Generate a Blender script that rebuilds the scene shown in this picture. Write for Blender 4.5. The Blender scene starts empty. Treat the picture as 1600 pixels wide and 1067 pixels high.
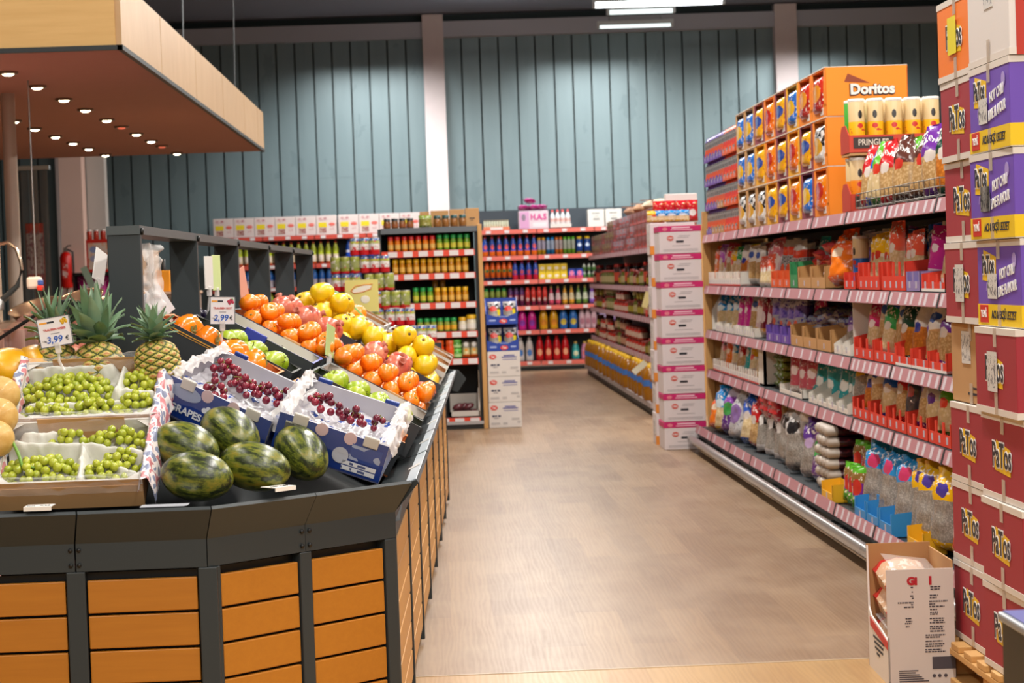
import bpy, bmesh, math, random
from mathutils import Vector, Matrix, Euler, noise
R = random.Random(11)
sc = bpy.context.scene
COL = sc.collection
D = bpy.data
PI = math.pi
rad = math.radians

# ------------------------------------------------------------------ camera
F_PX, EYE = 75 / 36 * 1600, 1.4
yc = Vector((-114, 103.5, F_PX)).normalized()                 # the aisle's direction seen by the lens
zc = Vector((-.035, 1, -(.035 * yc.x + yc.y) / yc.z)).normalized()
xc = Vector((yc.y * zc.z - yc.z * zc.y, yc.z * zc.x - yc.x * zc.z, yc.x * zc.y - yc.y * zc.x))
if xc.x < 0: xc = -xc
cd = D.cameras.new('camera')
cam = D.objects.new('camera', cd); COL.objects.link(cam)
cd.lens = 75; cd.sensor_width = 36; cd.clip_end = 100
m = Matrix(((xc.x, xc.y, -xc.z, 0), (yc.x, yc.y, -yc.z, 0), (zc.x, zc.y, -zc.z, EYE), (0, 0, 0, 1)))
cam.matrix_world = m
cd.dof.use_dof = True; cd.dof.focus_distance = 6.4; cd.dof.aperture_fstop = 9
sc.camera = cam

def at(px, py, Y):
    d = Vector((px - 800, 533.5 - py, F_PX)); k = Y / d.dot(yc)
    return Vector((d.dot(xc) * k, Y, EYE + d.dot(zc) * k))

# ------------------------------------------------------------------ light
sc.view_settings.view_transform = 'Standard'; sc.view_settings.look = 'None'
sc.view_settings.exposure = -0.22; sc.view_settings.gamma = 1
sc.view_settings.use_curve_mapping = False
sc.cycles.max_bounces = 6; sc.cycles.diffuse_bounces = 3; sc.cycles.glossy_bounces = 3
sc.cycles.transparent_max_bounces = 12; sc.cycles.transmission_bounces = 4
sc.cycles.caustics_reflective = False; sc.cycles.caustics_refractive = False
sc.cycles.use_denoising = True
sc.cycles.sample_clamp_indirect = 6
w = D.worlds.new('store_air'); sc.world = w; w.use_nodes = True
w.node_tree.nodes['Background'].inputs[0].default_value = (1, .95, .88, 1)
w.node_tree.nodes['Background'].inputs[1].default_value = .32

def area(name, loc, sx, sy, watt, col=(1, .95, .88), rot=(0, 0, 0)):
    l = D.lights.new(name, 'AREA'); l.shape = 'RECTANGLE'; l.size = sx; l.size_y = sy
    l.energy = watt; l.color = col
    o = D.objects.new(name, l); o.location = loc; o.rotation_euler = rot; COL.objects.link(o)
    return o
for ax, aw in ((.9, 1), (4.2, 1), (-2.6, .45)):                # rows of ceiling strip lamps along the aisles
    for ay in (2, 6, 10, 14, 18, 22, 26):
        if ax > 0 or ay < 15: area('strip_lamp_light', (ax, ay, 4.75), .25, 2.6, 165 * aw)
for ax in (-.95, 2.45, 5.6):                                  # the last strip lamps hang close to the back wall
    area('strip_lamp_light', (ax, 29.9, 4.7), 1.5, .15, 80, (1, 1, .98), (rad(32), 0, 0)).data.spread = rad(110)
for ax in (.9, 4.2): area('strip_lamp_upglow', (ax, 18, 4.72), .25, 24, 150, (1, .97, .93), (PI, 0, 0))   # what the lamps throw on the ceiling
area('front_fill_light', (.2, .5, 3.4), 4, 2, 110, (1, .95, .88), (rad(38), 0, 0))   # fill added above the camera to brighten the front

# ------------------------------------------------------------------ helpers
def lin(h):
    if not isinstance(h, str): return tuple(h) + ((1,) if len(h) == 3 else ())
    h = h.lstrip('#'); c = [int(h[i:i + 2], 16) / 255 for i in (0, 2, 4)]
    return tuple(x / 12.92 if x <= .04045 else ((x + .055) / 1.055) ** 2.4 for x in c) + (1,)

class NT:
    def __init__(s, name):
        s.m = D.materials.new(name); s.m.use_nodes = True; s.t = s.m.node_tree
        s.b = s.t.nodes['Principled BSDF']; s.tc = None
    def n(s, typ, **k):
        x = s.t.nodes.new('ShaderNode' + typ)
        for a, v in k.items(): setattr(x, a, v)
        return x
    def l(s, a, b): s.t.links.new(a, b)
    def co(s, which='Object'):
        if s.tc is None: s.tc = s.n('TexCoord')
        return s.tc.outputs[which]
    def mp(s, scale=(1, 1, 1), which='Object', rot=(0, 0, 0)):
        x = s.n('Mapping'); x.inputs['Scale'].default_value = scale; x.inputs['Rotation'].default_value = rot
        s.l(s.co(which), x.inputs[0]); return x.outputs[0]
    def math(s, op, a, b=None, c=None):
        x = s.n('Math', operation=op)
        for i, v in enumerate((a, b, c)):
            if v is None: continue
            if isinstance(v, (int, float)): x.inputs[i].default_value = v
            else: s.l(v, x.inputs[i])
        return x.outputs[0]
    def mix(s, fac, a, b, mode='MIX'):
        x = s.n('Mix', data_type='RGBA', blend_type=mode)
        for i, v in ((0, fac), (6, a), (7, b)):
            if isinstance(v, (int, float)): x.inputs[i].default_value = v
            elif isinstance(v, (str, tuple)): x.inputs[i].default_value = lin(v)
            else: s.l(v, x.inputs[i])
        return x.outputs[2]
    def noise(s, scale, vec=None, detail=3, rough=.55):
        x = s.n('TexNoise'); x.inputs['Scale'].default_value = scale; x.inputs['Detail'].default_value = detail
        x.inputs['Roughness'].default_value = rough
        s.l(vec if vec is not None else s.co(), x.inputs['Vector']); return x.outputs[0]
    def ramp(s, fac, stops, interp='LINEAR'):
        x = s.n('ValToRGB'); e = x.color_ramp; e.interpolation = interp
        while len(e.elements) < len(stops): e.elements.new(.5)
        for el, (p, c) in zip(e.elements, stops): el.position = p; el.color = lin(c)
        s.l(fac, x.inputs[0]); return x.outputs[0]
    def bump(s, h, strength=.3, dist=.01):
        x = s.n('Bump'); x.inputs['Strength'].default_value = strength; x.inputs['Distance'].default_value = dist
        s.l(h, x.inputs['Height']); s.l(x.outputs[0], s.b.inputs['Normal'])
    def col(s, c):
        if isinstance(c, (str, tuple)): s.b.inputs['Base Color'].default_value = lin(c)
        else: s.l(c, s.b.inputs['Base Color'])
    def set(s, rough=.5, metal=0, spec=.5, **k):
        s.b.inputs['Roughness'].default_value = rough; s.b.inputs['Metallic'].default_value = metal
        s.b.inputs['Specular IOR Level'].default_value = spec
        for a, v in k.items(): s.b.inputs[a.replace('_', ' ')].default_value = v
        return s.m

MC = {}
def P(col, rough=.5, metal=0, var=0, spec=.5, name=None):
    k = (col, rough, metal, var, spec)
    if k not in MC:
        t = NT(name or 'paint')
        if var:
            t.col(t.mix(t.noise(9, detail=4), lin_s(col, 1 - var), lin_s(col, 1 + var)))
        else: t.col(col)
        MC[k] = t.set(rough, metal, spec)
    return MC[k]
def lin_s(c, f):
    a = lin(c); return (min(1, a[0] * f), min(1, a[1] * f), min(1, a[2] * f), 1)

PK = {}
def pack(key, bands, blobs=(), inks=(), grain=None, rough=.3, spec=.5, bump=0, wob=False):
    """printed packaging: colour bands up its height, round logos, lines of print, a window on the contents"""
    if key in PK: return PK[key]
    t = NT('print_' + key)
    s = t.n('SeparateXYZ'); t.l(t.co('Generated'), s.inputs[0])
    u, z = s.outputs[0], s.outputs[2]
    st = [(p, c) for p, c in bands]
    c = t.ramp(z, st, 'CONSTANT') if len(st) > 1 else None
    if c is None:
        rgb = t.n('RGB'); rgb.outputs[0].default_value = lin(st[0][1]); c = rgb.outputs[0]
    def rng(x, a, b): return t.math('MULTIPLY', t.math('GREATER_THAN', x, a), t.math('LESS_THAN', x, b))
    if grain:
        z0, z1, c1, c2, sc_ = grain
        v = t.n('TexVoronoi'); v.inputs['Scale'].default_value = sc_; t.l(t.co(), v.inputs['Vector'])
        g = t.ramp(v.outputs['Distance'], [(0, c1), (.62, c2)])
        wob = t.math('ADD', z, t.math('MULTIPLY', t.math('SUBTRACT', t.noise(9), .5), .12))
        c = t.mix(t.math('MULTIPLY', rng(wob, z0, z1), 1), c, g)
    for z0, z1, ic, sx, sz, th in inks:
        n = t.noise(1, t.mp((sx, sx, sz)), 2, .6)
        c = t.mix(t.math('MULTIPLY', rng(z, z0, z1), t.math('GREATER_THAN', n, th)), c, ic)
    wobn = t.noise(5, t.mp((1, 1, 1.4), 'Generated'), 2) if blobs else None
    for bu, bz, ru, rz, bc in blobs:
        du = t.math('DIVIDE', t.math('SUBTRACT', u, bu), ru); dz = t.math('DIVIDE', t.math('SUBTRACT', z, bz), rz)
        r2 = t.math('ADD', t.math('ADD', t.math('MULTIPLY', du, du), t.math('MULTIPLY', dz, dz)), t.math('MULTIPLY', t.math('SUBTRACT', wobn, .5), 2.2 if wob else .3))
        c = t.mix(t.math('LESS_THAN', r2, 1), c, bc)
    t.col(c)
    if bump: t.bump(t.noise(26, detail=2), bump, .012)
    PK[key] = t.set(rough, 0, spec)
    return PK[key]

class MB:
    def __init__(s): s.v = []; s.f = []; s.mi = []; s.sm = []
    def add(s, vs, fs, mi=0, sm=False, M=None):
        b = len(s.v)
        s.v += [tuple(M @ Vector(p)) if M else tuple(p) for p in vs]
        for f in fs: s.f.append([b + i for i in f]); s.mi.append(mi); s.sm.append(sm)
        return s
    def box(s, x0, x1, y0, y1, z0, z1, mi=0, M=None, mf=None):
        vs = [(x, y, z) for z in (z0, z1) for y in (y0, y1) for x in (x0, x1)]
        fs = [(0, 2, 3, 1), (4, 5, 7, 6), (0, 1, 5, 4), (2, 6, 7, 3), (0, 4, 6, 2), (1, 3, 7, 5)]   # -z +z -y +y -x +x
        if mf is None: return s.add(vs, fs, mi, False, M)
        for f, k in zip(fs, mf): s.add(vs, [f], k, False, M)
        return s
    def bbox(s, x0, x1, y0, y1, z0, z1, b=.004, mi=0, M=None):
        bm = bmesh.new(); bmesh.ops.create_cube(bm, size=1)
        for v in bm.verts: v.co = Vector(((x0 + x1) / 2 + v.co.x * (x1 - x0), (y0 + y1) / 2 + v.co.y * (y1 - y0), (z0 + z1) / 2 + v.co.z * (z1 - z0)))
        bmesh.ops.bevel(bm, geom=bm.edges[:], offset=b, segments=2, affect='EDGES', profile=.5)
        bm.verts.index_update()
        s.add([v.co[:] for v in bm.verts], [[v.index for v in f.verts] for f in bm.faces], mi, False, M); bm.free()
        return s
    def poly(s, pts, y0, y1, mi=0, M=None):
        """outline in (x, z) pushed from y0 to y1"""
        n = len(pts)
        vs = [(x, y0, z) for x, z in pts] + [(x, y1, z) for x, z in pts]
        fs = [tuple(range(n)), tuple(range(2 * n - 1, n - 1, -1))] + [(i, n + i, n + (i + 1) % n, (i + 1) % n) for i in range(n)]
        return s.add(vs, fs, mi, False, M)
    def lathe(s, prof, n=16, mi=0, sm=True, M=None):
        vs, fs, ms = [], [], []
        for r, z, *_ in prof:
            for k in range(n): a = 2 * PI * k / n; vs.append((r * math.cos(a), r * math.sin(a), z))
        b = len(s.v); s.v += [tuple(M @ Vector(p)) if M else p for p in vs]
        for i in range(len(prof) - 1):
            q = prof[i][2] if len(prof[i]) > 2 else mi
            for k in range(n):
                k2 = (k + 1) % n
                s.f.append([b + i * n + k, b + i * n + k2, b + (i + 1) * n + k2, b + (i + 1) * n + k]); s.mi.append(q); s.sm.append(sm)
        return s
    def tube(s, pts, r, n=8, mi=0, M=None, cap=True):
        pts = [Vector(p) for p in pts]; vs = []; rr = r if isinstance(r, (list, tuple)) else [r] * len(pts)
        for i, p in enumerate(pts):
            t = (pts[min(i + 1, len(pts) - 1)] - pts[max(i - 1, 0)]).normalized()
            a = t.cross(Vector((0, 0, 1)) if abs(t.z) < .95 else Vector((1, 0, 0))).normalized(); c = t.cross(a)
            vs += [p + rr[i] * (math.cos(2 * PI * k / n) * a + math.sin(2 * PI * k / n) * c) for k in range(n)]
        fs = [(i * n + k, i * n + (k + 1) % n, (i + 1) * n + (k + 1) % n, (i + 1) * n + k) for i in range(len(pts) - 1) for k in range(n)]
        s.add(vs, fs, mi, True, M)
        if cap: s.add(vs[:n], [tuple(range(n))], mi, False, M); s.add(vs[-n:], [tuple(range(n - 1, -1, -1))], mi, False, M)
        return s
    def ell(s, rx, ry, rz, n=16, mm=10, mi=0, fn=None, M=None):
        vs, fs = [], []
        for i in range(mm + 1):
            th = PI * i / mm
            for k in range(n):
                a = 2 * PI * k / n; p = Vector((math.sin(th) * math.cos(a), math.sin(th) * math.sin(a), -math.cos(th)))
                f = fn(p, a, i / mm) if fn else 1
                vs.append((p.x * rx * f, p.y * ry * f, p.z * rz * (f if not fn else 1)))
        for i in range(mm):
            for k in range(n):
                fs.append((i * n + k, i * n + (k + 1) % n, (i + 1) * n + (k + 1) % n, (i + 1) * n + k))
        return s.add(vs, fs, mi, True, M)
    def grid(s, nx, ny, fn, mi=0, sm=True, M=None):
        vs = [fn(i / nx, j / ny) for j in range(ny + 1) for i in range(nx + 1)]
        fs = [(j * (nx + 1) + i, j * (nx + 1) + i + 1, (j + 1) * (nx + 1) + i + 1, (j + 1) * (nx + 1) + i) for j in range(ny) for i in range(nx)]
        return s.add(vs, fs, mi, sm, M)
    def mesh(s, name, *mats):
        me = D.meshes.new(name); me.from_pydata(s.v, [], s.f)
        for m_ in mats: me.materials.append(m_)
        me.polygons.foreach_set('material_index', s.mi); me.polygons.foreach_set('use_smooth', s.sm)
        me.validate(); me.update(); return me

def ob(name, me, parent=None, loc=(0, 0, 0), rot=(0, 0, 0), M=None):
    o = D.objects.new(name, me); COL.objects.link(o)
    if M is not None: o.matrix_local = M
    else: o.location = loc; o.rotation_euler = rot
    if parent is not None: o.parent = parent
    return o
def tag(o, label, cat, group=None):
    o['label'] = label; o['category'] = cat
    if group: o['group'] = group
    return o
def thing(name, label, cat, loc=(0, 0, 0), rot=(0, 0, 0), group=None, M=None):
    return tag(ob(name, None, None, loc, rot, M), label, cat, group)
def struct(name, mb, *mats):
    o = ob(name, mb.mesh(name, *mats)); o['kind'] = 'structure'; return o
KIDS = {}
def kids(o):
    return list(o.children)
def dup(o, label, loc=None, rot=None, M=None, group=None):
    r = o.copy(); COL.objects.link(r)
    if M is not None: r.matrix_local = M
    else:
        r.location = loc
        if rot is not None: r.rotation_euler = rot
    r['label'] = label
    if group: r['group'] = group
    for c in kids(o):
        d = c.copy(); COL.objects.link(d); d.parent = r
        for g in kids(c):
            e = g.copy(); COL.objects.link(e); e.parent = d
    return r
PROTO = {}
def put(key, maker, label, cat, loc=(0, 0, 0), rot=(0, 0, 0), M=None, group=None):
    """the first of a kind is built, every next one copied with its parts"""
    if key not in PROTO:
        o = maker(); PROTO[key] = o; tag(o, label, cat, group)
        if M is not None: o.matrix_local = M
        else: o.location = loc; o.rotation_euler = rot
        return o
    o = dup(PROTO[key], label, loc, rot, M, group); o['category'] = cat
    if not group and 'group' in o: del o['group']
    return o
TX = {}
def text(body, size, parent, mat, loc, rot=(PI / 2, 0, 0), sx=1, bold=0, name='lettering', align='CENTER', shear=0):
    k = (body, size, bold, align, shear, mat.name)
    if k not in TX:
        c = D.curves.new(name, 'FONT'); c.body = body; c.size = size; c.align_x = align; c.align_y = 'CENTER'
        c.offset = bold; c.extrude = .0006; c.shear = shear; c.resolution_u = 3; c.materials.append(mat)
        q = D.objects.new(name, c); COL.objects.link(q)
        TX[k] = D.meshes.new_from_object(q.evaluated_get(bpy.context.evaluated_depsgraph_get()))
        TX[k].name = name; D.objects.remove(q); D.curves.remove(c)
    o = ob(name, TX[k], parent, loc, rot); o.scale = (sx, 1, 1); return o
ORD = 'first second third fourth fifth sixth seventh eighth ninth tenth eleventh twelfth thirteenth fourteenth fifteenth sixteenth seventeenth eighteenth nineteenth twentieth'.split()
ORD += ['twenty-' + x for x in ORD[:9]] + ['thirtieth'] + ['thirty-' + x for x in ORD[:9]] + ['fortieth'] + ['forty-' + x for x in ORD[:9]] + ['fiftieth']
FACE_AISLE = -PI / 2                                          # turns a front from -y to -x
ROT_AISLE = (PI / 2, 0, -PI / 2)

# common materials
DARK = P('#2e3538', .42, name='dark_coated_metal')
DARK2 = P('#262b2d', .5, name='black_metal')
WHITE = P('#e6e2dc', .5, name='white_card')
BLACK = P('#141414', .5, name='black')
INK = P('#20222c', .6, name='dark_print')
def wood(name, c1, c2, sc_, rough=.45):
    t = NT(name)
    g = t.noise(1, t.mp(sc_), 5, .65); g2 = t.noise(2.3, detail=2)
    t.col(t.mix(t.math('MULTIPLY', g2, .5), t.mix(g, c1, c2), c1)); t.bump(g, .06, .004)
    return t.set(rough)
SLAT = wood('varnished_slat_wood', '#bd7a22', '#a16014', (4, 60, 60))
SLAT_LIT_SIDE = wood('varnished_slat_wood_lit_side', '#d09a50', '#b8813a', (60, 4, 60))  # same slat wood, colour lightened for the light on the long side
PINE = wood('pine_board', '#d9ab6c', '#b98545', (40, 4, 40), .6)
ENDWOOD = wood('end_panel_wood', '#c89a5e', '#b5854a', (30, 30, 3), .5)
CARD = P('#b98d5c', .8, var=.1, name='brown_cardboard')
CARD_IN = P('#a87a4c', .85, var=.1, name='cardboard_inside')
def film(name, col, fac, rough=.15):
    t = NT(name); t.set(rough); t.col(col)
    tr = t.n('BsdfTransparent'); mx = t.n('MixShader'); lw = t.n('LayerWeight'); lw.inputs[0].default_value = .35
    t.l(t.math('MINIMUM', t.math('ADD', t.math('MULTIPLY', lw.outputs['Facing'], .3), fac), 1), mx.inputs[0])
    out = t.t.nodes['Material Output']
    t.l(tr.outputs[0], mx.inputs[1]); t.l(t.b.outputs[0], mx.inputs[2]); t.l(mx.outputs[0], out.inputs[0])
    return t.m
FILM = film('clear_plastic_film', '#f4f2f0', .10)
FILM_W = film('milky_plastic_film', '#f2eeec', .42, .3)
def emit(name, col, st):
    t = NT(name); t.col(col); t.b.inputs['Emission Color'].default_value = lin(col); t.b.inputs['Emission Strength'].default_value = st
    return t.m
# ------------------------------------------------------------------ room
def floor_mat(name, a, b, c):
    t = NT(name)
    mp = t.mp((1, 1, 1), rot=(0, 0, PI / 2))
    br = t.n('TexBrick'); t.l(mp, br.inputs['Vector']); br.offset = .37
    for k, v in (('Scale', 1), ('Mortar Size', .0016), ('Mortar Smooth', .3), ('Brick Width', 1.25), ('Row Height', .17), ('Bias', 0)): br.inputs[k].default_value = v
    br.inputs['Color1'].default_value = (0, 0, 0, 1); br.inputs['Color2'].default_value = (1, 1, 1, 1); br.inputs['Mortar'].default_value = (.2, .2, .2, 1)
    sep = t.n('SeparateColor'); t.l(br.outputs[0], sep.inputs[0])
    base = t.mix(sep.outputs[0], a, b)
    wv = t.n('TexWave', wave_type='BANDS', bands_direction='X'); wv.inputs['Scale'].default_value = 16; wv.inputs['Distortion'].default_value = 14
    wv.inputs['Detail'].default_value = 3; wv.inputs['Detail Scale'].default_value = .7
    t.l(t.mp((1, .09, 1)), wv.inputs['Vector'])
    g = t.noise(1, t.mp((38, 1.3, 1)), 6, .7)
    grain = t.math('MULTIPLY', t.math('ADD', t.math('MULTIPLY', wv.outputs[1], .25), g), .62)
    colr = t.mix(t.ramp(grain, [(.3, (0, 0, 0)), (.9, (.9, .9, .9))]), base, c)
    big = t.noise(.8, detail=4)
    t.col(t.mix(t.ramp(t.noise(1.7, t.mp((1.6, .8, 1)), 4, .65), [(.42, (0, 0, 0)), (.68, (.5, .5, .5))]), colr, '#a58c72' if a == '#9a7c5e' else a))
    t.bump(grain, .05, .003)
    t.l(t.math('ADD', t.math('MULTIPLY', grain, .2), .3), t.b.inputs['Roughness'])
    t.b.inputs['Specular IOR Level'].default_value = .38
    return t.m
FL = floor_mat('wood_floor_boards', '#9a7c5e', '#80634a', '#664d38')
FL2 = floor_mat('honey_wood_floor_boards', '#b8935f', '#a98150', '#8d6a3e')
struct('floor', MB().box(-7, 9, 7.475, 32.2, -.1, 0), FL)
struct('floor_entrance', MB().box(-7, 9, -1, 7.468, -.1, 0), FL2)
struct('trim_floor', MB().box(-7, 9, 7.466, 7.478, -.1, .002), P('#b9a489', .4))
t = NT('grey_steel_cladding')
n1 = t.noise(1, t.mp((3.6, 1, .5)), 5, .6); n2 = t.noise(2.4, t.mp((1, 1, .6)), 4)
c = t.mix(n1, '#687c82', '#83969a'); c = t.mix(t.math('MULTIPLY', t.math('GREATER_THAN', n2, .63), .3), c, '#5c7076')
t.col(c); t.bump(n1, .15, .01)
CLAD = t.set(.38, .25)
GROOVE = P('#2b3a3c', .6)
mb = MB()
x = -7.0; k = 0
mb.box(-7, 9, 32.03, 32.2, 0, 6.2, 1)
while x < 9:                                                  # upright steel sheets with a dark groove between
    mb.box(x + .012, x + .262, 31.99, 32.03, 0, 4.98, 0)
    mb.box(x + .012, x + .262, 31.987, 31.991, 2.95 + .1 * (k % 3 == 0), 2.956 + .1 * (k % 3 == 0), 0)
    x += .276; k += 1
struct('wall_back', mb, CLAD, GROOVE)
BEAM = P('#b4b8c4', .6)
struct('trim_1', MB().box(-7, 9, 31.8, 32.02, 4.97, 5.2), BEAM)
struct('trim_2', MB().box(-7, 9, 31.93, 31.985, 0, .1), DARK2)
PIL = P('#ddd0d0', .7, var=.04)
for i, (xa, xb) in enumerate(((-.12, .19), (5.13, 5.46), (-5.6, -5.3))):
    struct('wall_pillar_%d' % (i + 1), MB().box(xa, xb, 31.75, 32.02, 0, 5.3), PIL)
struct('ceiling', MB().box(-7, 9, -1, 32.2, 5.32, 5.45), P('#7d8494', .8))
struct('wall_left', MB().box(-7.15, -7, -1, 32.2, 0, 5.4), P('#4a4540', .7))
struct('wall_right', MB().box(9, 9.15, -1, 32.2, 0, 5.4), P('#9a948c', .7))

# strip lamps seen under the ceiling
TUBE = emit('lit_tube', '#f4ffff', 9); TUBE2 = emit('dim_tube', '#e4f2f2', 1.6)
def strip(label, p0, p1, r, lit, hang):
    L = (p1 - p0).length; a = math.atan2(p1.y - p0.y, p1.x - p0.x)
    o = thing('strip_lamp', label, 'lamp', (p0 + p1) / 2, (0, 0, a), 'hanging strip lamps')
    ob('tube', MB().tube([(-L / 2 + .02, 0, 0), (L / 2 - .02, 0, 0)], r, 10).mesh('tube', lit), o)
    ob('housing', MB().bbox(-L / 2, L / 2, -.04, .04, r * .5, r + .05, .008).mesh('housing', P('#c9cfd0', .5)), o)
    for s in (-1, 1):
        ob('end_cap', MB().bbox(s * L / 2 - .02, s * L / 2 + .02, -.045, .045, -r, r + .05, .006).mesh('end_cap', P('#c9cfd0', .5)), o)
        ob('wire', MB().tube([(s * L * .35, 0, r), (s * L * .35, 0, hang)], .006, 5).mesh('wire', P('#7b8488', .5)), o)
strip('long bright white strip lamp hanging highest before the cladding', at(928, 11, 27), at(1130, 5, 27), .045, TUBE, .6)
strip('short strip lamp hanging just below the long bright one', at(950, 23, 29.5), at(1053, 19, 29.5), .04, TUBE2, .35)
strip('thin unlit-looking strip lamp hanging lowest, close to the cladding', at(935, 46, 31), at(1050, 42, 31), .03, TUBE2, .4)

# ------------------------------------------------------------------ canopy over the counter
t = NT('canopy_oak')
g = t.noise(1, t.mp((2.5, 2.5, 30)), 5, .6); t.col(t.mix(g, '#e0b878', '#c79a58')); OAK = t.set(.45)
t = NT('canopy_oak_upright')
g = t.noise(1, t.mp((2, 7, 3)), 5, .6); t.col(t.mix(g, '#cdaa80', '#b38c5e')); OAK2 = t.set(.42)
SOFFIT = P('#a4766a', .75, var=.05)
cn = thing('ceiling_canopy', 'low wood-faced canopy with downlights over the meat counter', 'canopy', (0, 0, 0))
ob('soffit', MB().box(-6.9, -1.57, 10.77, 19.4, 2.6, 2.64).mesh('soffit', SOFFIT), cn)
ob('front_fascia', MB().box(-6.9, -1.57, 10.74, 10.77, 2.615, 2.95).mesh('front_fascia', OAK), cn)
for i, (ya, yb) in enumerate(((10.74, 12.3), (12.3, 14.05), (14.05, 15.8), (15.8, 17.55), (17.55, 18.8), (18.8, 19.4))):
    ob('side_fascia', MB().box(-1.57, -1.54, ya + .008, yb - .008, 2.615, 2.95).mesh('side_fascia', OAK2), cn)
    if i: ob('joint_strip', MB().box(-1.565, -1.545, yb - .009 if 0 else ya - .009, ya + .009, 2.615, 2.95).mesh('joint_strip', P('#e8ddc8', .5)), cn)
ob('back_fascia', MB().box(-6.9, -1.54, 19.4, 19.43, 2.615, 2.95).mesh('back_fascia', OAK), cn)
ob('top_board', MB().box(-6.9, -1.57, 10.77, 19.4, 2.92, 2.94).mesh('top_board', P('#4c4c4c', .7)), cn)
ob('bottom_trim', MB().box(-6.9, -1.535, 10.73, 10.76, 2.592, 2.616).box(-1.56, -1.533, 10.73, 19.43, 2.592, 2.616).mesh('bottom_trim', DARK2), cn)
for s, (cx, cy) in enumerate(((-3.2, 11.4), (-1.75, 15.2), (-1.75, 19.0))):
    ob('hanging_wire', MB().tube([(cx, cy, 2.94), (cx + .05, cy, 5.3)], .006, 5).mesh('hanging_wire', P('#6b7074', .5)), cn)
BULB = emit('warm_bulb', '#fff0c8', 22); BULB_OFF = emit('red_bulb', '#e06a50', 1.2)
def mk_down(b):
    o = ob('downlight', None)
    ob('ring', MB().lathe([(.03, 0), (.05, -.004), (.055, .0), (.055, .012), (.03, .012)], 16).mesh('ring', P('#8a7a6a', .3, .6)), o)
    ob('bulb', MB().lathe([(0, -.012), (.02, -.01), (.032, -.002), (.032, .01), (0, .01)], 14).mesh('bulb', b), o)
    return o
ys1 = [11.72, 12.56, 13.45, 14.26, 15.17, 15.87, 16.64, 17.49, 18.17, 19.2]; ys2 = [15.02, 15.78, 16.63, 17.42, 18.19, 19.1]
for rx, ys, nm in ((-2.3, ys1, 'long front'), (-2.92, ys2, 'short rear')):
    for i, y in enumerate(ys):
        off = rx == -2.3 and i in (5, 8)
        put('down%d' % off, lambda: mk_down(BULB_OFF if off else BULB), ('faint red downlight' if off else 'warm lit downlight') + ' in the %s row of the canopy, %s from the near end' % (nm, ORD[i]), 'downlight', (rx, y, 2.588), group='canopy downlights')
for y in (11.7, 13.4, 15.2, 17):                               # what the downlights throw on the counter
    for rx in (-2.3, -3.4):
        l = D.lights.new('downlight_beam', 'SPOT'); l.energy = 75; l.spot_size = rad(115); l.spot_blend = .8; l.color = (1, .78, .55); l.shadow_soft_size = .05
        o = ob('downlight_beam', None) if 0 else D.objects.new('downlight_beam', l); o.location = (rx, y, 2.56); COL.objects.link(o)
# ------------------------------------------------------------------ produce stand
SL = .0237                                                    # the stand runs a little askew to the aisle
TA = .566; CA, SA = math.cos(math.atan(TA)), math.sin(math.atan(TA))
def xr(y): return -.135 + SL * (y - 6.15)
def zbed(x, y):
    d = min(y - 5.70, (-(x + .135) + (y - 6.15)) * .7071, xr(y) - x)
    return min(.80 + TA * d, 1.03 if x < -.87 and y < 6.46 else 1.22)
def on_bed(px, py, off=0.0):
    Y, prev = 5.2, None
    while Y < 15:
        p = at(px, py, Y); g = p.z - zbed(p.x, p.y) - off
        if prev is not None and g < 0 <= prev: return p
        prev = g; Y += .006
    return at(px, py, 6.2)
PB, PC = Vector((-.640, 5.65)), Vector((-.155, 6.13))
def b_off(o): return Vector((PB.x + .414 * o, PB.y - o))
def c_off(o): return Vector((PC.x + o, PC.y - .414 * o))
YE = 13.2
stand = thing('produce_stand', 'long slatted-wood produce stand with sloping sides and dark metal rim', 'market stand')
def lineup(o):
    """the outline of the stand, moved outwards by o: front, slanting corner, long side"""
    b, c = b_off(o), c_off(o)
    return [Vector((-2.35, 5.65 - o)), b, c, Vector((c.x + SL * (YE - c.y), YE))]
def loft(prof, f0, f1, seg, mi=0, mb=None):
    mb = mb or MB(); vs = []
    for o, z in prof:
        L = lineup(o + (.018 if seg == 2 and z > .78 and o > 0 else 0)); a, b = L[seg], L[seg + 1]
        for f in (f0, f1): p = a.lerp(b, f); vs.append((p.x, p.y, z))
    n = len(prof)
    mb.add(vs, [(2 * i, 2 * i + 1, 2 * i + 3, 2 * i + 2) for i in range(n - 1)], mi)
    mb.add([vs[2 * i] for i in range(n)], [tuple(range(n))], mi); mb.add([vs[2 * i + 1] for i in range(n)], [tuple(range(n - 1, -1, -1))], mi)
    return mb
RIMP = [(-.06, .765), (-.05, .782), (-.002, .800), (.052, .823), (.057, .815), (.004, .732), (.004, .658), (-.03, .658)]
LF = PB.x + 2.35
fr = [0, (LF - 1.041) / LF, (LF - .694) / LF, (LF - .347) / LF, 1]
e = .0012
RIM_SIDE = P('#c6ced4', .5, name='label_rail_sheen')  # label strips, colour raised for the lamplight they reflect
for seg, cuts in ((0, fr), (1, [0, .5, 1]), (2, [0] + [k / 7 for k in range(1, 8)])):
    for a, b in zip(cuts, cuts[1:]):
        ob('rim', loft(RIMP, a + e, b - e, seg).mesh('rim', DARK), stand)
        if seg == 2:
            r0 = MB(); loft([(.004, .8035), (.004, .8055), (.048, .8265), (.05, .824)], a + .004, b - .004, seg, 0, r0)
            ob('label_strip', r0.mesh('label_strip', RIM_SIDE), stand)
            for q in range(1):
                f = a + (b - a) * (q + .5)
                ob('price_tag', loft([(.008, .807), (.008, .809), (.044, .828), (.044, .826)], f - .004, f + .004, seg).mesh('price_tag', WHITE), stand)
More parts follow.
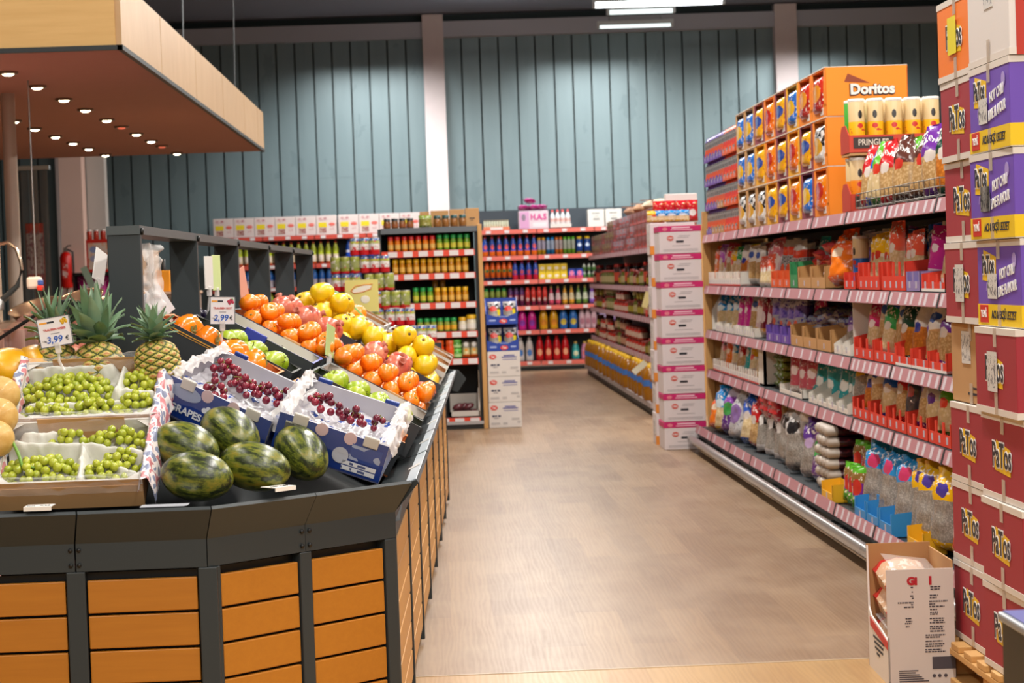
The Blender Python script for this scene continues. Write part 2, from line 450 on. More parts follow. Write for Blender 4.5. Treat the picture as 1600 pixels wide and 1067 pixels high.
def bays(seg, cuts, slat_m, wpost):
    L = lineup(0); a, b = L[seg], L[seg + 1]; d = (b - a).normalized(); nrm = Vector((d.y, -d.x)); tot = (b - a).length
    M0 = Matrix(((d.x, -nrm.x, 0, a.x), (d.y, -nrm.y, 0, a.y), (0, 0, 1, 0), (0, 0, 0, 1)))   # x along, y inwards
    for f in cuts:
        ob('post', MB().bbox(f * tot - wpost / 2, f * tot + wpost / 2, -.004, .05, .02, .657, .003, 0, M0).mesh('post', DARK), stand)
    for f, g in zip(cuts, cuts[1:]):
        mb = MB(); x0, x1 = f * tot + wpost / 2 + .004, g * tot - wpost / 2 - .004
        for k in range(6):
            z1 = .632 - k * .0945
            mb.bbox(x0, x1, .002, .02, z1 - .087, z1, .003, 0, M0)
        mb.box(x0 - .01, x1 + .01, .03, .035, .03, .65, 1, M0)
        ob('slat_panel', mb.mesh('slat_panel', slat_m, BLACK), stand)
bays(0, fr, SLAT, .05)
bays(1, [.03, .5, .97], SLAT, .042)
bays(2, [.004] + [k / 7 for k in range(1, 8)], SLAT_LIT_SIDE, .03)
mbB = MB()
bolt = [(0, 0), (.006, 0), (.006, .004), (0, .005)]
for f in fr[1:-1]:
    for dx in (-.011, .011):
        for z in (.675, .715): mbB.lathe(bolt, 8, 0, True, Matrix.Translation((-2.35 + LF * f + dx, 5.646, z)) @ Matrix.Rotation(PI / 2, 4, 'X'))
for f in (.48, .52):
    for z in (.675, .715):
        p = lineup(.005)[1].lerp(lineup(.005)[2], f); mbB.lathe(bolt, 8, 0, True, Matrix.Translation((p.x, p.y, z)) @ Matrix.Rotation(PI / 4, 4, 'Z') @ Matrix.Rotation(PI / 2, 4, 'X'))
ob('bolts', mbB.mesh('bolts', BLACK), stand)['kind'] = 'stuff'
def bedfn(u, v):
    y = 5.68 + v * (YE - 5.68); y = 5.68 + (v ** 2.2) * (YE - 5.68); x = min(xr(y), -.135 - max(0, 6.15 - y)) - .004 - (1 - u) * (1.5 + (.72 if y < 6.5 else -.65))
    return (x, y, zbed(x, y) - (.03 if y > 7.3 else .10))
ob('bed', MB().grid(70, 90, bedfn).mesh('bed', P('#2f3335', .6)), stand)
ob('back_deck', MB().box(-1.36, -1.02, 6.5, YE, 1.0, 1.03).box(-1.36, -1.33, 6.5, YE, .02, 1.0).mesh('back_deck', DARK2), stand)
ob('end_bracket', MB().poly([(.04, .83), (.10, .825), (.145, .77), (.09, .69), (.03, .71), (.02, .77)], YE - .02, YE, 0).mesh('end_bracket', DARK), stand)
ob('end_board', MB().box(-1.36, .0, YE - .04, YE - .02, .02, 1.0).mesh('end_board', DARK2), stand)
for k in range(6):
    y = 6.48 + 1.25 * k; x = -.897 + SL * (y - 6.48)
    ob('frame_post', MB().bbox(x - .1, x, y, y + .035, .9, 1.565, .003).mesh('frame_post', DARK), stand)
mb = MB(); xa, xb = -.897, -.897 + SL * 6.27
mb.poly([(-.1, 1.563), (0, 1.563), (0, 1.590), (-.1, 1.590)], 6.475, 12.77, 0, Matrix(((1, SL, 0, -.897 - SL * 6.48), (0, 1, 0, 0), (0, 0, 1, 0), (0, 0, 0, 1))))
ob('frame_top_rail', mb.mesh('frame_top_rail', P('#4b5254', .35, name='dark_rail')), stand)
for k in range(6):
    y = 6.48 + 1.25 * k; x = -.897 + SL * (y - 6.48)
    ob('frame_bolt', MB().lathe([(0, .0), (.011, 0), (.011, .008), (0, .01)], 8, 0, True, Matrix.Translation((x, y + .015, 1.572)) @ Matrix.Rotation(PI / 2, 4, 'Y')).mesh('frame_bolt', BLACK), stand)

def tag_on_rim(label, px, py, Y, w_, rz, s):
    p = at(px, py, Y)
    o = thing('price_label', label, 'price label', p, (0, 0, rz), 'price labels on the stand rim')
    ob('card', MB().poly([(-w_ / 2, .005), (w_ / 2, .005), (w_ / 2, .007), (-w_ / 2, .007)], -.01, .05).poly([(-w_ / 2, -.004), (w_ / 2, -.004), (w_ / 2, .007), (-w_ / 2, .007)], -.013, -.01).mesh('card', WHITE), o)
    text(s, .016, o, INK, (w_ * .22, .012, .0075), (0, 0, 0)); text('Sorte', .010, o, INK, (-w_ * .28, .012, .0075), (0, 0, 0))
tag_on_rim('small white price label on the rim under the green grape crates', 60, 799, 5.6, .072, 0, '4,99')
tag_on_rim('small white price label on the slanting rim under the striped melons', 442, 768, 5.76, .072, PI / 4, '1,99')

# ------------------------------------------------------------------ crates
def side_M(d, Y, off=0):
    return Matrix(((CA, SL, SA, xr(Y) - d), (0, 1, 0, Y), (-SA, 0, CA, .80 + TA * d + off), (0, 0, 0, 1)))
def front_M(d, X, off=0):
    return Matrix(((0, 1, 0, X), (-CA, 0, -SA, 5.70 + d), (-SA, 0, CA, .80 + TA * d + off), (0, 0, 0, 1)))
def crate_body(su, sv, h, lo=None):
    t_ = .007; mb = MB(); U, V = su / 2, sv / 2; lo = lo or h
    mb.box(-U, U, -V, V, 0, .006, 1)
    mb.box(-U, U, -V, -V + t_, 0, h, 0, None, (2, 2, 0, 1, 2, 2)); mb.box(-U, U, V - t_, V, 0, h, 0, None, (2, 2, 1, 0, 2, 2))
    mb.box(-U, -U + t_, -V + t_, V - t_, 0, h, 0, None, (2, 2, 2, 2, 0, 1)); mb.box(U - t_, U, -V + t_, V - t_, 0, lo, 0, None, (2, 2, 2, 2, 1, 0))
    for su_ in (-1, 1):                                       # folded corners
        for sv_ in (-1, 1):
            mb.add([(su_ * U, sv_ * V, h - .002), (su_ * (U - .05), sv_ * V, h - .002), (su_ * U, sv_ * (V - .05), h - .002)], [(0, 1, 2)], 2)
    return mb
def crate(label, M, su, sv, h, outer, inner, edge, lo=None, tabs=(), lines=None, group='fruit crates on the sloping side'):
    o = thing('fruit_crate', label, 'crate', M=M, group=group)
    lo = lo or (.07 if M.translation.z < 1 else None)
    ob('tray', crate_body(su, sv, h, lo).mesh('tray', outer, inner, edge), o)
    for tu, tv, tm, wd in tabs:
        ob('hand_tab', MB().bbox(tu - wd, tu + wd, tv * sv / 2 - .006, tv * sv / 2 + .006, h - .03, h + .008, .004).mesh('hand_tab', tm), o)
    if lines is not None:
        ob('printed_line', MB().box(-su / 2 + .01, su / 2 - .01, -sv / 2 - .0015, -sv / 2, h - .014, h - .011).box(-su / 2 + .01, su / 2 - .01, -sv / 2 - .0015, -sv / 2, h - .02, h - .0185).mesh('printed_line', lines), o)
    return o
BLK_CARD = P('#22262a', .55, name='black_crate_card'); NAVY = P('#1d2a66', .5, name='navy_crate_card'); BLUE_IN = P('#24309c', .5)
WHT_CARD = P('#c4beb6', .7, var=.03, name='white_crate_card'); OR_CARD = P('#b9652a', .75, var=.08, name='orange_crate_card')
GOLD = P('#d6962c', .5)
def M_row(Y, upper):
    if Y < 6.8: return side_M(.605 if upper else .215, Y) @ Matrix.Translation((0, 0, -.035))
    if Y < 7.2 and upper: return side_M(.585, Y) @ Matrix.Translation((0, 0, -.028))
    if Y < 7.2: return side_M(.195, Y) @ Matrix.Translation((0, 0, .006))
    return side_M(.565 if upper else .195, Y)
K = .40

# fruit
def fruit_mat(name, c1, c2, sc_, rough=.32, bump=.05, c3=None, bsc=180):
    t = NT(name); oi = t.n('ObjectInfo')
    v = t.n('VectorMath', operation='ADD'); t.l(t.co(), v.inputs[0]); t.l(oi.outputs['Location'], v.inputs[1])
    c = t.mix(t.ramp(t.noise(sc_, v.outputs[0], 4), [(.36, (0, 0, 0)), (.64, (1, 1, 1))]), c1, c2)
    if c3: c = t.mix(t.ramp(t.noise(sc_ * 2.3, v.outputs[0], 3), [(.55, (0, 0, 0)), (.7, (1, 1, 1))]), c, c3)
    t.col(c)
    if bump: t.bump(t.noise(bsc, None, 1), bump, .002)
    return t.set(rough, Coat_Weight=.2, Coat_Roughness=.15)
MAND = fruit_mat('mandarin_peel', '#ee8810', '#e67608', 14, .34, .12)
ORNG = fruit_mat('orange_peel', '#f5960e', '#ee8408', 12, .36, .12)
PERS = fruit_mat('persimmon_skin', '#ee8c14', '#e67c10', 9, .2, 0)
APPL = fruit_mat('green_apple_skin', '#a3b31a', '#8ca616', 10, .4, 0)
RAPP = fruit_mat('dark_red_skin', '#7c1428', '#521020', 12, .2, 0)
POME = fruit_mat('pomegranate_skin', '#c84a3e', '#d98a6a', 9, .26, .03, '#b02838')
QUIN = fruit_mat('quince_skin', '#ecc40e', '#deb00a', 9, .36, .05)
GREEN = P('#5a7a28', .6, var=.15); BROWN = P('#5b4426', .7, var=.15)
def dimple(p, a, v, top=.16, bot=.08, lob=0, amp=0):
    f = 1 + (amp * math.cos(lob * a) * math.sin(PI * v) if lob else 0); return f
def mk_round(name, mat_, rx, rz, lob=0, amp=0, dt=.3, db=.15, end=None, endm=None, n=20, mm=14, pear=0):
    vs_fn = lambda: None
    mb = MB(); vs, fs = [], []
    for i in range(mm + 1):
        th = PI * i / mm
        for k in range(n):
            a = 2 * PI * k / n
            r = math.sin(th) * rx * (1 + amp * math.cos(lob * a) * math.sin(th)) * (1 - pear * (-math.cos(th)))
            z = -math.cos(th) * rz
            q = math.sin(th)
            if i > mm / 2: z -= dt * rz * math.exp(-(q / .28) ** 2)
            else: z += db * rz * math.exp(-(q / .25) ** 2)
            vs.append((r * math.cos(a), r * math.sin(a), z))
    for i in range(mm):
        for k in range(n): fs.append((i * n + k, i * n + (k + 1) % n, (i + 1) * n + (k + 1) % n, (i + 1) * n + k))
    mb.add(vs, fs, 0, True)
    o = ob(name, mb.mesh(name, mat_))
    if end: nm, emb = end; ob(nm, emb.mesh(nm, endm), o)
    return o
ztop = lambda rz, dt: rz * (1 - dt)
def calyx(r, z, n=4, cup=.3):
    mb = MB()
    for k in range(n):
        a = 2 * PI * k / n; c, s = math.cos(a), math.sin(a)
        P0 = lambda x, y, zz: (c * x - s * y, s * x + c * y, z + zz)
        mb.add([P0(0, 0, .002), P0(r * .6, -r * .45, r * cup * .6), P0(r, 0, r * cup * .5), P0(r * .6, r * .45, r * cup * .6)], [(0, 1, 2, 3)], 0, True)
    return mb.lathe([(.004, z), (.003, z + r * .35), (0, z + r * .36)], 6)
MK = {
    'mandarin': lambda: mk_round('mandarin', MAND, .0345, .029, 9, .012, .22, .12, ('stem_end', MB().lathe([(0, .0235), (.004, .0235), (.003, .026), (0, .0262)], 7)), GREEN),
    'orange': lambda: mk_round('orange', ORNG, .056, .05, 9, .008, .14, .08, ('stem_end', MB().lathe([(0, .0435), (.006, .0435), (.004, .047), (0, .047)], 7)), GREEN),
    'persimmon': lambda: mk_round('persimmon', PERS, .046, .036, 4, .045, .16, .1, ('calyx', calyx(.024, .0305)), P('#7d7a3c', .7, var=.2)),
    'green_apple': lambda: mk_round('green_apple', APPL, .038, .035, 5, .006, .22, .14, ('stem', MB().tube([(0, 0, .022), (.002, 0, .034), (.006, 0, .042)], .0016, 5)), BROWN),
    'red_apple': lambda: mk_round('red_apple', RAPP, .036, .036, 5, .012, .26, .2, ('stem', MB().tube([(0, 0, .024), (.002, 0, .036), (.006, 0, .043)], .0016, 5)), BROWN),
    'pomegranate': lambda: mk_round('pomegranate', POME, .05, .047, 6, .02, .06, .08, ('crown', MB().lathe([(.014, .04), (.010, .05), (.016, .062), (.012, .062), (.007, .05), (0, .047)], 10)), P('#b3604a', .5)),
    'quince': lambda: mk_round('quince', QUIN, .048, .049, 5, .035, .2, .14, ('blossom_end', MB().lathe([(0, .041), (.007, .042), (.006, .046), (0, .045)], 7)), BROWN, pear=.12),
}
CNT = {}
def pile(kind, desc, M, su, sv, r, layers, group, jit=.12, where='', skip=None, tilt=1.2, cat=None):
    """layers: (height above the crate floor, how many down the slope, how many across, shift)"""
    nu0, nv0 = layers[0][1], layers[0][2]
    for li, (n_, nu, nv, sh) in enumerate(layers):
        off = li % 2; nu, nv = (nu0 - off, nv0 - off) if len(layers) > 1 else (nu, nv)
        lay = 'top layer' if li == len(layers) - 1 and len(layers) > 1 else ('lower layer' if li == 0 and len(layers) > 1 else 'middle layer' if len(layers) > 1 else 'single layer')
        for j in range(nv):
            for i in range(nu):
                if skip and skip(li, i, j): continue
                u = (i + .5 + off * .5) / nu0 * su - su / 2 + R.uniform(-jit, jit) * r; v = (j + .5 + off * .5) / nv0 * sv - sv / 2 + R.uniform(-jit, jit) * r
                u = max(-su / 2 + r * 1.12, min(su / 2 - r * 1.12, u)); v = max(-sv / 2 + r * 1.12, min(sv / 2 - r * 1.12, v))
                s = R.uniform(.93, 1.06)
                L = M @ Matrix.Translation((u, v, n_ + R.uniform(0, .006))) @ Euler((R.uniform(-tilt, tilt), R.uniform(-tilt, tilt), R.uniform(0, 6)), 'XYZ').to_matrix().to_4x4() @ Matrix.Scale(s, 4)
                put(kind, MK[kind], '%s, %s, %s, %s file from near wall, %s down slope' % (desc, where, lay, ORD[j], ORD[i]), cat or kind.replace('_', ' '), M=L, group=group)

# --- two crates of green grapes facing the entrance
t = NT('printed_wrap'); c = t.ramp(t.noise(34, None, 1), [(0, '#c23a4a'), (.43, '#e9dedd'), (.57, '#3c5a8c')], 'CONSTANT')
c = t.mix(.25, c, '#efe6e6'); t.col(c); WRAP = t.set(.25)
t = NT('tissue'); t.col('#cfcdc4'); TISSUE = t.set(.6, Transmission_Weight=0)
t.bump(t.noise(60), .2, .004)
def crumple(u0, u1, v0, v1, nu, nv, base, amp, seed, hf=None, fr=22):
    def fn(a, b):
        u, v = u0 + (u1 - u0) * a, v0 + (v1 - v0) * b
        q = noise.noise(Vector((u * fr, v * fr, seed))); q2 = noise.noise(Vector((u * fr * 2.3, v * fr * 2.3, seed + 5)))
        return (u + q2 * amp * .5, v + q * amp * .5, base + (hf(u, v) if hf else 0) + amp * (abs(q) + .5 * abs(q2)))
    return MB().grid(nu, nv, fn)
GRAPE_G = fruit_mat('green_grape_skin', '#b2b636', '#98a428', 20, .25, 0); GRAPE_G.node_tree.nodes['Principled BSDF'].inputs['Subsurface Weight'].default_value = 0
GRAPE_R = fruit_mat('red_grape_skin', '#8c1c30', '#5c1028', 20, .22, 0)
STEM = P('#7d7a35', .7, var=.2)
gm = {'green': MB().ell(.0118, .0118, .013, 12, 8).mesh('grape', GRAPE_G), 'red': MB().ell(.0112, .0112, .0118, 12, 8).mesh('grape', GRAPE_R)}
def bunch(label, M, kind, n, ru, rv, seed, group, stem=True, layers=2):
    """grapes packed over a low mound, hung on one branching stem"""
    o = thing('grape_bunch', label, 'grapes', M=M, group=group); q = random.Random(seed); pts = []
    tries = 0
    while len(pts) < n and tries < 4000:
        tries += 1
        a = q.uniform(0, 2 * PI); rr = math.sqrt(q.random()); u, v = ru * rr * math.cos(a), rv * rr * math.sin(a)
        h = .032 * (1 - rr * rr) + q.choice((0, .006, .014)) + .004
        p = Vector((u, v, h))
        if all((p - z).length > .0195 for z in pts): pts.append(p)
    for p in pts:
        g = ob('grape', gm[kind], o, p, (q.uniform(-1, 1), q.uniform(-1, 1), 0)); s = q.uniform(.9, 1.1); g.scale = (s, s, s)
    mb = MB().tube([(-ru * .9, 0, .03), (0, rv * .1, .045), (ru * .7, 0, .03)], .002, 5)
    for k in range(5):
        p = q.choice(pts); mb.tube([(p.x * .5, p.y * .3, .042), p + Vector((0, 0, .008))], .0011, 4)
    ob('stem', mb.mesh('stem', STEM), o)
    return o
def grape_crate(label, d, ridges, seed):
    M = front_M(d, -1.005, .006); su, sv, h = .298, .395, .085
    o = thing('grape_crate', label, 'crate', M=M, group='white crates of green grapes')
    ob('tray', crate_body(su, sv, h).mesh('tray', CARD, WHT_CARD, WHT_CARD), o)
    ob('brown_lining', MB().box(-su / 2 + .008, -su / 2 + .01, -.12, .12, .01, h + .012).mesh('brown_lining', CARD), o); ob('brown_front', MB().box(su / 2, su / 2 + .003, -sv / 2, sv / 2, 0, h * .8).mesh('brown_front', CARD), o)
    def hf(u, v):
        hgt = 0
        for (a, b, c_, d_, hh, wdt) in ridges:
            A, B = Vector((a, b)), Vector((c_, d_)); p = Vector((u, v)); tt = max(0, min(1, (p - A).dot(B - A) / max(1e-6, (B - A).length_squared)))
            hgt = max(hgt, hh * math.exp(-((p - A.lerp(B, tt)).length / wdt) ** 2))
        return hgt
    ob('tissue_paper', crumple(-su / 2 + .012, su / 2 - .004, -sv / 2 + .01, sv / 2 - .01, 60, 80, .028, .012, seed, hf).mesh('tissue_paper', TISSUE), o)
    def fold(sgn):
        def fn(a, b):
            u = -su / 2 - .01 + (su + .03) * a; w_ = b
            q = noise.noise(Vector((u * 30, w_ * 3, seed + sgn))); 
            prof = [(-.012, h - .03), (-.004, h + .012), (.014, h + .016), (.028, h - .02), (.032, .012)]
            f = w_ * (len(prof) - 1); i = min(int(f), len(prof) - 2); f -= i
            x_, z_ = (prof[i][0] * (1 - f) + prof[i + 1][0] * f), (prof[i][1] * (1 - f) + prof[i + 1][1] * f)
            return (u, sgn * (sv / 2 + x_ + .009 * q), z_ + .008 * q)
        return MB().grid(40, 16, fn)
    for sgn in (-1, 1): ob('printed_wrap', fold(sgn).mesh('printed_wrap', WRAP), o)
    def lip(a, b):
        v = -sv / 2 + sv * a; q = noise.noise(Vector((v * 25, b * 4, seed + 9)))
        return (su / 2 - .02 + .03 * b + .004 * q, v, h + .006 + .008 * q - .05 * max(0, b - .5) * 1.6)
    ob('clear_film', MB().grid(50, 10, lip).mesh('clear_film', FILM), o)
    def lipb(a, b):
        v = -sv / 2 + sv * a; q = noise.noise(Vector((v * 20, b * 4, seed + 19)))
        return (-su / 2 + .03 - .05 * b + .004 * q, v, h + .012 * abs(q) - .05 * max(0, .5 - b) + .01 * a)
    ob('clear_film', MB().grid(50, 10, lipb).mesh('clear_film', FILM), o)
    return o, M
gc, GM1 = grape_crate('lower white crate of green grapes with torn tissue, resting on the dark rim', .155, [(-.05, -.19, -.03, .01, .055, .02), (-.03, .02, .13, .03, .06, .018), (-.02, .03, .02, .18, .06, .02), (.05, .06, .09, .17, .04, .015), (.13, -.19, .135, .19, .035, .02), (-.11, -.15, -.1, 0, .045, .02)], 3)
gc2, GM2 = grape_crate('upper white crate of green grapes, behind the lower one', .43, [(-.12, -.19, -.13, .05, .05, .02), (-.1, .09, .02, .08, .06, .018), (.0, .08, .03, .18, .05, .018), (.06, -.16, .06, .12, .045, .016), (.12, -.19, .125, .19, .04, .02)], 8)
def gb(label, M, u, v, n, ru, rv, seed): return bunch(label, M @ Matrix.Translation((u, v, .042)), 'green', int(n * 1.75), ru, rv, seed, 'green grape bunches')
gb('big bunch of green grapes filling the left of the upper crate', GM2, -.02, -.065, 62, .085, .125, 1)
gb('small bunch of green grapes at the back right corner of the upper crate', GM2, -.055, .135, 16, .045, .05, 2)
gb('small bunch of green grapes in the right front tissue pocket of the upper crate', GM2, .055, .135, 13, .035, .05, 3)
gb('flat bunch of green grapes at the front left edge of the upper crate', GM2, .095, -.105, 12, .03, .075, 4)
gb('wide low bunch of green grapes at the front middle of the upper crate', GM2, .085, .03, 18, .03, .08, 5)
g0 = gb('bunch of green grapes with a thick green stalk in the lower crate', GM1, .06, -.085, 34, .06, .105, 6)
ob('stalk', MB().tube([(-.075, -.085, .085), (-.03, -.06, .06), (.01, -.045, .045), (.02, -.01, .045)], [.004, .005, .0045, .002], 7).mesh('stalk', P('#6f9a3a', .5)), g0)
gb('low bunch of green grapes at the front middle of the lower crate', GM1, .085, .07, 20, .035, .075, 7)
gb('bunch of green grapes with bare twigs at the right of the lower crate', GM1, .03, .13, 14, .045, .055, 8)
gb('bunch of green grapes at the back right of the lower crate', GM1, -.075, .105, 18, .045, .075, 9)
gb('few green grapes peeping from tissue at the back left of the lower crate', GM1, -.085, -.03, 7, .02, .06, 10)

FILM_S = film('thin_plastic_skirt', '#f0eef0', .03, .12)
# --- blue boxes of red grapes
t = NT('blue_grape_box'); c = t.mix(t.math('GREATER_THAN', t.noise(5, t.mp((1, 1, 3)), 2), .66), '#1b3c86', '#c9cfd8'); t.col('#143482'); BLUEBOX = t.set(.4)
t = NT('printed_grape_bag'); c = t.mix(t.math('GREATER_THAN', t.noise(26, None, 2), .58), '#bdbac0', '#2a4a9a'); t.col(c); GBAG = t.set(.3)
PALEIN = P('#b9b6bc', .6)
def blue_box(label, P0, eu, ev, su, sv, seed, words_):
    h = .118; eu = Vector(eu).normalized(); ev = Vector(ev); ev = (ev - eu * ev.dot(eu)).normalized(); en = eu.cross(ev)
    M = Matrix(((eu.x, ev.x, en.x, P0[0]), (eu.y, ev.y, en.y, P0[1]), (eu.z, ev.z, en.z, P0[2]), (0, 0, 0, 1))) @ Matrix.Translation((su / 2, sv / 2, -h))
    o = thing('grape_box', label, 'box', M=M, group='blue boxes of red grapes')
    ob('tray', crate_body(su, sv, h, h * .9).mesh('tray', BLUEBOX, PALEIN, PALEIN), o)
    for sv_ in (-1, 1):
        for u in (-.1, .11):
            ob('corner_tab', MB().bbox(u - .022, u + .022, sv_ * sv / 2 - .006, sv_ * sv / 2 + .006, h - .02, h + .012, .003).mesh('corner_tab', WHT_CARD if sv_ < 0 else BLUEBOX), o)
    for u in (-.035, .05):
        ob('vent_hole', MB().lathe([(0, 0), (.019, 0), (.019, .001), (0, .001)], 14, 0, False, Matrix.Translation((u, -sv / 2 - .0005, h - .012)) @ Matrix.Rotation(PI / 2, 4, 'X')).mesh('vent_hole', P('#cdb0b4', .6)), o)
    def hf(u, v): return .03 * math.exp(-((abs(u) - .19) / .03) ** 2) + .02 * noise.noise(Vector((u * 9, v * 9, seed)))
    ob('bag_liner', crumple(-su / 2 + .008, su / 2 - .008, -sv / 2 + .008, sv / 2 - .008, 70, 50, .058, .018, seed, hf, 17).mesh('bag_liner', GBAG), o)
    def skirt(a, b):
        u = -su / 2 - .012 + (su + .02) * a; q = noise.noise(Vector((u * 14, b * 2, seed + 3)))
        return (u, -sv / 2 - .006 - .006 * abs(q), h + .010 - .07 * b + .012 * q)
    ob('plastic_skirt', MB().grid(40, 8, skirt).mesh('plastic_skirt', FILM_S), o)
    for s_ in (-1, 1):
        def end(a, b):
            v = -sv / 2 - .01 + (sv + .02) * a; q = noise.noise(Vector((v * 28, b * 3, seed + s_))); q2 = noise.noise(Vector((v * 60, b * 9, seed)))
            return (s_ * (su / 2 - .03 + .05 * b + .012 * q), v, h + .018 + .014 * q + .008 * q2 - .09 * max(0, b - .55) - .05 * max(0, .3 - b))
        ob('plastic_end', MB().grid(50, 16, end).mesh('plastic_end', FILM_W), o)
    WL = P('#dfe3ea', .5)
    if words_ == 0:
        text('GRAPES', .03, o, WL, (-.085, -sv / 2 - .002, .034), bold=.0008)
        for dx, dz in ((0, 0), (-.011, .012), (.011, .012), (0, .02)):
            ob('printed_flower', MB().lathe([(0, 0), (.008, 0), (.008, .001), (0, .001)], 10, 0, False, Matrix.Translation((-.02 + dx, -sv / 2 - .001, .05 + dz)) @ Matrix.Rotation(PI / 2, 4, 'X')).mesh('printed_flower', GOLD if dz == 0 else WL), o)
        ob('printed_swirl', MB().lathe([(0, 0), (.05, 0), (.05, .001), (0, .001)], 20, 0, False, Matrix.Translation((-.1, -sv / 2 - .001, .088)) @ Matrix.Scale(.45, 4, (0, 0, 1)) @ Matrix.Rotation(PI / 2, 4, 'X')).mesh('printed_swirl', P('#8f9cb8', .5)), o)
    else:
        ob('paper_label', MB().box(-.14, -.08, -sv / 2 - .002, -sv / 2, .01, .1).mesh('paper_label', pack('docket', [(0, '#b9b7b0')], inks=[(.05, .95, '#55534e', 22, 30, .52)], rough=.6)), o)
        ob('round_logo', MB().lathe([(0, 0), (.024, 0), (.024, .001), (0, .001)], 16, 0, False, Matrix.Translation((.035, -sv / 2 - .001, .05)) @ Matrix.Rotation(PI / 2, 4, 'X')).mesh('round_logo', P('#b7bccb', .5)), o)
        ob('printed_panel', MB().box(.06, .15, -sv / 2 - .002, -sv / 2, .045, .095).mesh('printed_panel', pack('winepanel', [(0, '#26428c')], inks=[(.05, .95, '#9aa6c4', 14, 18, .5)], rough=.5)), o)
        for z_ in (.012, .028): ob('white_strip', MB().box(.045, .145, -sv / 2 - .002, -sv / 2, z_, z_ + .012).mesh('white_strip', pack('strip', [(0, '#d5d8de')], inks=[(.2, .8, '#4a5680', 24, 4, .5)], rough=.5)), o)
    return o, M
_, BM1 = blue_box('blue box lettered GRAPES with red grapes in printed bags, higher of two', (-.788, 6.15, 1.152), (.876, -.234, -.422), (.329, .931, .159), .341, .365, 21, 0)
_, BM2 = blue_box('blue box of red grapes with a pasted docket, lower one by the rim', (-.462, 6.05, 1.037), (.939, -.062, -.340), (.161, .960, .229), .324, .354, 33, 1)
def rb(label, M, u, v, n, ru, rv, seed): return bunch(label, M @ Matrix.Translation((u * .85, v * 1.3, .082)), 'red', int(n * 1.0), ru, rv, seed, 'red grape bunches')
rb('red grape bunch at the spine end of the higher blue box', BM1, -.11, .055, 16, .045, .04, 31)
rb('red grape bunch in the middle of the higher blue box', BM1, -.01, .02, 15, .045, .035, 32)
rb('red grape bunch near the lower end of the higher blue box', BM1, .075, .03, 14, .05, .03, 33)
rb('red grapes against the near wall of the higher blue box', BM1, -.05, -.08, 8, .04, .02, 34)
rb('few red grapes at the low corner of the higher blue box', BM1, .13, .05, 6, .03, .02, 37)
rb('red grape bunch at the upper end of the lower blue box', BM2, -.08, .03, 13, .055, .025, 35)
rb('red grapes in the middle of the lower blue box', BM2, .03, .0, 9, .035, .02, 36)
rb('two or three red grapes at the rim end of the lower blue box', BM2, .115, .02, 4, .02, .015, 38)

# --- striped melons on the slanting corner
t = NT('striped_melon_rind')
v = t.mp((2.4, 12, 12)); a = t.noise(3, v, 5, .65); bl = t.noise(60, None, 3)
m1 = t.math('ADD', a, t.math('MULTIPLY', t.math('SUBTRACT', bl, .5), .28))
c = t.ramp(m1, [(.41, '#20280f'), (.47, '#3c4718'), (.53, '#646c22'), (.70, '#8f8026')]); t.col(c)
t.bump(t.noise(30, v, 2), .15, .004); MELON = t.set(.3, Coat_Weight=.25, Coat_Roughness=.2)
def mk_melon():
    mb = MB(); mb.ell(.068, .068, .104, 36, 26, 0, lambda p, a, v: 1 + .012 * math.cos(10 * a) * math.sin(PI * v) - .06 * max(0, p.z) ** 2, Matrix.Rotation(PI / 2, 4, 'Y'))
    o = ob('striped_melon', mb.mesh('striped_melon', MELON))
    ob('stalk_scar', MB().lathe([(0, .098), (.009, .0975), (.007, .101), (0, .1005)], 10, 0, True, Matrix.Rotation(-PI / 2, 4, 'Y')).mesh('stalk_scar', P('#b59a55', .7)), o)
    return o
for (px, py, rz, ry, lab) in ((291, 702, -.5, .28, 'upper left of the striped melons, beside the printed wrap'), (360, 681, -.75, .42, 'striped melon lying highest, against the blue box'), (308, 748, -.35, .12, 'striped melon lying lowest on the left, above the bare white rim sheet'), (398, 733, -.3, .2, 'striped melon in the middle of the front row, brightest yellow'), (471, 712, -.95, .5, 'striped melon farthest right, before the pasted docket')):
    p = on_bed(px, py, .066)
    put('melon', mk_melon, lab, 'melon', p, (R.uniform(0, 3), ry, rz), group='striped green melons')
p = on_bed(295, 783, .0)
o = ob('bare_sheet', MB().poly([(-.07, 0), (.045, 0), (.055, .002), (-.07, .002)], -.028, .03).mesh('bare_sheet', P('#c9ccd4', .3))); o.location = at(262, 784, 5.64); o.location.z = .8245
tag(o, 'bare pale sheet lying on the dark rim below the striped melons', 'sheet')

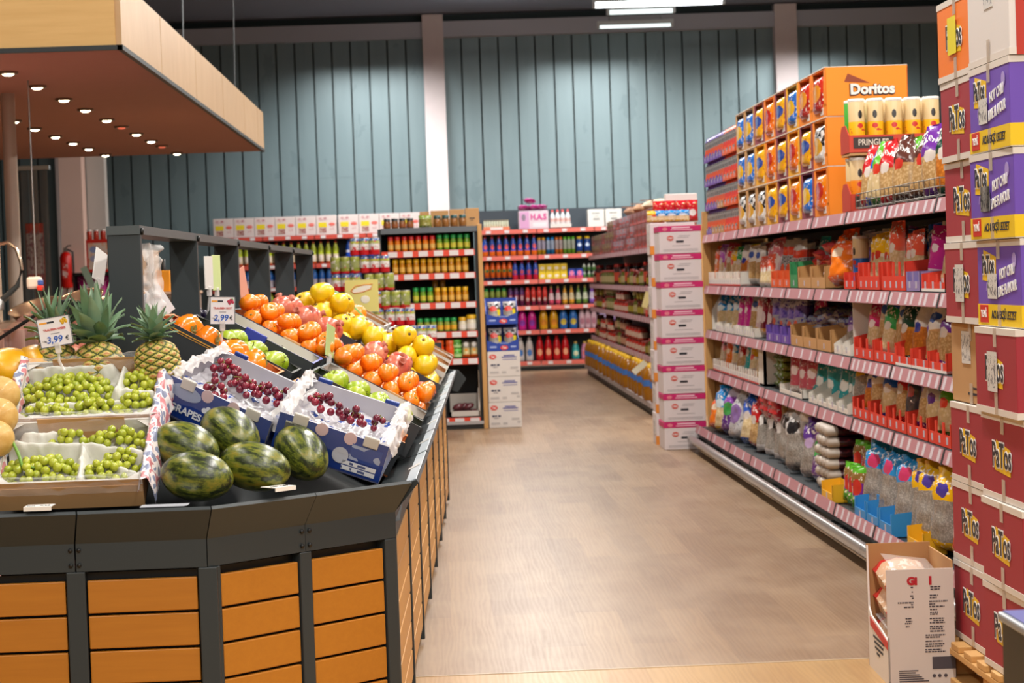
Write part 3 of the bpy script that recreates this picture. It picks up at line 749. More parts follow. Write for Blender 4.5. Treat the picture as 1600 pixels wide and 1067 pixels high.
# --- pineapples
def mk_pine():
    o = ob('pineapple', None); n, mm = 120, 72; H_, Rr = .165, .066
    vs, fs, mi = [], [], []
    def prof(v): return Rr * (max(0, 1 - abs(2 * v - 1) ** 3.2)) ** .5
    for i in range(mm + 1):
        v = i / mm
        for k in range(n):
            a = 2 * PI * k / n
            p1 = (a * 8 / (2 * PI) + v * 7) % 1; p2 = (-a * 8 / (2 * PI) + v * 7) % 1
            e_ = min(min(p1, 1 - p1), min(p2, 1 - p2)) * 2
            r = prof(v) * (1 + .085 * min(1, e_ * 1.8)) if 0 < i < mm else .001
            vs.append((r * math.cos(a), r * math.sin(a), v * H_))
    mb = MB(); b0 = len(mb.v); mb.v += vs
    for i in range(mm):
        for k in range(n):
            a = 2 * PI * (k + .5) / n; v = (i + .5) / mm
            p1 = (a * 8 / (2 * PI) + v * 7) % 1; p2 = (-a * 8 / (2 * PI) + v * 7) % 1
            e_ = min(min(p1, 1 - p1), min(p2, 1 - p2)) * 2
            mb.f.append([i * n + k, i * n + (k + 1) % n, (i + 1) * n + (k + 1) % n, (i + 1) * n + k]); mb.sm.append(True)
            mb.mi.append(1 if e_ < .17 else (0 if e_ < .42 else (2 if e_ < .75 else 3)))
    ob('body', mb.mesh('body', P('#a8a03c', .6, var=.25), P('#3f4a1c', .7, var=.2), P('#c9a868', .6, var=.2), P('#b5713c', .6, var=.2)), o)
    cr = MB(); q = random.Random(4)
    for k in range(36):
        t_ = k / 36; a = k * 2.39996; L = .055 + .08 * t_ ** .8 if t_ < .8 else .13; out = 1.0 * (1 - t_) + .05; w_ = .036 * (1 - .35 * t_)
        pts = []
        for j in range(6):
            f = j / 5; bend = out * (1 + .55 * f)
            r = .016 * (1 - t_ * .6) + L * f * math.sin(min(1.5, bend)); z = H_ - .006 + t_ * .035 + L * f * math.cos(min(1.7, bend))
            ww = w_ * (1 - f ** 1.7) * (1 if j else .9)
            c_, s_ = math.cos(a), math.sin(a)
            pts += [(r * c_ - ww * -s_ * -1, r * s_ + ww * c_ * -1, z + .004), (r * c_, r * s_, z - .003), (r * c_ - ww * s_ * 1, r * s_ + ww * c_, z + .004)]
        cr.add(pts, [(3 * j + i, 3 * j + i + 1, 3 * j + i + 4, 3 * j + i + 3) for j in range(5) for i in range(2)], k % 2, True)
    ob('crown_of_leaves', cr.mesh('crown_of_leaves', P('#6b8a66', .5, var=.25), P('#88a184', .5, var=.25)), o)
    return o
for (px, Y, z0, sc_, rz, tx, lab) in ((84, 6.30, 1.085, 1, 0, .05, 'pineapple half hidden behind the white price sign'), (157, 6.27, 1.065, 1.12, 1.3, -.06, 'largest pineapple, in the middle beside the dark frame post'), (251, 6.20, 1.095, .95, 2.2, -.1, 'pineapple at the right of the dark frame post, leafless low crown')):
    p = at(px, 560, Y); put('pine', mk_pine, lab.replace(', leafless low crown', ', with a short crown'), 'pineapple', (p.x, Y, z0), (tx, .03, rz), group='pineapples')
    # sizes differ a little from fruit to fruit
CURP = [o for o in COL.objects if o.name.startswith('pineapple')]
for o, s_ in zip(CURP, (1, 1.1, .95)): o.scale = (s_, s_, s_ * (1 if s_ < 1 else 1.02))
for ch in CURP[2].children:
    if ch.name.startswith('crown'): ch.scale = (.85, .85, .72); ch.location.z = .046
# yellow and netted melons at the left edge
YEL = fruit_mat('canary_melon_rind', '#f2b708', '#e2a005', 14, .35, .1); NET = fruit_mat('netted_melon_rind', '#c79a4e', '#d8b06a', 26, .6, .3)
def mk_mel(nm, m_, rx, rz, lob): return lambda: ob(nm, MB().ell(rx, rx, rz, 28, 18, 0, lambda p, a, v: 1 + .012 * math.cos(lob * a) * math.sin(PI * v), Matrix.Rotation(PI / 2, 4, 'Y')).mesh(nm, m_))
for px, py, Y, rz, lab in ((18, 585, 6.28, .2, 'yellow canary melon at the frame edge'), (58, 580, 6.30, -.9, 'yellow canary melon leaning beside the pineapples')):
    put('canary', mk_mel('canary_melon', YEL, .07, .092, 12), lab, 'melon', at(px, py, Y), (0, .15, rz), group='yellow melons')
for px, py, Y, lab in ((2, 621, 6.0, 'netted beige melon behind, touching the upper grape crate'), (-2, 655, 5.88, 'netted beige melon below the other one'), (-8, 690, 5.80, 'netted beige melon lowest at the picture edge')):
    put('netted', mk_mel('netted_melon', NET, .052, .055, 10), lab, 'melon', at(px, py, Y), (0, 0, 1), group='netted melons')
bx = thing('small_yellow_box', 'small yellow cardboard box between canary melon and netted melon', 'box', at(4, 600, 6.1))
ob('carton', MB().box(-.06, .02, -.03, .05, -.1, .0).mesh('carton', P('#f0c010', .5)), bx); ob('flap', MB().box(-.06, .02, -.034, -.03, -.03, .004).mesh('flap', P('#f6d44a', .5)), bx)

# --- the rows behind the blue boxes, from near to far
UP, LO = 'upper crate', 'lower crate'
for up in (1, 0):
    nm = 'upper' if up else 'lower'
    crate('black crate of persimmons with a gold line, %s of two' % nm, M_row(6.72, up), K, .36, .12, BLK_CARD, OR_CARD, P('#c98a55', .7), None, (), GOLD)
    crate('black crate of green apples, %s of two behind the persimmons' % nm, M_row(7.10, up), K, .38, .115, BLK_CARD, BLK_CARD, P('#4a4a46', .6))
    crate(('blue-edged white crate with a few green apples, upper row' if up else 'white crate with a few dark red apples, lower row'), M_row(7.56, up), K, .50, .115, BLK_CARD, WHT_CARD, BLUE_IN if up else P('#3a3f42', .6), None,
          [(.07, 1, CARD, .035)] + ([(-.02, -1, BLUE_IN, .04)] if up else []))
    crate('black crate heaped with mandarins, %s of two' % nm, M_row(8.24, up), K, .62, .105, BLK_CARD, CARD_IN, BLK_CARD)
    crate('dark crate of pomegranates, %s of two' % nm, M_row(9.0, up), K, .56, .10, BLK_CARD, CARD_IN, BLK_CARD)
    crate('black crate of yellow quinces with white far wall, %s of two' % nm, M_row(9.93, up), K, .78, .125, P('#38333a', .6), WHT_CARD, P('#57504e', .6))
    crate('white fruit crate with brown inside and orange fruit, %s of two' % nm, M_row(10.85, up), K, .62, .13, WHT_CARD, OR_CARD if up else CARD_IN, WHITE, None, [(.0, -1, CARD, .05)])
    crate('white fruit crate with green print and orange fruit, %s of two' % nm, M_row(11.65, up), K, .58, .13, pack('greenprint', [(0, '#dfe3d8')], inks=[(.2, .8, '#5f9a4a', 9, 4, .55)], rough=.6), CARD_IN, WHITE, None, [(.06, -1, CARD, .04)])
    crate('pale empty fruit crate, %s of two at the far end' % nm, M_row(12.4, up), K, .58, .13, WHT_CARD, CARD_IN, WHITE, None, [(-.05, -1, CARD, .05)])
    crate('pale empty fruit crate by the end bracket, %s of two' % nm, M_row(12.9, up), K, .34, .13, WHT_CARD, CARD_IN, WHITE)
pile('persimmon', 'glossy persimmon', M_row(6.72, 1), K, .36, .046, [(.055, 5, 3, 0), (.105, 4, 2, .1)], 'persimmons', .2, UP, lambda l, i, j: l == 0 and j == 2 and i < 1)
pile('persimmon', 'glossy persimmon', M_row(6.72, 0), K, .36, .046, [(.055, 4, 3, 0)], 'persimmons', .2, LO, lambda l, i, j: i == 0 or (i == 1 and j < 2))
put('persimmon', MK['persimmon'], 'lone persimmon on top of the lower crate at the rim', 'persimmon', M=M_row(6.66, 0) @ Matrix.Translation((.14, 0, .125)), group='persimmons')
pile('green_apple', 'green apple', M_row(7.10, 1), K, .38, .038, [(.05, 5, 5, 0), (.10, 4, 3, .1)], 'green apples', .2, UP, lambda l, i, j: l == 1 and i == 0)
pile('green_apple', 'green apple', M_row(7.10, 0), K, .38, .038, [(.05, 5, 5, 0), (.10, 5, 3, .1)], 'green apples', .2, LO)
pile('green_apple', 'spare green apple', M_row(7.56, 1), K, .5, .038, [(.048, 4, 3, 0)], 'green apples', .4, 'blue-edged crate', lambda l, i, j: (i + j) % 2 == 1 or j == 0)
pile('red_apple', 'dark red apple', M_row(7.56, 0), K, .5, .037, [(.048, 4, 3, 0)], 'dark red apples', .4, 'white crate', lambda l, i, j: j == 0 or (i + j) % 2 == 0)
for up in (1, 0):
    pile('mandarin', 'mandarin', M_row(8.24, up), K, .62, .0345, [(.052, 5, 8, 0), (.103, 5, 8, 0), (.150, 5, 8, 0)], 'mandarins', .2, UP if up else LO, lambda l, i, j: (l == 2 and ((i * 3 + j * 5) % 4 == 0 or j in (0, 7))))
    pile('pomegranate', 'pomegranate', M_row(9.0, up), K, .56, .05, [(.07, 4, 5, 0), (.145, 3, 4, .1)], 'pomegranates', .2, UP if up else LO, lambda l, i, j: l == 1 and ((i + j) % 3 == 2 or (not up and i == 2)))
    pile('quince', 'yellow quince', M_row(9.93, up), K, .78, .049, [(.085, 4, 7, 0), (.160, 4, 7, .1), (.235, 4, 7, 0)], 'quinces', .2, UP if up else LO, lambda l, i, j: (l == 1 and ((i * 2 + j) % 5 == 0 or j > 4)) or (l == 2 and not (i in (1, 2) and j in (1, 2, 3))))
    pile('orange', 'large orange', M_row(10.85, up), K, .62, .056, [(.075, 3, 4, 0), (.165, 3, 4, .0)], 'oranges', .2, ('upper' if up else 'lower') + ' near white crate', lambda l, i, j: (l == 0 and not up and i == 2 and j > 1) or (l == 1 and not up and i == 1))
    pile('orange', 'large orange', M_row(11.65, up), K, .58, .056, [(.075, 3, 4, 0)], 'oranges', .2, ('upper' if up else 'lower') + ' green-print crate', lambda l, i, j: (i + j) % 3 == 0 or (not up and i == 2))
pile('mandarin', 'bridging mandarin', side_M(.38, 8.24), .16, .62, .0345, [(.135, 2, 8, 0)], 'mandarins', .3, 'over crate ends', lambda l, i, j: (i + j) % 4 == 3)
pile('quince', 'bridging quince', side_M(.38, 9.9), .22, .6, .049, [(.165, 2, 5, 0)], 'quinces', .3, 'over crate ends', lambda l, i, j: (i + j) % 3 == 2)
o = ob('leaf_bundle', MB().grid(10, 4, lambda a, b: (-.14 + .28 * a, -.02 + .04 * b * (1 - a * .5), .01 + .03 * math.sin(PI * a) + .01 * math.sin(PI * b))).grid(10, 4, lambda a, b: (-.14 + .2 * a, .02 + .04 * b * (1 - a * .5), .02 + .035 * math.sin(PI * a) + .01 * math.sin(PI * b))).mesh('leaf_bundle', P('#5f8f2c', .5, var=.3)), M=M_row(10.0, 1) @ Matrix.Translation((.02, .28, .19)))
tag(o, 'broad green leaves laid over the upper quinces', 'leaves'); o['kind'] = 'stuff'
for i, (up, u, v) in enumerate(((1, .12, .3), (0, -.08, .3), (0, .06, .32))):
    o = thing('paper_flag', ['beige paper flag with leaf print above the upper quinces', 'beige paper flag between upper and lower quince crates', 'beige paper flag at the far wall of the lower quinces'][i], 'paper flag', M=M_row(9.93, up) @ Matrix.Translation((u, v, .13)), group='paper flags')
    ob('flag', MB().poly([(-.05, -.02), (.05, -.02), (.04, .05), (-.03, .06)], 0, .003).mesh('flag', P('#dcbf98', .7)), o)
    ob('leaf_print', MB().poly([(-.02, .0), (.03, .02), (-.015, .012)], -.002, 0).poly([(-.02, 0), (.0, .04), (-.008, .012)], -.002, 0).mesh('leaf_print', P('#4f7d2e', .6)), o)
# dark grapes on the far side of the spine
gm['blue'] = MB().ell(.0125, .0125, .015, 12, 8).mesh('grape', fruit_mat('blue_grape_skin', '#1c1630', '#2c2244', 18, .35, 0))
bunch('heaped bunch of blue-black grapes seen between two frame posts', Matrix.Translation((-.92, 8.05, 1.225)) @ Matrix.Scale(1.6, 4), 'blue', 60, .07, .09, 77, None)

# --- price signs
def sign(label, p, wd, hh, tilt, big, title, icol, clip_len):
    o = thing('price_sign', label, 'price sign', p, (0, tilt, 0), 'hand-written price signs')
    ob('card', MB().bbox(-wd / 2, wd / 2, -.0015, .0015, -hh / 2, hh / 2, .001).mesh('card', P('#e8e4e6', .4)), o)
    for x0, x1, z0, z1 in ((-wd / 2, wd / 2, hh / 2 - .002, hh / 2), (-wd / 2, wd / 2, -hh / 2, -hh / 2 + .002)):
        ob('border', MB().box(x0, x1, -.0025, -.001, z0, z1).mesh('border', P('#5a5f66', .4)), o)
    for x0 in (-wd / 2, wd / 2 - .002): ob('border', MB().box(x0, x0 + .002, -.0025, -.001, -hh / 2, hh / 2).mesh('border', P('#5a5f66', .4)), o)
    ob('shop_name', MB().box(-wd * .43, -wd * .2, -.002, -.0014, hh * .3, hh * .36).mesh('shop_name', P('#e8a03c', .5)), o)
    ob('shop_name', MB().box(-wd * .19, wd * .02, -.002, -.0014, hh * .3, hh * .36).mesh('shop_name', INK), o)
    mb = MB()
    for dx, dz in ((0, 0), (.006, .003), (-.005, .002), (.002, .006), (-.002, -.004), (.008, -.001)): mb.ell(.0045, .0008, .0045, 8, 6, 0, None, Matrix.Translation((wd * .3 + dx, -.002, hh * .3 + dz)))
    ob('fruit_picture', mb.mesh('fruit_picture', P(icol, .5)), o)
    ob('leaf_picture', MB().ell(.004, .0008, .002, 8, 6, 0, None, Matrix.Translation((wd * .3 + .006, -.002, hh * .3 + .009))).mesh('leaf_picture', GREEN), o)
    text(title, .0085, o, P('#c9483e', .5), (0, -.002, hh * .08), bold=.0002)
    ob('small_print', MB().box(-wd * .13, wd * .14, -.002, -.0014, -hh * .07, -hh * .045).mesh('small_print', P('#8a8a8c', .5)), o)
    text(big, .026, o, P('#1f56b4', .4), (-.005, -.002, -hh * .27), bold=.0004, shear=.15)
    text('\u20ac', .017, o, INK, (wd * .34, -.002, -hh * .27)); text('1 kg', .007, o, INK, (-wd * .36, -.002, -hh * .28))
    ob('clip', MB().bbox(-.008, .008, -.006, .006, -hh / 2 - .02, -hh / 2 + .012, .002).tube([(0, 0, -hh / 2 - .015), (-.004, .004, -hh / 2 - clip_len * .6), (.006, 0, -hh / 2 - clip_len)], .0042, 6).mesh('clip', FILM_W), o)
sign('white price sign 3,99 leaning before the pineapples', at(86, 522, 6.0), .092, .083, -.14, '3,99', 'TRAUBEN WEISS', '#d8a81c', .07)
sign('white price sign 2,99 clipped above the red grape box', at(348, 489, 6.62), .078, .087, .04, '2,99', 'TRAUBEN ROT', '#b02848', .075)
def side_sign(label, px, py, Y, hh, col, rz=1.35, ty=.2, cat='price sign'):
    o = thing('sign_holder', label, cat, at(px, py, Y), (0, ty, rz), 'edge-on sign holders on the stand')
    ob('card', MB().bbox(-.04, .04, -.002, .002, -hh / 2, hh / 2, .001).mesh('card', P(col, .4)), o)
    ob('clip', MB().bbox(-.012, .012, -.006, .006, -hh / 2 - .025, -hh / 2 + .01, .002).tube([(0, 0, -hh / 2 - .02), (0, .01, -hh / 2 - .1)], .004, 6).mesh('clip', FILM_W), o)
side_sign('thin green sign seen edge-on among the mandarins', 516, 537, 7.95, .12, '#b9cf8c', 1.25, .25)
side_sign('green sign card hanging beside the second frame post', 338, 430, 7.9, .13, '#c9dc9c', 1.3, 0)
side_sign('white sign card hanging beside the green one', 326, 430, 7.8, .12, '#dcdad6', 1.3, 0)
side_sign('salmon sign card slanting between third and fourth frame posts', 379, 447, 9.4, .14, '#e2a08c', 1.2, -.3)
side_sign('pale sign strip standing at the fourth frame post', 411, 425, 10.3, .14, '#c9b8a8', 1.35, -.1)
side_sign('white sign card leaning before the dark end post', 156, 420, 7.2, .11, '#e2dfdc', 1.25, .35)
side_sign('white sign card tilted beside the first frame post', 246, 478, 6.75, .1, '#d8dadf', .6, -.6)
o = thing('plastic_bag_roll', 'crinkled clear plastic bag hanging inside the first frame opening', 'plastic bag', at(236, 445, 6.7))
ob('bag', crumple(-.03, .03, -.12, .12, 16, 40, 0, .03, 4, None, 18).mesh('bag', FILM_W), o, (0, 0, 0), (PI / 2, 0, .6)); ob('roll', MB().lathe([(.012, -.1), (.012, .1)], 10).mesh('roll', FILM_W), o, (0, 0, .0), (0, 0, 0))
# ------------------------------------------------------------------ long snack shelf on the right
GX, GD = 2.06, .52                                            # front edge of the shelves, their depth
LEV = {'top': 1.66, 'second': 1.27, 'third': .93, 'fourth': .625, 'bottom': .20}
RAIL = P('#b67f86', .4, name='pink_price_rail'); SHELFM = P('#2a3136', .5, name='dark_shelf'); STEEL = P('#b9b6b4', .28, .8, name='steel_tube')
def mk_unit(L):
    o = ob('shelf_unit', None)
    ob('back_panel', MB().box(GD - .03, GD, .002, L - .002, .05, 1.62).mesh('back_panel', P('#1c2226', .6)), o)
    ob('base', MB().box(-.10, GD, .003, L - .003, .10, .175).box(-.06, GD, .003, L - .003, 0, .10, 1).mesh('base', SHELFM, BLACK), o)
    ob('bumper', MB().tube([(-.155, .002, .085), (-.155, L - .002, .085)], .03, 12).mesh('bumper', STEEL), o)
    for y in (.12, L - .12): ob('bumper_bracket', MB().box(-.15, -.06, y - .02, y + .02, .06, .1).mesh('bumper_bracket', DARK2), o)
    for nm in ('top', 'second', 'third', 'fourth'):
        z = LEV[nm]; ob('shelf', MB().box(.0, GD - .03, .003, L - .003, z - .045, z - .004).mesh('shelf', SHELFM), o)
    for nm in LEV:
        z = LEV[nm]; x = -.1 if nm == 'bottom' else 0
        r = ob('price_rail', MB().poly([(x - .006, z - .004), (x - .022, z - .062), (x - .016, z - .064), (x, z - .006)], .012, L - .012).mesh('price_rail', RAIL), o)
        ob('rail_end', MB().poly([(x - .007, z + .0), (x - .026, z - .066), (x - .016, z - .066), (x + .004, z - .004)], -.012, .012).mesh('rail_end', DARK2), r)
    return o
tagme = MB().poly([(-.0075, -.008), (-.0225, -.058), (-.0205, -.058), (-.0055, -.008)], -.022, .022).mesh('price_tag', P('#cdc3ca', .45))
UN = []
for k in range(9):
    y0 = 7.73 + .97 * k
    if k == 0: u = mk_unit(.97); tag(u, '', 'shelf unit'); u.location = (GX, y0, 0)
    else: u = dup(UN[0], '', (GX, y0, 0), (0, 0, 0))
    u['label'] = 'dark snack shelf unit with pink price rails, %s from the carton stacks' % ORD[k]; u['group'] = 'snack shelf units along the aisle'
    UN.append(u)
for k, u in enumerate(UN):
    for r in [c for c in u.children if c.name.startswith('price_rail')]:
        pass
def add_tags(unit, li, n, seed):
    q = random.Random(seed); rails = [c for c in unit.children if c.name.startswith('price_rail')]
    r = rails[li]; nm = list(LEV)[li]
    for i in range(n):
        y = .97 * (i + .5 + q.uniform(-.2, .2)) / n
        ob('price_tag', tagme, r, (-.1 if nm == 'bottom' else 0, y, LEV[nm]))
for k, u in enumerate(UN):
    for li in range(5): add_tags(u, li, (7 if k < 3 else 3 if k < 6 else 2), k * 7 + li)
o = thing('end_panel', 'tall wooden end panel closing the far end of the snack shelf', 'end panel', (2.07, 16.47, 0))
ob('edge_post', MB().bbox(-.02, .04, 0, .05, 0, 1.84, .004).mesh('edge_post', ENDWOOD), o); ob('board', MB().box(.04, .6, .01, .04, 0, 1.84).mesh('board', ENDWOOD), o)

# packaging shapes: their front looks to -y
def bag_mesh(w_, h, d, seed, top=.05, wr=.006, nu=10, nv=12, tied=False, sag=0):
    mb = MB(); q = seed * 7.3
    def half(sg):
        def fn(a, b):
            x = (a - .5) * w_; e = max(0, 1 - abs(2 * a - 1) ** 2.6) ** (.34 if w_ > .3 else .55)
            fz = min(1, b / .10) ** .6 * min(1, max(0, (1 - b)) / (.34 if tied else .2)) ** .8
            pin = 1 - (.5 * max(0, (b - .66) / .34) if tied and b < .86 else (.42 if tied else 0) if tied else .0)
            pin -= .05 * math.sin(PI * b)
            th = d / 2 * e * fz * (1 + .25 * sag * (1 - b))
            nz = noise.noise(Vector((x * 22 + q, b * h * 22, sg * 3 + q))) + .5 * noise.noise(Vector((x * 55 + q, b * h * 40, sg * 3 + q)))
            return (x * pin, -sg * th + nz * wr * (1.6 if b > .8 else 1) * (1 if 0 < a < 1 else .3), b * h * (1 - .015 * abs(nz)))
        return fn
    for sg in (1, -1):
        b0 = len(mb.f); mb.grid(nu, nv, half(sg))
        if sg < 0:
            for f in mb.f[b0:]: f.reverse()
    return mb
BM = {}
def bagm(shape, mat_):
    k = (shape, mat_.name)
    if k not in BM:
        sh = dict(nut=(.15, .27, .07, 1, .05, .006, 10, 12, False, .5), small=(.12, .20, .05, 2, .05, .005, 8, 10, False, .3), tied=(.16, .285, .09, 3, .05, .008, 10, 14, True, .6),
                  tall=(.13, .25, .05, 4, .05, .005, 8, 12, False, .3), big=(.22, .345, .12, 5, .05, .014, 12, 16, False, .6), pouch=(.17, .24, .05, 6, .05, .004, 8, 12, False, .6),
                  chips=(.36, .24, .17, 7, .05, .006, 10, 12, False, 0), large=(.27, .35, .14, 8, .05, .018, 12, 16, True, .5))[shape]
        BM[k] = bag_mesh(*sh).mesh('bag', mat_)
    return BM[k]
# prints
SEED = (.12, .52, '#dcbc8c', '#b08a58', 75); PALE = (.12, .5, '#ead9b8', '#ceb688', 60); ORNUT = (.10, .52, '#e08c34', '#b86a26', 70); GREY = (.14, .62, '#b3aca4', '#857f78', 110); PIST = (.1, .7, '#b3a05c', '#7d7d34', 60)
def pk(key, a, b, c, grain=None, blob='#d9cfc8', bp=(.5, .55, .2, .08), rough=.2, ink='#f4f0ee'):
    return pack(key, [(0, a), (.14, b), (.56, c)], [bp + (blob,)] if blob else [], [(.7, .92, ink, 45, 45, .58), (.03, .12, ink, 70, 40, .6)] + ([] if grain else [(.2, .6, ink, 38, 60, .68)]), grain, rough, wob=True)
PKS = {
 'red nuts': pk('red_nuts', '#b01820', '#c02a24', '#c41e24', SEED), 'blue nuts': pk('blue_nuts', '#1c4fb4', '#d8cfc0', '#1f5fd0', PALE), 'green nuts': pk('green_nuts', '#2e7d32', '#c9b88c', '#5fb42a', PALE, '#d23a2a'),
 'purple nuts': pk('purple_nuts', '#5b2a86', '#c8a878', '#6f2f9a', SEED), 'brown nuts': pk('brown_nuts', '#4a2a1c', '#b98a56', '#5a2f26', SEED, '#c8352c'), 'dark green nuts': pk('dkgreen_nuts', '#1d4a34', '#d2922c', '#184434', ORNUT),
 'silver': pk('silver_bag', '#c9c6c8', '#d5d2d2', '#bdbcc2', PALE, '#5a2a88'), 'yellow': pk('yellow_bag', '#e2b414', '#efe4d2', '#f0bc14', PALE, '#d0402c'), 'orange nuts': pk('orange_nuts', '#e4e0de', '#d07a2a', '#e9e4e2', ORNUT, '#2a3fa8'),
 'teal': pk('teal_bag', '#9a9890', '#1f9aa4', '#128f9c', None, '#e8efee', (.5, .42, .3, .12)), 'pink': pk('pink_bag', '#c9b0b0', '#c22a6a', '#d4307a', PALE, '#f2e2e8'), 'magenta': pk('magenta_bag', '#e8d8e0', '#d22f9a', '#c01f86', None, '#f4e6f0'),
 'sky': pk('sky_bag', '#d8a81c', '#1f8fd0', '#1a86cf', PALE, '#d8eaf4', (.5, .6, .3, .1)), 'maroon': pk('maroon_bag', '#c88a2a', '#7a1c30', '#8a1f34', None, '#e0d0d6', (.5, .42, .32, .14)), 'pink pouch': pk('pink_pouch', '#b9a9a4', '#c95a6a', '#c04a5e', None, '#efdfe0', (.5, .5, .3, .12)),
 'lilac': pk('lilac_bag', '#e0d0e8', '#a84fc0', '#b85fd0', PALE), 'orange': pk('orange_bag', '#e8641a', '#f07a1c', '#ee5f14', None, '#f4e0c8'), 'white red': pk('white_red_bag', '#c83a3a', '#e4dcd8', '#e0d8d4', None, '#c2323c', (.5, .5, .3, .16), .3, '#b83a48'),
 'check': pk('check_bag', '#d09a2a', '#d8b8c0', '#d06a78', None, '#ecdcdc', (.5, .45, .36, .2)), 'grey red': pack('grey_red_bag', [(0, '#a8a6a8'), (.62, '#d23a20'), (.82, '#cfc8c4')], [(.5, .3, .2, .12, '#e05a3a')], [(.1, .6, '#5a5c60', 70, 70, .52)], None, .22),
 'purple white': pack('purple_white_bag', [(0, '#a9a6b0'), (.45, '#7f6ab8'), (.72, '#c9c4d8')], [(.5, .3, .2, .1, '#d8553a')], [(.05, .9, '#4a3a9a', 60, 50, .56)], None, .22), 'pistachio': pk('pistachio_bag', '#6f8a2c', '#8aa03a', '#7d9434', PIST, None, rough=.2),
 'green': pk('green_bag', '#e4d8c0', '#2f9a4a', '#2aa05a', PALE), 'dark': pk('dark_bag', '#3a3440', '#2c2a36', '#3c3a48', None, '#a84040'), 'salmon': pk('salmon_bag', '#d8c4b4', '#e2694e', '#e85f46', PALE, '#e9e2dc'),
 'cereal': pk('nut_window_white', '#e8e2da', '#c9a070', '#ece6e0', SEED, '#2f58b0', (.5, .75, .3, .08)), 'black yellow': pk('black_yellow', '#e8b81a', '#8a8478', '#2a2a2c', GREY, '#e2b414', (.4, .7, .4, .1)),
 'blue grey': pk('blue_grey', '#2f8fd0', '#9a948c', '#2288c8', GREY, '#c83a6a', (.5, .72, .24, .09)), 'yellow grey': pk('yellow_grey', '#e4b41c', '#a39d94', '#e8b414', GREY, '#4a3a9a', (.5, .74, .2, .08)),
 'red foil': pack('red_foil', [(0, '#b31622'), (.5, '#c81c26')], [(.5, .4, .3, .16, '#d8d2ce')], [(.1, .9, '#d9b86a', 35, 35, .64)], None, .14, .7), 'white grey': pk('white_grey', '#8a8682', '#7a746e', '#c9c5c2', GREY, '#26262a', (.5, .72, .3, .1), ink='#2a2a30'),
 'black white': pk('black_white', '#d0cccc', '#8f8a86', '#1f1f24', GREY, '#e0dcda', (.5, .74, .2, .14)), 'purple grey': pk('purple_grey', '#a09a98', '#8f8a88', '#5f3a94', GREY, '#b9a0c8'), 'silver teal': pk('silver_teal', '#c9c6c4', '#14a0a0', '#159a9c', None, '#d8dedd'),
 'purple foil': pack('purple_foil', [(0, '#5a2a80'), (.4, '#8f4ab0'), (.75, '#c8bcd0')], [(.5, .5, .3, .14, '#3a9a4a')], [(.1, .9, '#d9d2dc', 40, 40, .6)], None, .16, .7), 'silver foil': pack('silver_foil', [(0, '#b5b3b6'), (.6, '#c9c7ca')], [(.5, .5, .3, .2, '#8a6aa8')], [(.1, .9, '#6a6870', 45, 45, .62)], None, .16, .7),
 'candy': pack('candy_bag', [(0, '#3f8f2a'), (.3, '#6a2a86'), (.6, '#8a6a3a'), (.85, '#58a82a')], [(.5, .5, .3, .2, '#c2302c')], [(.1, .9, '#e4dcc8', 40, 40, .6)], None, .18),
 'chips blue': pack('chips_blue', [(0, '#1f6ac8'), (.75, '#2a7fd8')], [(.5, .45, .32, .2, '#e8b41c')], [(.1, .9, '#e9e6e2', 40, 40, .6)], None, .16), 'chips yellow': pack('chips_yellow', [(0, '#e8a81a'), (.7, '#f0bc20')], [(.5, .5, .34, .16, '#2a4aa0')], [(.1, .9, '#c23a24', 40, 40, .62)], None, .16),
 'chips black': pack('chips_black', [(0, '#c8c4c2'), (.4, '#24242c')], [(.5, .4, .3, .2, '#d8a02a')], [(.1, .9, '#e9e6e4', 35, 35, .52)], None, .16), 'chips orange': pack('chips_orange', [(0, '#e06a14'), (.6, '#ec8a1a')], [(.5, .5, .3, .2, '#c22a1c')], [(.1, .9, '#e9e4dc', 40, 40, .6)], None, .16),
 'chips red': pack('chips_red', [(0, '#a81c1c'), (.5, '#cc2a20')], [(.5, .5, .3, .2, '#e8962a')], [(.1, .9, '#e9e4dc', 40, 40, .6)], None, .16), 'snack grey': pack('snack_grey', [(0, '#9f9a98'), (.8, '#6a50a8')], [(.5, .35, .25, .14, '#d0563a')], [(.1, .8, '#5a5658', 60, 60, .5)], None, .22),
 'snack orange': pack('snack_orange', [(0, '#9f9a98'), (.8, '#d8482a')], [(.5, .35, .25, .14, '#d0403a')], [(.1, .8, '#5a5658', 60, 60, .5)], None, .22),
}
BNAME = dict(nut='nut_bag', tied='nut_bag', tall='snack_bag', small='snack_pack', pouch='pouch', chips='crisp_bag', big='seed_bag', large='large_bag')
def mk_bag(shape, style): return lambda: ob(BNAME[shape], bagm(shape, PKS[style]))
RED_T = P('#d8341c', .5, name='red_tray_card'); WHT_T = P('#ddd6cc', .6, name='white_tray_card'); PUR_T = P('#6a4aa4', .5, name='purple_tray_card'); ORG_T = P('#e05a24', .5, name='orange_tray_card')
BRN_T = P('#b98a54', .8, var=.06, name='brown_tray_card'); BLU_T = P('#2f8ccc', .5, name='blue_tray_card'); YEL_T = P('#e6b01c', .5, name='yellow_tray_card'); GRN_T = P('#2f8a52', .5); LIL_T = P('#8f80b4', .45)
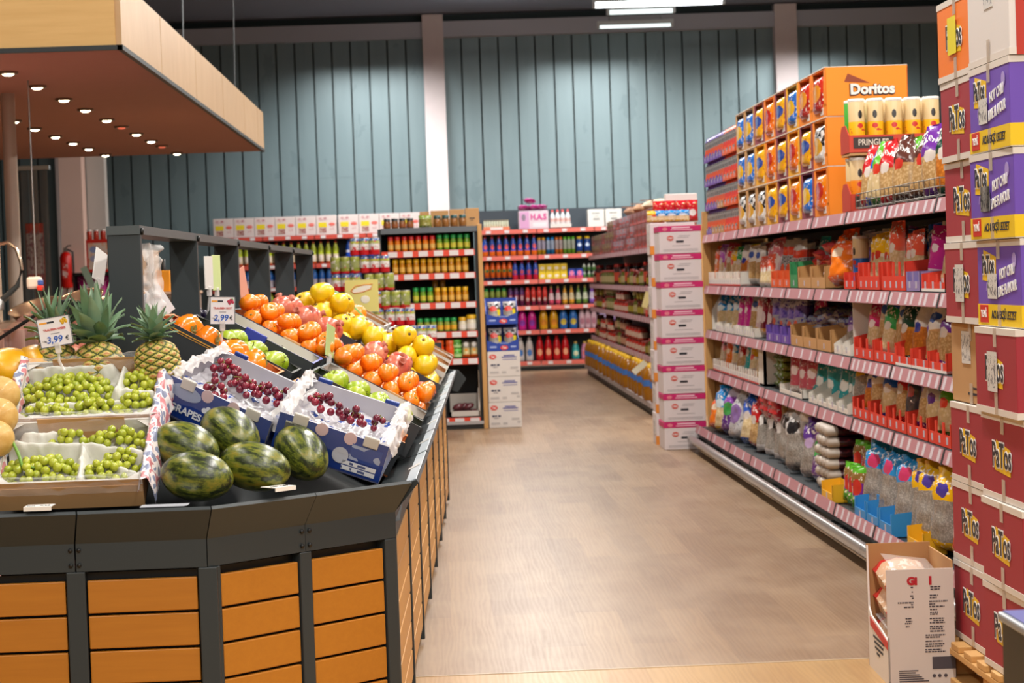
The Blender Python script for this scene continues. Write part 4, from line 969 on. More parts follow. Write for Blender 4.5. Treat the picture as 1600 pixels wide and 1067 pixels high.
def mk_tray(nm, m_, w_, d, hf, hb, slots, base=None):
    """shelf-ready tray: tall back corners, low notched front (front looks to -y)"""
    def mk():
        o = ob(nm, None); W = w_ / 2; t_ = .004
        mb = MB().box(-W, W, -d / 2, d / 2, 0, .004)
        for s in (-1, 1): mb.add([(s * W, -d / 2, 0), (s * W, d / 2, 0), (s * W, d / 2, hb), (s * W, -d / 2, hf)], [(0, 1, 2, 3)]).add([(s * (W - t_), -d / 2, 0), (s * (W - t_), d / 2, 0), (s * (W - t_), d / 2, hb), (s * (W - t_), -d / 2, hf)], [(3, 2, 1, 0)])
        mb.box(-W, W, d / 2 - t_, d / 2, 0, hb)
        ob('tray_body', mb.mesh('tray_body', m_), o)
        fb = MB().box(-W, W, -d / 2 - .001, -d / 2 + t_, 0, hf * .5)
        for k in range(slots + 1):
            x = -W + k * w_ / slots; fb.box(max(-W, x - .016), min(W, x + .016), -d / 2 - .001, -d / 2 + t_, hf * .5, hf)
        ob('notched_front', fb.mesh('notched_front', m_), o)
        for k in range(slots):
            x = -W + (k + .5) * w_ / slots; ob('printed_logo', MB().box(x - .014, x + .014, -d / 2 - .002, -d / 2 - .001, .012, .042).mesh('printed_logo', P('#b9b4c4', .5)), o)
        if base: ob('white_base', MB().box(-W, W, -d / 2 - .002, d / 2, -.0, .012).mesh('white_base', base), o)
        return o
    return mk
def words_ok(s): return s
def tray(label, y, z, key, m_, w_, d=.3, hf=.07, hb=.13, slots=1, x=0, cat='tray', grp='shelf trays of nuts and snacks', base=None):
    return put('tray' + key, mk_tray('display_tray', m_, w_, d, hf, hb, slots, base), label, cat, (GX + .012 + x + d / 2, y, z), (0, 0, FACE_AISLE), group=grp)
SHN = {'top': 'top', 'second': 'second', 'third': 'third', 'fourth': 'fourth', 'bottom': 'bottom'}
def bags(style, shape, desc, lev, y0, y1, n, x=.06, dz=.012, yaw=.35, lean=-.12, group=None, step=0, rz=0):
    """n bags of one sort on a shelf between two places along the aisle, counted from the near end"""
    for i in range(n):
        y = y0 + (y1 - y0) * ((i + .5) / n)
        lab = '%s on the %s snack shelf' % (desc, lev) + ('' if n == 1 else ', %s from near end' % ORD[i])
        yw = FACE_AISLE + yaw * R.uniform(.5, 1.2)
        o = put('bag' + style + shape, mk_bag(shape, style), lab, 'bag of snacks', (GX + x + .03 + step * (i % 2) + R.uniform(0, .02), y, LEV[lev] + dz), (lean * R.uniform(.3, 1.5), R.uniform(-.1, .1) + rz, yw), group=group or (desc + 's'))
        q = R.uniform(.9, 1.08); o.scale = (q, q, R.uniform(.9, 1.08) * (.8 if shape == 'large' else 1))
# --- second shelf, near to far
L2 = LEV['second']
tray('red tray of silver nut bags at the near end of the second snack shelf', 8.9, L2, 'r3', RED_T, .42, .3, .075, .11, 3, base=WHITE)
bags('silver', 'tied', 'silver and purple nut bag', 'second', 8.72, 9.08, 2, .08); bags('red nuts', 'tied', 'red-topped nut bag', 'second', 8.78, 9.2, 2, .2, dz=.03)
tray('lilac clear tray on the second snack shelf', 9.28, L2, 'lil', LIL_T, .26, .24, .085, .09, 2)
bags('magenta', 'tall', 'magenta striped bag', 'second', 9.2, 9.38, 1, .07, .06)
bags('silver', 'tall', 'slim silver bag behind the magenta one', 'second', 9.15, 9.45, 1, .16, .05)
tray('red notched tray, nearest long one on the second snack shelf', 9.68, L2, 'r4', RED_T, .5, .3, .13, .15, 4)
tray('red notched tray, farther long one on the second snack shelf', 10.24, L2, 'r4', RED_T, .5, .3, .13, .15, 4)
tray('short red tray before the blue crisp can on the second shelf', 10.72, L2, 'r2', RED_T, .3, .3, .085, .1, 2)
bags('salmon', 'tall', 'salmon nut bag', 'second', 9.46, 9.7, 2, .05, .03); bags('brown nuts', 'tall', 'dark brown nut bag', 'second', 9.7, 9.9, 1, .09, .03)
bags('salmon', 'nut', 'wide red-orange nut bag', 'second', 9.86, 10.0, 1, .05, .04)
bags('yellow', 'tall', 'yellow and white nut bag', 'second', 10.02, 10.52, 4, .05, .03); bags('blue nuts', 'tall', 'blue and tan nut bag', 'second', 10.05, 10.7, 3, .13, .02)
L = 'second'
bags('orange', 'large', 'tall orange bag', L, 11.05, 11.25, 1, .06, .022, .4)
# crisp cans
def mk_can(col, top):
    def mk():
        o = ob('crisp_can', MB().lathe([(.0, 0), (.04, 0), (.041, .004), (.041, .252), (.039, .256)], 20).mesh('crisp_can', pack('can' + col, [(0, col), (.58, top), (.97, '#d8d4d0')], [(.5, .72, .14, .08, '#26201e'), (.5, .5, .18, .05, '#c8302a')], [(.1, .45, '#c8402c', 30, 30, .62)], None, .35)))
        ob('lid', MB().lathe([(.042, .252), (.042, .262), (.04, .264), (0, .262)], 20).mesh('lid', P('#e6e2dc', .3)), o); return o
    return mk
put('canblue', mk_can('#1f6ac0', '#d8bc8c'), 'blue and tan crisp can on the second snack shelf', 'crisp can', (GX + .10, 10.86, L2 + .006), (0, 0, -1.2))
PACKB = P('#b8864e', .85, var=.05)
def heap_cartons(label, lev, y, n, style, grp, wd=.42):
    z = LEV[lev]
    tray(label, y, z, 'brn', BRN_T, wd, .3, .12, .16, 1, cat='carton')
    for i in range(n):
        r_, c_ = i // 3, i % 3
        put('bag' + style + 'small', mk_bag('small', style), '%s packs heaped in brown carton, pack %s from the bottom, %s across' % (grp, ORD[r_], ORD[c_]), 'bag of snacks',
            (GX + .06 + .02 * (r_ % 2) + .10 * R.random(), y - wd / 2 + .09 + c_ * .12, z + .075 + r_ * .038), (-PI / 2 + R.uniform(-.2, .2), R.uniform(-.15, .15), FACE_AISLE + R.uniform(-.5, .5)), group=grp + ' packs')
heap_cartons('brown carton of white and red packs on the second shelf, nearer one', 'second', 11.62, 15, 'white red', 'nearer white-and-red'); heap_cartons('brown carton of white and red packs on the second shelf, farther one', 'second', 12.06, 12, 'white red', 'farther white-and-red')
tray('green tray on the second snack shelf', 12.42, L2, 'grn', GRN_T, .26, .3, .15, .16, 1)
for i in range(3): tray('orange tray of grey pouches on the second snack shelf, %s from the near end' % ORD[i], 12.68 + .24 * i, L2, 'org', ORG_T, .22, .3, .1, .12, 1)
bags('grey red', 'tall', 'grey pouch with red top', 'second', 12.56, 13.3, 7, .05, .03, step=.06)
bags('check', 'nut', 'pink checked bag', 'second', 13.35, 14.1, 4, .05, .02, step=.04); bags('salmon', 'small', 'small salmon bag', 'second', 13.4, 14.0, 4, .02, .0)
bags('cereal', 'nut', 'white window bag', 'second', 14.1, 14.6, 2, .05, .02)
for i in range(4): tray('white and red slotted tray on the second snack shelf, %s from the near end' % ORD[i], 14.85 + .43 * i, L2, 'wht', WHT_T, .42, .3, .1, .11, 4, base=P('#c83a34', .5))
for st, nm, a in (('yellow', 'yellow nut bag', 14.7), ('orange nuts', 'white and orange nut bag', 14.95), ('green', 'green nut bag', 15.2), ('yellow', 'second yellow nut bag past the green one', 15.45), ('red nuts', 'red nut bag', 15.7), ('white red', 'white and red bag', 15.9), ('lilac', 'lilac nut bag', 16.12), ('orange', 'small orange bag', 16.3)):
    bags(st, 'nut', nm, 'second', a - .1, a + .1, 1, .06, .03)
# --- third shelf
L3 = LEV['third']
for i in range(3): tray('red tray of purple and orange nut bags, third shelf, %s from near end' % ORD[i], 8.86 + .33 * i, L3, 'r2b', RED_T, .32, .3, .085, .12, 2, base=WHITE)
for i in range(2): tray('long red notched tray of seed bags, third shelf, %s from near end' % ORD[i], 9.92 + .5 * i, L3, 'r4b', RED_T, .48, .3, .10, .17, 3)
bags('silver', 'tied', 'silver nut bag', 'third', 8.7, 8.85, 1, .06); bags('purple nuts', 'tied', 'purple nut bag', 'third', 8.86, 9.3, 2, .06); bags('cereal', 'tied', 'clear white nut bag', 'third', 9.05, 9.2, 1, .05)
bags('orange nuts', 'tied', 'orange nut bag with white top', 'third', 9.34, 9.62, 1, .05); bags('dark green nuts', 'nut', 'dark green slim bag', 'third', 9.62, 9.78, 1, .04)
bags('cereal', 'nut', 'pale seed bag', 'third', 9.8, 10.4, 4, .06, .03); bags('pink', 'nut', 'pink-labelled seed bag', 'third', 10.45, 10.58, 1, .05, .03); bags('green', 'nut', 'green-labelled seed bag', 'third', 10.02, 10.12, 1, .03, .03)
o = thing('big_white_carton', 'big open white carton around the seed bags on the third shelf', 'carton', (GX, 0, 0))
ob('back_wall', MB().box(.34, .35, 9.7, 10.72, L3, L3 + .29).mesh('back_wall', WHT_T), o); ob('end_wall', MB().box(.02, .34, 10.70, 10.71, L3, L3 + .29).mesh('end_wall', WHT_T), o)
for i in range(2):
    tray('white tray of purple bags on the third snack shelf, %s from the near end' % ORD[i], 10.86 + .24 * i, L3, 'whtall', WHT_T, .2, .28, .05, .25, 1)
bags('purple grey', 'pouch', 'purple pouch', 'third', 10.78, 11.2, 2, .05, .01)
for i, y in enumerate((11.5, 11.94, 12.38)): heap_cartons('brown carton of navy and white packs on the third shelf, %s from near end' % ORD[i], 'third', y, 12, 'purple white', ORD[i] + ' navy-and-white')
for i in range(3): tray('purple tray of white pouches on the third snack shelf, %s from the near end' % ORD[i], 12.8 + .3 * i, L3, 'pur', PUR_T, .27, .3, .1, .12, 1)
bags('purple white', 'nut', 'purple and white pouch', 'third', 12.66, 13.6, 7, .05, .03, step=.06)
bags('maroon', 'nut', 'maroon bag', 'third', 13.7, 14.1, 2, .05, .02); bags('check', 'nut', 'pale pink checked bag', 'third', 14.1, 14.4, 1, .05, .02); bags('cereal', 'nut', 'white window bag', 'third', 14.4, 14.7, 1, .05, .02)
bags('magenta', 'nut', 'magenta bag', 'third', 14.7, 15.15, 2, .05, .02); bags('sky', 'tied', 'sky-blue bag', 'third', 15.2, 16.2, 5, .05, .01, step=.06)
for i in range(4): tray('orange and white slotted tray on the third snack shelf, %s from near end' % ORD[i], 14.3 + .5 * i, L3, 'wht2', WHT_T if i < 2 else ORG_T, .46, .3, .06, .1, 4)
o = thing('white_divider', 'white cardboard divider at the far end of the third snack shelf', 'divider', (GX, 16.36, L3)); ob('board', MB().poly([(.03, 0), (.35, 0), (.35, .26), (.1, .26), (.03, .15)], 0, .01).mesh('board', WHT_T), o); ob('foot', MB().box(.03, .35, -.02, .03, 0, .004).mesh('foot', WHT_T), o)
# --- fourth shelf
L4 = LEV['fourth']
for i in range(5): tray('red notched tray of nut bags, fourth shelf, %s from near end' % ORD[i], 8.86 + .42 * i, L4, 'r3c', RED_T, .4, .3, .10, .15, 3)
for st, sh, nm, a in (('brown nuts', 'tied', 'brown nut bag', 8.72), ('green nuts', 'tied', 'green-topped orange nut bag', 8.92), ('silver', 'tied', 'silver nut bag with purple logo', 9.12), ('purple nuts', 'tied', 'purple and white nut bag', 9.36), ('dark', 'tied', 'dark blue nut bag', 9.58), ('red nuts', 'tied', 'red and yellow nut bag', 9.84),
                      ('blue nuts', 'tied', 'blue-topped nut bag', 10.1), ('cereal', 'tied', 'white nut bag with blue logo', 10.34), ('orange nuts', 'tied', 'white and orange nut bag', 10.55), ('black yellow', 'tied', 'black and yellow nut bag', 10.78)):
    bags(st, sh, nm, 'fourth', a - .06, a + .1, 1, .05, .02)
for i in range(4):
    o = tray('white upright divider tray, fourth shelf, %s from the near end' % ORD[i], 11.0 + .3 * i, L4, 'whd', WHT_T, .26, .3, .05, .24, 1)
bags('teal', 'pouch', 'teal pouch', 'fourth', 10.95, 12.2, 7, .06, .012, step=.03)
bags('pink pouch', 'pouch', 'pink pouch', 'fourth', 12.25, 13.1, 6, .06, .012, step=.05)
tray('long pale tray under the pink pouches, fourth snack shelf', 12.66, L4, 'pal', WHT_T, .8, .3, .05, .08, 1)
for i in range(8):
    put('bagpistachiosmall', mk_bag('small', 'pistachio'), 'pistachio bag lying in a stack, %s from the bottom, %s column' % (ORD[i // 2], ORD[i % 2]), 'bag of snacks', (GX + .05, 13.34 + .16 * (i % 2), L4 + .03 + .055 * (i // 2)), (-PI / 2, 0, FACE_AISLE), group='stacked pistachio bags')
o = thing('white_divider', 'tall white box end beside the pistachio bags, fourth shelf', 'divider', (GX + .02, 13.75, L4 + .002)); ob('box_end', MB().box(0, .3, 0, .02, 0, .245).box(0, .02, 0, .22, 0, .245).mesh('box_end', WHT_T), o); ob('box_floor', MB().box(0, .3, 0, .22, 0, .01).mesh('box_floor', WHT_T), o)
for i in range(5): tray('white and red slotted tray on the fourth snack shelf, %s from near end' % ORD[i], 14.15 + .47 * i, L4, 'wht4', WHT_T, .44, .3, .085, .1, 4, base=P('#c83a34', .5))
for st, nm, a in (('green', 'green bag beside the box end', 14.0), ('yellow', 'yellow bag', 14.3), ('yellow', 'yellow-green bag', 14.55), ('silver teal', 'teal and yellow bag', 14.8), ('red nuts', 'red bag', 15.05), ('red nuts', 'second red bag', 15.25), ('sky', 'blue bag', 15.5), ('orange', 'orange bag', 15.75), ('brown nuts', 'brown and pink bag', 15.98), ('pink', 'bright pink bag', 16.2)):
    bags(st, 'nut', nm, 'fourth', a - .1, a + .1, 1, .05, .02)
# --- bottom shelf
LB = LEV['bottom']
def low(style, shape, desc, y, n=1, dy=.2, x=.02, z=0, rot=None, grp=None, sx=.04):
    for i in range(n):
        lab = '%s, bottom snack shelf' % desc + (', %s from near end' % ORD[i] if n > 1 else '')
        yy = y + dy * i
        rr = rot or (-.14 * R.uniform(.4, 1.4), R.uniform(-.1, .1), FACE_AISLE + R.uniform(.15, .5))
        put('bag' + style + shape, mk_bag(shape, style), lab, 'bag of snacks', (GX + x + sx * (i % 2) + R.uniform(0, .015), yy, LB + z - .004), rr, group=grp or desc + 's')
low('red foil', 'tied', 'crumpled red foil bag', 7.85, 5, .16, .02); low('red foil', 'tied', 'upper red foil bag on the crumpled ones', 7.95, 3, .2, .05, .17)
low('yellow grey', 'big', 'yellow bag of grey seeds', 8.72, 4, .17, .01, .0, None, None, .03)
low('blue grey', 'big', 'bright blue bag of grey seeds', 9.46, 5, .19, .02); low('blue grey', 'nut', 'small blue bag lying on the blue seed bags', 9.55, 3, .25, .08, .37, (-.7, 0, FACE_AISLE))
for i in range(3): o = put('btray', mk_tray('display_tray', BLU_T, .26, .1, .1, .11, 1), 'blue card tray under the blue seed bags, %s from the near end' % ORD[i], 'tray', (GX - .045, 9.5 + .29 * i, LB - .02), (0, 0, FACE_AISLE), group='blue card trays')
put('ytray', mk_tray('display_tray', YEL_T, .3, .1, .09, .1, 1), 'yellow card tray under the yellow seed bags', 'tray', (GX - .045, 8.9, LB - .02), (0, 0, FACE_AISLE))
for i in range(9):
    low('candy', 'small', 'green and purple candy bag', 10.42 + .15 * (i % 3), 1, 0, -.03 + .05 * (i // 3), .0 + .11 * (i // 3), None, 'green and purple candy bags')
CB = [o for o in COL.objects if o.get('group') == 'green and purple candy bags']
for i, o in enumerate(CB): o['label'] = 'green and purple candy bag, %s layer of the heap, %s from the near end' % (['lowest', 'middle', 'top'][i // 3], ORD[i % 3])
put('ytray', mk_tray('display_tray', YEL_T, .3, .1, .09, .1, 1), 'yellow card tray under the green and purple candy bags', 'tray', (GX - .045, 10.95, LB - .02), (0, 0, FACE_AISLE))
LOG = pack('dark_log', [(0, '#3a1620')], [], [(0, 1, '#7a2a30', 30, 30, .6)], None, .3); CREAM = P('#b0a498', .5)
def mk_log():
    o = ob('long_dark_bag', MB().lathe([(.0, 0), (.034, .0), (.046, .03), (.046, .3), (.03, .33), (0, .33)], 12, 0, True, Matrix.Rotation(PI / 2, 4, 'Y')).mesh('long_dark_bag', LOG))
    ob('pale_end', MB().lathe([(0, -.012), (.025, -.014), (.042, -.004), (.048, .03), (.0482, .05)], 12, 0, True, Matrix.Rotation(PI / 2, 4, 'Y')).mesh('pale_end', CREAM), o); return o
for c_ in range(4):
    for r_ in range(6):
        put('log', mk_log, 'long dark bag with pale end, %s column, %s from the bottom' % (ORD[c_], ORD[r_]), 'bag of snacks', (GX - .05 + R.uniform(0, .02), 11.16 + .1 * c_, LB + .03 + .058 * r_), (0, 0, R.uniform(-.08, .08)), group='stacked dark bags with pale ends').scale = (1, 1, .62)
low('purple foil', 'big', 'purple and silver bag', 11.65, 2, .2, .02); low('purple grey', 'big', 'grey bag with purple top', 12.0, 2, .2, .02); low('silver teal', 'nut', 'teal bag lying on the grey bags', 12.25, 2, .25, .02, .3, (-.5, 0, FACE_AISLE + .2))
low('white grey', 'big', 'white-topped bag of grey seeds', 12.45, 4, .2, .02); low('black white', 'nut', 'black-topped seed bag', 13.2, 5, .17, .02)
for i in range(4):
    put('bagred foilbig', mk_bag('big', 'red nuts'), 'red bag lying flat across the seed bags, %s from the near end' % ORD[i], 'bag of snacks', (GX - .02, 13.22 + .36 * (i % 2), LB + .285 + .05 * (i // 2)), (-PI / 2 + .08, 0, FACE_AISLE + .1), group='red bags lying on the seed bags')
low('red nuts', 'big', 'red and yellow bag of seeds', 14.05, 2, .2, .02); low('blue nuts', 'big', 'blue and white bag of seeds', 14.45, 2, .2, .02)
low('silver foil', 'large', 'silver crumpled foil bag', 14.85, 2, .22, .02); low('purple foil', 'large', 'purple crumpled foil bag', 15.25, 2, .22, .02, .01); low('sky', 'big', 'blue bag of snacks', 15.62, 1, .2, .01); low('orange', 'large', 'orange crumpled bag', 15.85, 2, .22, .01)
o = thing('open_carton', 'brown open carton behind the orange bags at the far end', 'carton', (GX + .03, 15.7, LB - .02)); ob('wall', MB().box(.22, .4, 0, .6, 0, .34).mesh('wall', BRN_T), o); ob('flap', MB().poly([(.08, .34), (.22, .34), (.22, .344), (.08, .31)], 0, .5).mesh('flap', BRN_T), o)

# --- top shelf: cartons of crisps
LT = LEV['top']
CT = {'brown': BRN_T, 'maroon': P('#8a3a48', .6, name='maroon_carton'), 'yellow': P('#eaa81e', .5, name='yellow_carton'), 'orange': P('#ee861a', .5, name='orange_carton')}
def mk_chip(m_, style, w_, h, d):
    def mk():
        o = ob('crisp_carton', None); W = w_ / 2
        mb = MB().box(-W, W, -d / 2, d / 2, 0, .01).box(-W, W, -d / 2, d / 2, h - .01, h).box(-W, -W + .008, -d / 2, d / 2, .01, h - .01).box(W - .008, W, -d / 2, d / 2, .01, h - .01).box(-W, W, d / 2 - .01, d / 2, .01, h - .01)
        ob('case', mb.mesh('case', m_), o)
        fp = MB().box(-W, W, -d / 2 - .002, -d / 2 + .003, 0, h * .26)
        for s in (-1, 1): fp.poly([(s * W, h * .2), (s * W * .8, h * .2), (s * W * .72, h * .5), (s * W * .84, h * .96), (s * W, h * .96)], -d / 2 - .002, -d / 2 + .003)
        ob('cut_front', fp.mesh('cut_front', m_), o)
        ob('white_edge', MB().box(-W, W, -d / 2 - .003, d / 2, h - .002, h + .003).mesh('white_edge', P('#e4dcd0', .6)), o)
        ob('barcode', MB().box(W * .3, W * .7, -d / 2 - .004, -d / 2 - .001, .012, h * .2).mesh('barcode', P('#d9d4d0', .5)), o)
        return o
    return mk
colsY = [11.48 + .425 * k for k in range(8)]
pat = [('orange', 'chips red'), ('maroon', 'chips yellow'), ('yellow', 'chips orange'), ('maroon', 'chips yellow'), ('orange', 'chips orange'), ('yellow', 'chips yellow'), ('brown', 'chips blue'), ('brown', 'chips blue')]
pat2 = {(0, 1): ('orange', 'chips black'), (0, 0): ('orange', 'chips orange'), (1, 0): ('maroon', 'chips blue'), (2, 2): ('yellow', 'chips blue'), (5, 2): ('maroon', 'chips yellow'), (6, 0): ('brown', 'chips black'), (7, 0): ('brown', 'chips black'), (5, 0): ('brown', 'chips black'), (4, 0): ('yellow', 'chips yellow'), (1, 2): ('orange', 'chips red')}
tn = ['bottom', 'middle', 'top']
for c_ in range(8):
    for r_ in range(3):
        if c_ == 7 and r_ == 2 and 0: continue
        cc, st = pat2.get((c_, r_), pat[c_])
        z = LT + r_ * .262; y = colsY[c_]
        put('chip' + cc, mk_chip(CT[cc], st, .41, .258, .44), '%s carton of crisps, %s tier, %s column from the near end' % (cc, tn[r_], ORD[c_]), 'carton', (GX + .24, y, z), (0, 0, FACE_AISLE), group=cc + ' crisp cartons')
        put('bag' + st + 'chips', mk_bag('chips', st), '%s crisp bag filling the %s-tier carton in the %s column from the near end' % (st.split()[1], tn[r_], ORD[c_]), 'bag of crisps', (GX + .082, y, z + .011), (-.04, 0, FACE_AISLE), group=st.split()[1] + ' crisp bags')
# the lettered end of the nearest orange carton
o = [x for x in COL.objects if x.get('label', '').startswith('orange carton of crisps, top tier, first')][0]
ob('end_panel', MB().box(.205, .2085, -.215, .215, .002, .255).mesh('end_panel', P('#ef8a16', .5)), o)
tt = text('Doritos', .075, o, P('#e9e6e2', .4), (.2115, .03, .135), (PI / 2, 0, PI / 2), 1, .003)
text('Doritos', .075, o, P('#3a2018', .4), (.2100, .028, .132), (PI / 2, 0, PI / 2), 1, .007)
ob('printed_triangle', MB().add([(.2095, -.12, .178), (.2095, .02, .168), (.2095, -.1, .222)], [(0, 1, 2)]).mesh('printed_triangle', P('#8a3a1a', .5)), o)
# trays of grey pouches in purple and orange cases, far end of the top shelf
def mk_case(m_):
    return mk_tray('display_case', m_, .34, .32, .06, .20, 2)
for c_ in range(5):
    for r_ in range(4 if c_ > 1 else 4):
        m_, nm, st = ((ORG_T, 'orange', 'snack orange') if c_ < 2 else (BRN_T, 'brown', 'snack grey') if (c_, r_) in ((2, 1), (3, 0), (2, 0)) else (PUR_T, 'purple', 'snack grey'))
        y, z = 14.92 + .35 * c_, LT + .183 * r_
        put('case' + nm, mk_case(m_), '%s display case of grey pouches, %s tier, %s column from near end' % (nm, ['bottom', 'second', 'third', 'top'][r_], ORD[c_]), 'display case', (GX + .18, y, z), (0, 0, FACE_AISLE), group=nm + ' display cases')
        for q in range(3):
            put('bag' + st + 'small', mk_bag('small', st), 'grey pouch, %s-capped, %s tier, %s column from near end, %s in its case' % (st.split()[1], ['bottom', 'second', 'third', 'top'][r_], ORD[c_], ORD[q]), 'pouch', (GX + .05, y - .11 + .11 * q, z + .008), (-.06, 0, FACE_AISLE + .2), group='grey pouches').scale = (1, 1, .92)
# crisp cans in red trays at the near end of the cartons
def can_tray(label, y, z, n, cols, lett):
    o = put('ct%d' % lett, lambda: mk_cantray(lett), label, 'tray', (GX + .25, y, z), (0, 0, 0), group='red crisp can trays')
    return o
def mk_cantray(lett):
    o = ob('can_tray', None)
    ob('tray_body', MB().box(-.24, .25, -.11, .11, 0, .004).box(-.24, .25, .105, .11, 0, .1).box(.245, .25, -.11, .11, 0, .1).mesh('tray_body', P('#c8402a', .5)), o)
    ob('front', MB().box(-.24, .25, -.113, -.107, 0, .085).mesh('front', P('#c8402a', .5)), o)
    ob('aisle_side', MB().poly([(-.11, 0), (.11, 0), (.11, .1), (.07, .14), (-.02, .14), (-.11, .085)], 0, .005, 0, Matrix(((0, 1, 0, -.243), (1, 0, 0, 0), (0, 0, 1, 0), (0, 0, 0, 1)))).mesh('aisle_side', P('#b93a28', .5)), o)
    ob('name_panel', MB().box(-.22, -.02, -.115, -.113, .02, .075).mesh('name_panel', P('#3a2c28', .5)), o)
    text('PRINGLES', .042, o, P('#e0d4c4', .5), (-.12, -.1165, .048), sx=.85, bold=.0008)
    return o
can_tray('red tray of crisp cans, upper one on the top snack shelf', 10.72, LT + .292, 5, None, 1)
can_tray('red tray of crisp cans, lower one hidden behind the nut bags', 10.72, LT, 5, None, 1)
board = thing('grey_board', 'flat cardboard sheet between the two trays of crisp cans', 'cardboard sheet', (GX + .255, 10.72, LT + .277)); ob('sheet', MB().box(-.245, .245, -.11, .11, 0, .012).mesh('sheet', BRN_T), board); ob('edge', MB().box(-.246, .246, -.112, -.11, 0, .012).mesh('edge', CARD), board)
for tier in (0, 1):
    for rr in range(2):
        for k in range(5):
            cc = ('#efb41a', '#d8bc8c', 'yellow') if tier and not (rr == 1 and k == 0) else (('#3fa83a', '#4aa83c', 'green') if tier else (('#e8861c', '#d8bc8c', 'orange') if k % 2 == 0 else ('#2a7fd0', '#55b0e8', 'blue')))
            put('can' + cc[2], mk_can(cc[0], cc[1]), '%s crisp can in the %s red tray, %s row, %s from the aisle' % (cc[2], ('lower', 'upper')[tier], ('near', 'far')[rr], ORD[k]), 'crisp can', (GX + .06 + .094 * k, 10.665 + .105 * rr, LT + .006 + tier * .292), (0, 0, R.uniform(-.4, .4)), group=cc[2] + ' crisp cans')
# wire baskets with nut bags
WIRE = P('#8d8880', .3, .8)
def mk_basket(L_):
    def mk():
        o = ob('wire_basket', None); mb = MB()
        for z in (.01, .045, .08): mb.tube([(0, 0, z), (0, L_, z)], .0025, 5).tube([(0, 0, z), (.36, 0, z)], .0025, 5).tube([(0, L_, z), (.36, L_, z)], .0025, 5)
        ob('rails', mb.mesh('rails', WIRE), o); mb = MB()
        n = int(L_ / .09)
        for k in range(n + 1): mb.tube([(0, L_ * k / n, .005), (0, L_ * k / n, .085)], .002, 5)
        ob('uprights', mb.mesh('uprights', WIRE), o); mb = MB()
        for k in range(5): mb.tube([(.01 + .085 * k, 0, .006), (.01 + .085 * k, L_, .006)], .002, 5)
        ob('floor_wires', mb.mesh('floor_wires', WIRE), o); return o
    return mk
for i in range(2): put('basket', mk_basket(.86), ('nearer' if i == 0 else 'farther') + ' wire basket of nut bags on the top snack shelf', 'basket', (GX + .01, 8.72 + .9 * i, LT))
for st, nm, a, x in (('dark green nuts', 'dark green and orange nut bag', 8.8, .06), ('purple nuts', 'purple-topped nut bag', 9.0, .05), ('blue nuts', 'blue and white nut bag', 9.16, .13), ('brown nuts', 'chocolate-brown nut bag', 9.34, .06), ('green nuts', 'green-topped nut bag', 9.52, .16), ('brown nuts', 'brown and red nut bag', 9.7, .06), ('green nuts', 'lime green nut bag', 9.86, .15), ('red nuts', 'red-topped pale nut bag', 10.0, .07), ('green nuts', 'green and pale nut bag by the cans', 10.16, .05), ('blue nuts', 'bright blue-topped nut bag', 10.3, .06), ('red nuts', 'red-topped nut bag farthest in the basket', 10.46, .07)):
    put('bag' + st + 'tied', mk_bag('tied', st), nm + ' in wire basket, top snack shelf', 'bag of snacks', (GX + x + .02, a, LT + .01), (-.12, R.uniform(-.15, .15), FACE_AISLE + R.uniform(.3, .7)), group=st + ' basket bags').scale = (1, 1, 1.1)
for st, nm, a in (('orange nuts', 'white and orange', 8.86), ('silver', 'silver', 9.1), ('red nuts', 'red', 9.3), ('cereal', 'white', 9.55), ('green nuts', 'green', 9.8), ('cereal', 'pale', 10.1)):
    put('bag' + st + 'tied', mk_bag('tied', st), nm + ' nut bag in the back row of the wire baskets', 'bag of snacks', (GX + .27, a, LT + .01), (-.1, R.uniform(-.15, .15), FACE_AISLE + R.uniform(.3, .8)), group='back row nut bags').scale = (1, 1, 1.15)

# a second row fills the depth of the shelves
FILL = [('silver', 'silver'), ('red nuts', 'red-topped'), ('cereal', 'white-topped'), ('brown nuts', 'brown'), ('purple nuts', 'purple-topped'), ('yellow', 'yellow'), ('green nuts', 'green-topped'), ('blue nuts', 'blue-topped'), ('salmon', 'salmon'), ('sky', 'sky-blue'), ('lilac', 'lilac'), ('teal', 'teal'), ('pink', 'pink'), ('white red', 'white and red'), ('purple white', 'violet and white')]
for lev, skip_ in (('second', (11.3, 12.5)), ('third', (11.2, 12.7)), ('fourth', (11.0, 12.2))):
    for i in range(40):
        y = 8.72 + .19 * i
        if skip_[0] < y < skip_[1]: continue
        near = y < 10.8
        st, nm = R.choice(FILL[:9] if near else (FILL[9:] + FILL[5:9] if lev != 'second' else FILL[2:]))
        o = put('bag' + st + 'nut', mk_bag('nut', st), '%s bag, second row of the %s snack shelf, %s from near end' % (nm, lev, ORD[i]), 'bag of snacks', (GX + .2 + R.uniform(0, .03), y, LEV[lev] + .012), (R.uniform(-.15, 0), R.uniform(-.1, .1), FACE_AISLE + R.uniform(.2, .6)), group=nm + ' bags, second row of the %s shelf' % lev)
        q = R.uniform(.92, 1.05); o.scale = (q, q, R.uniform(.95, 1.1))
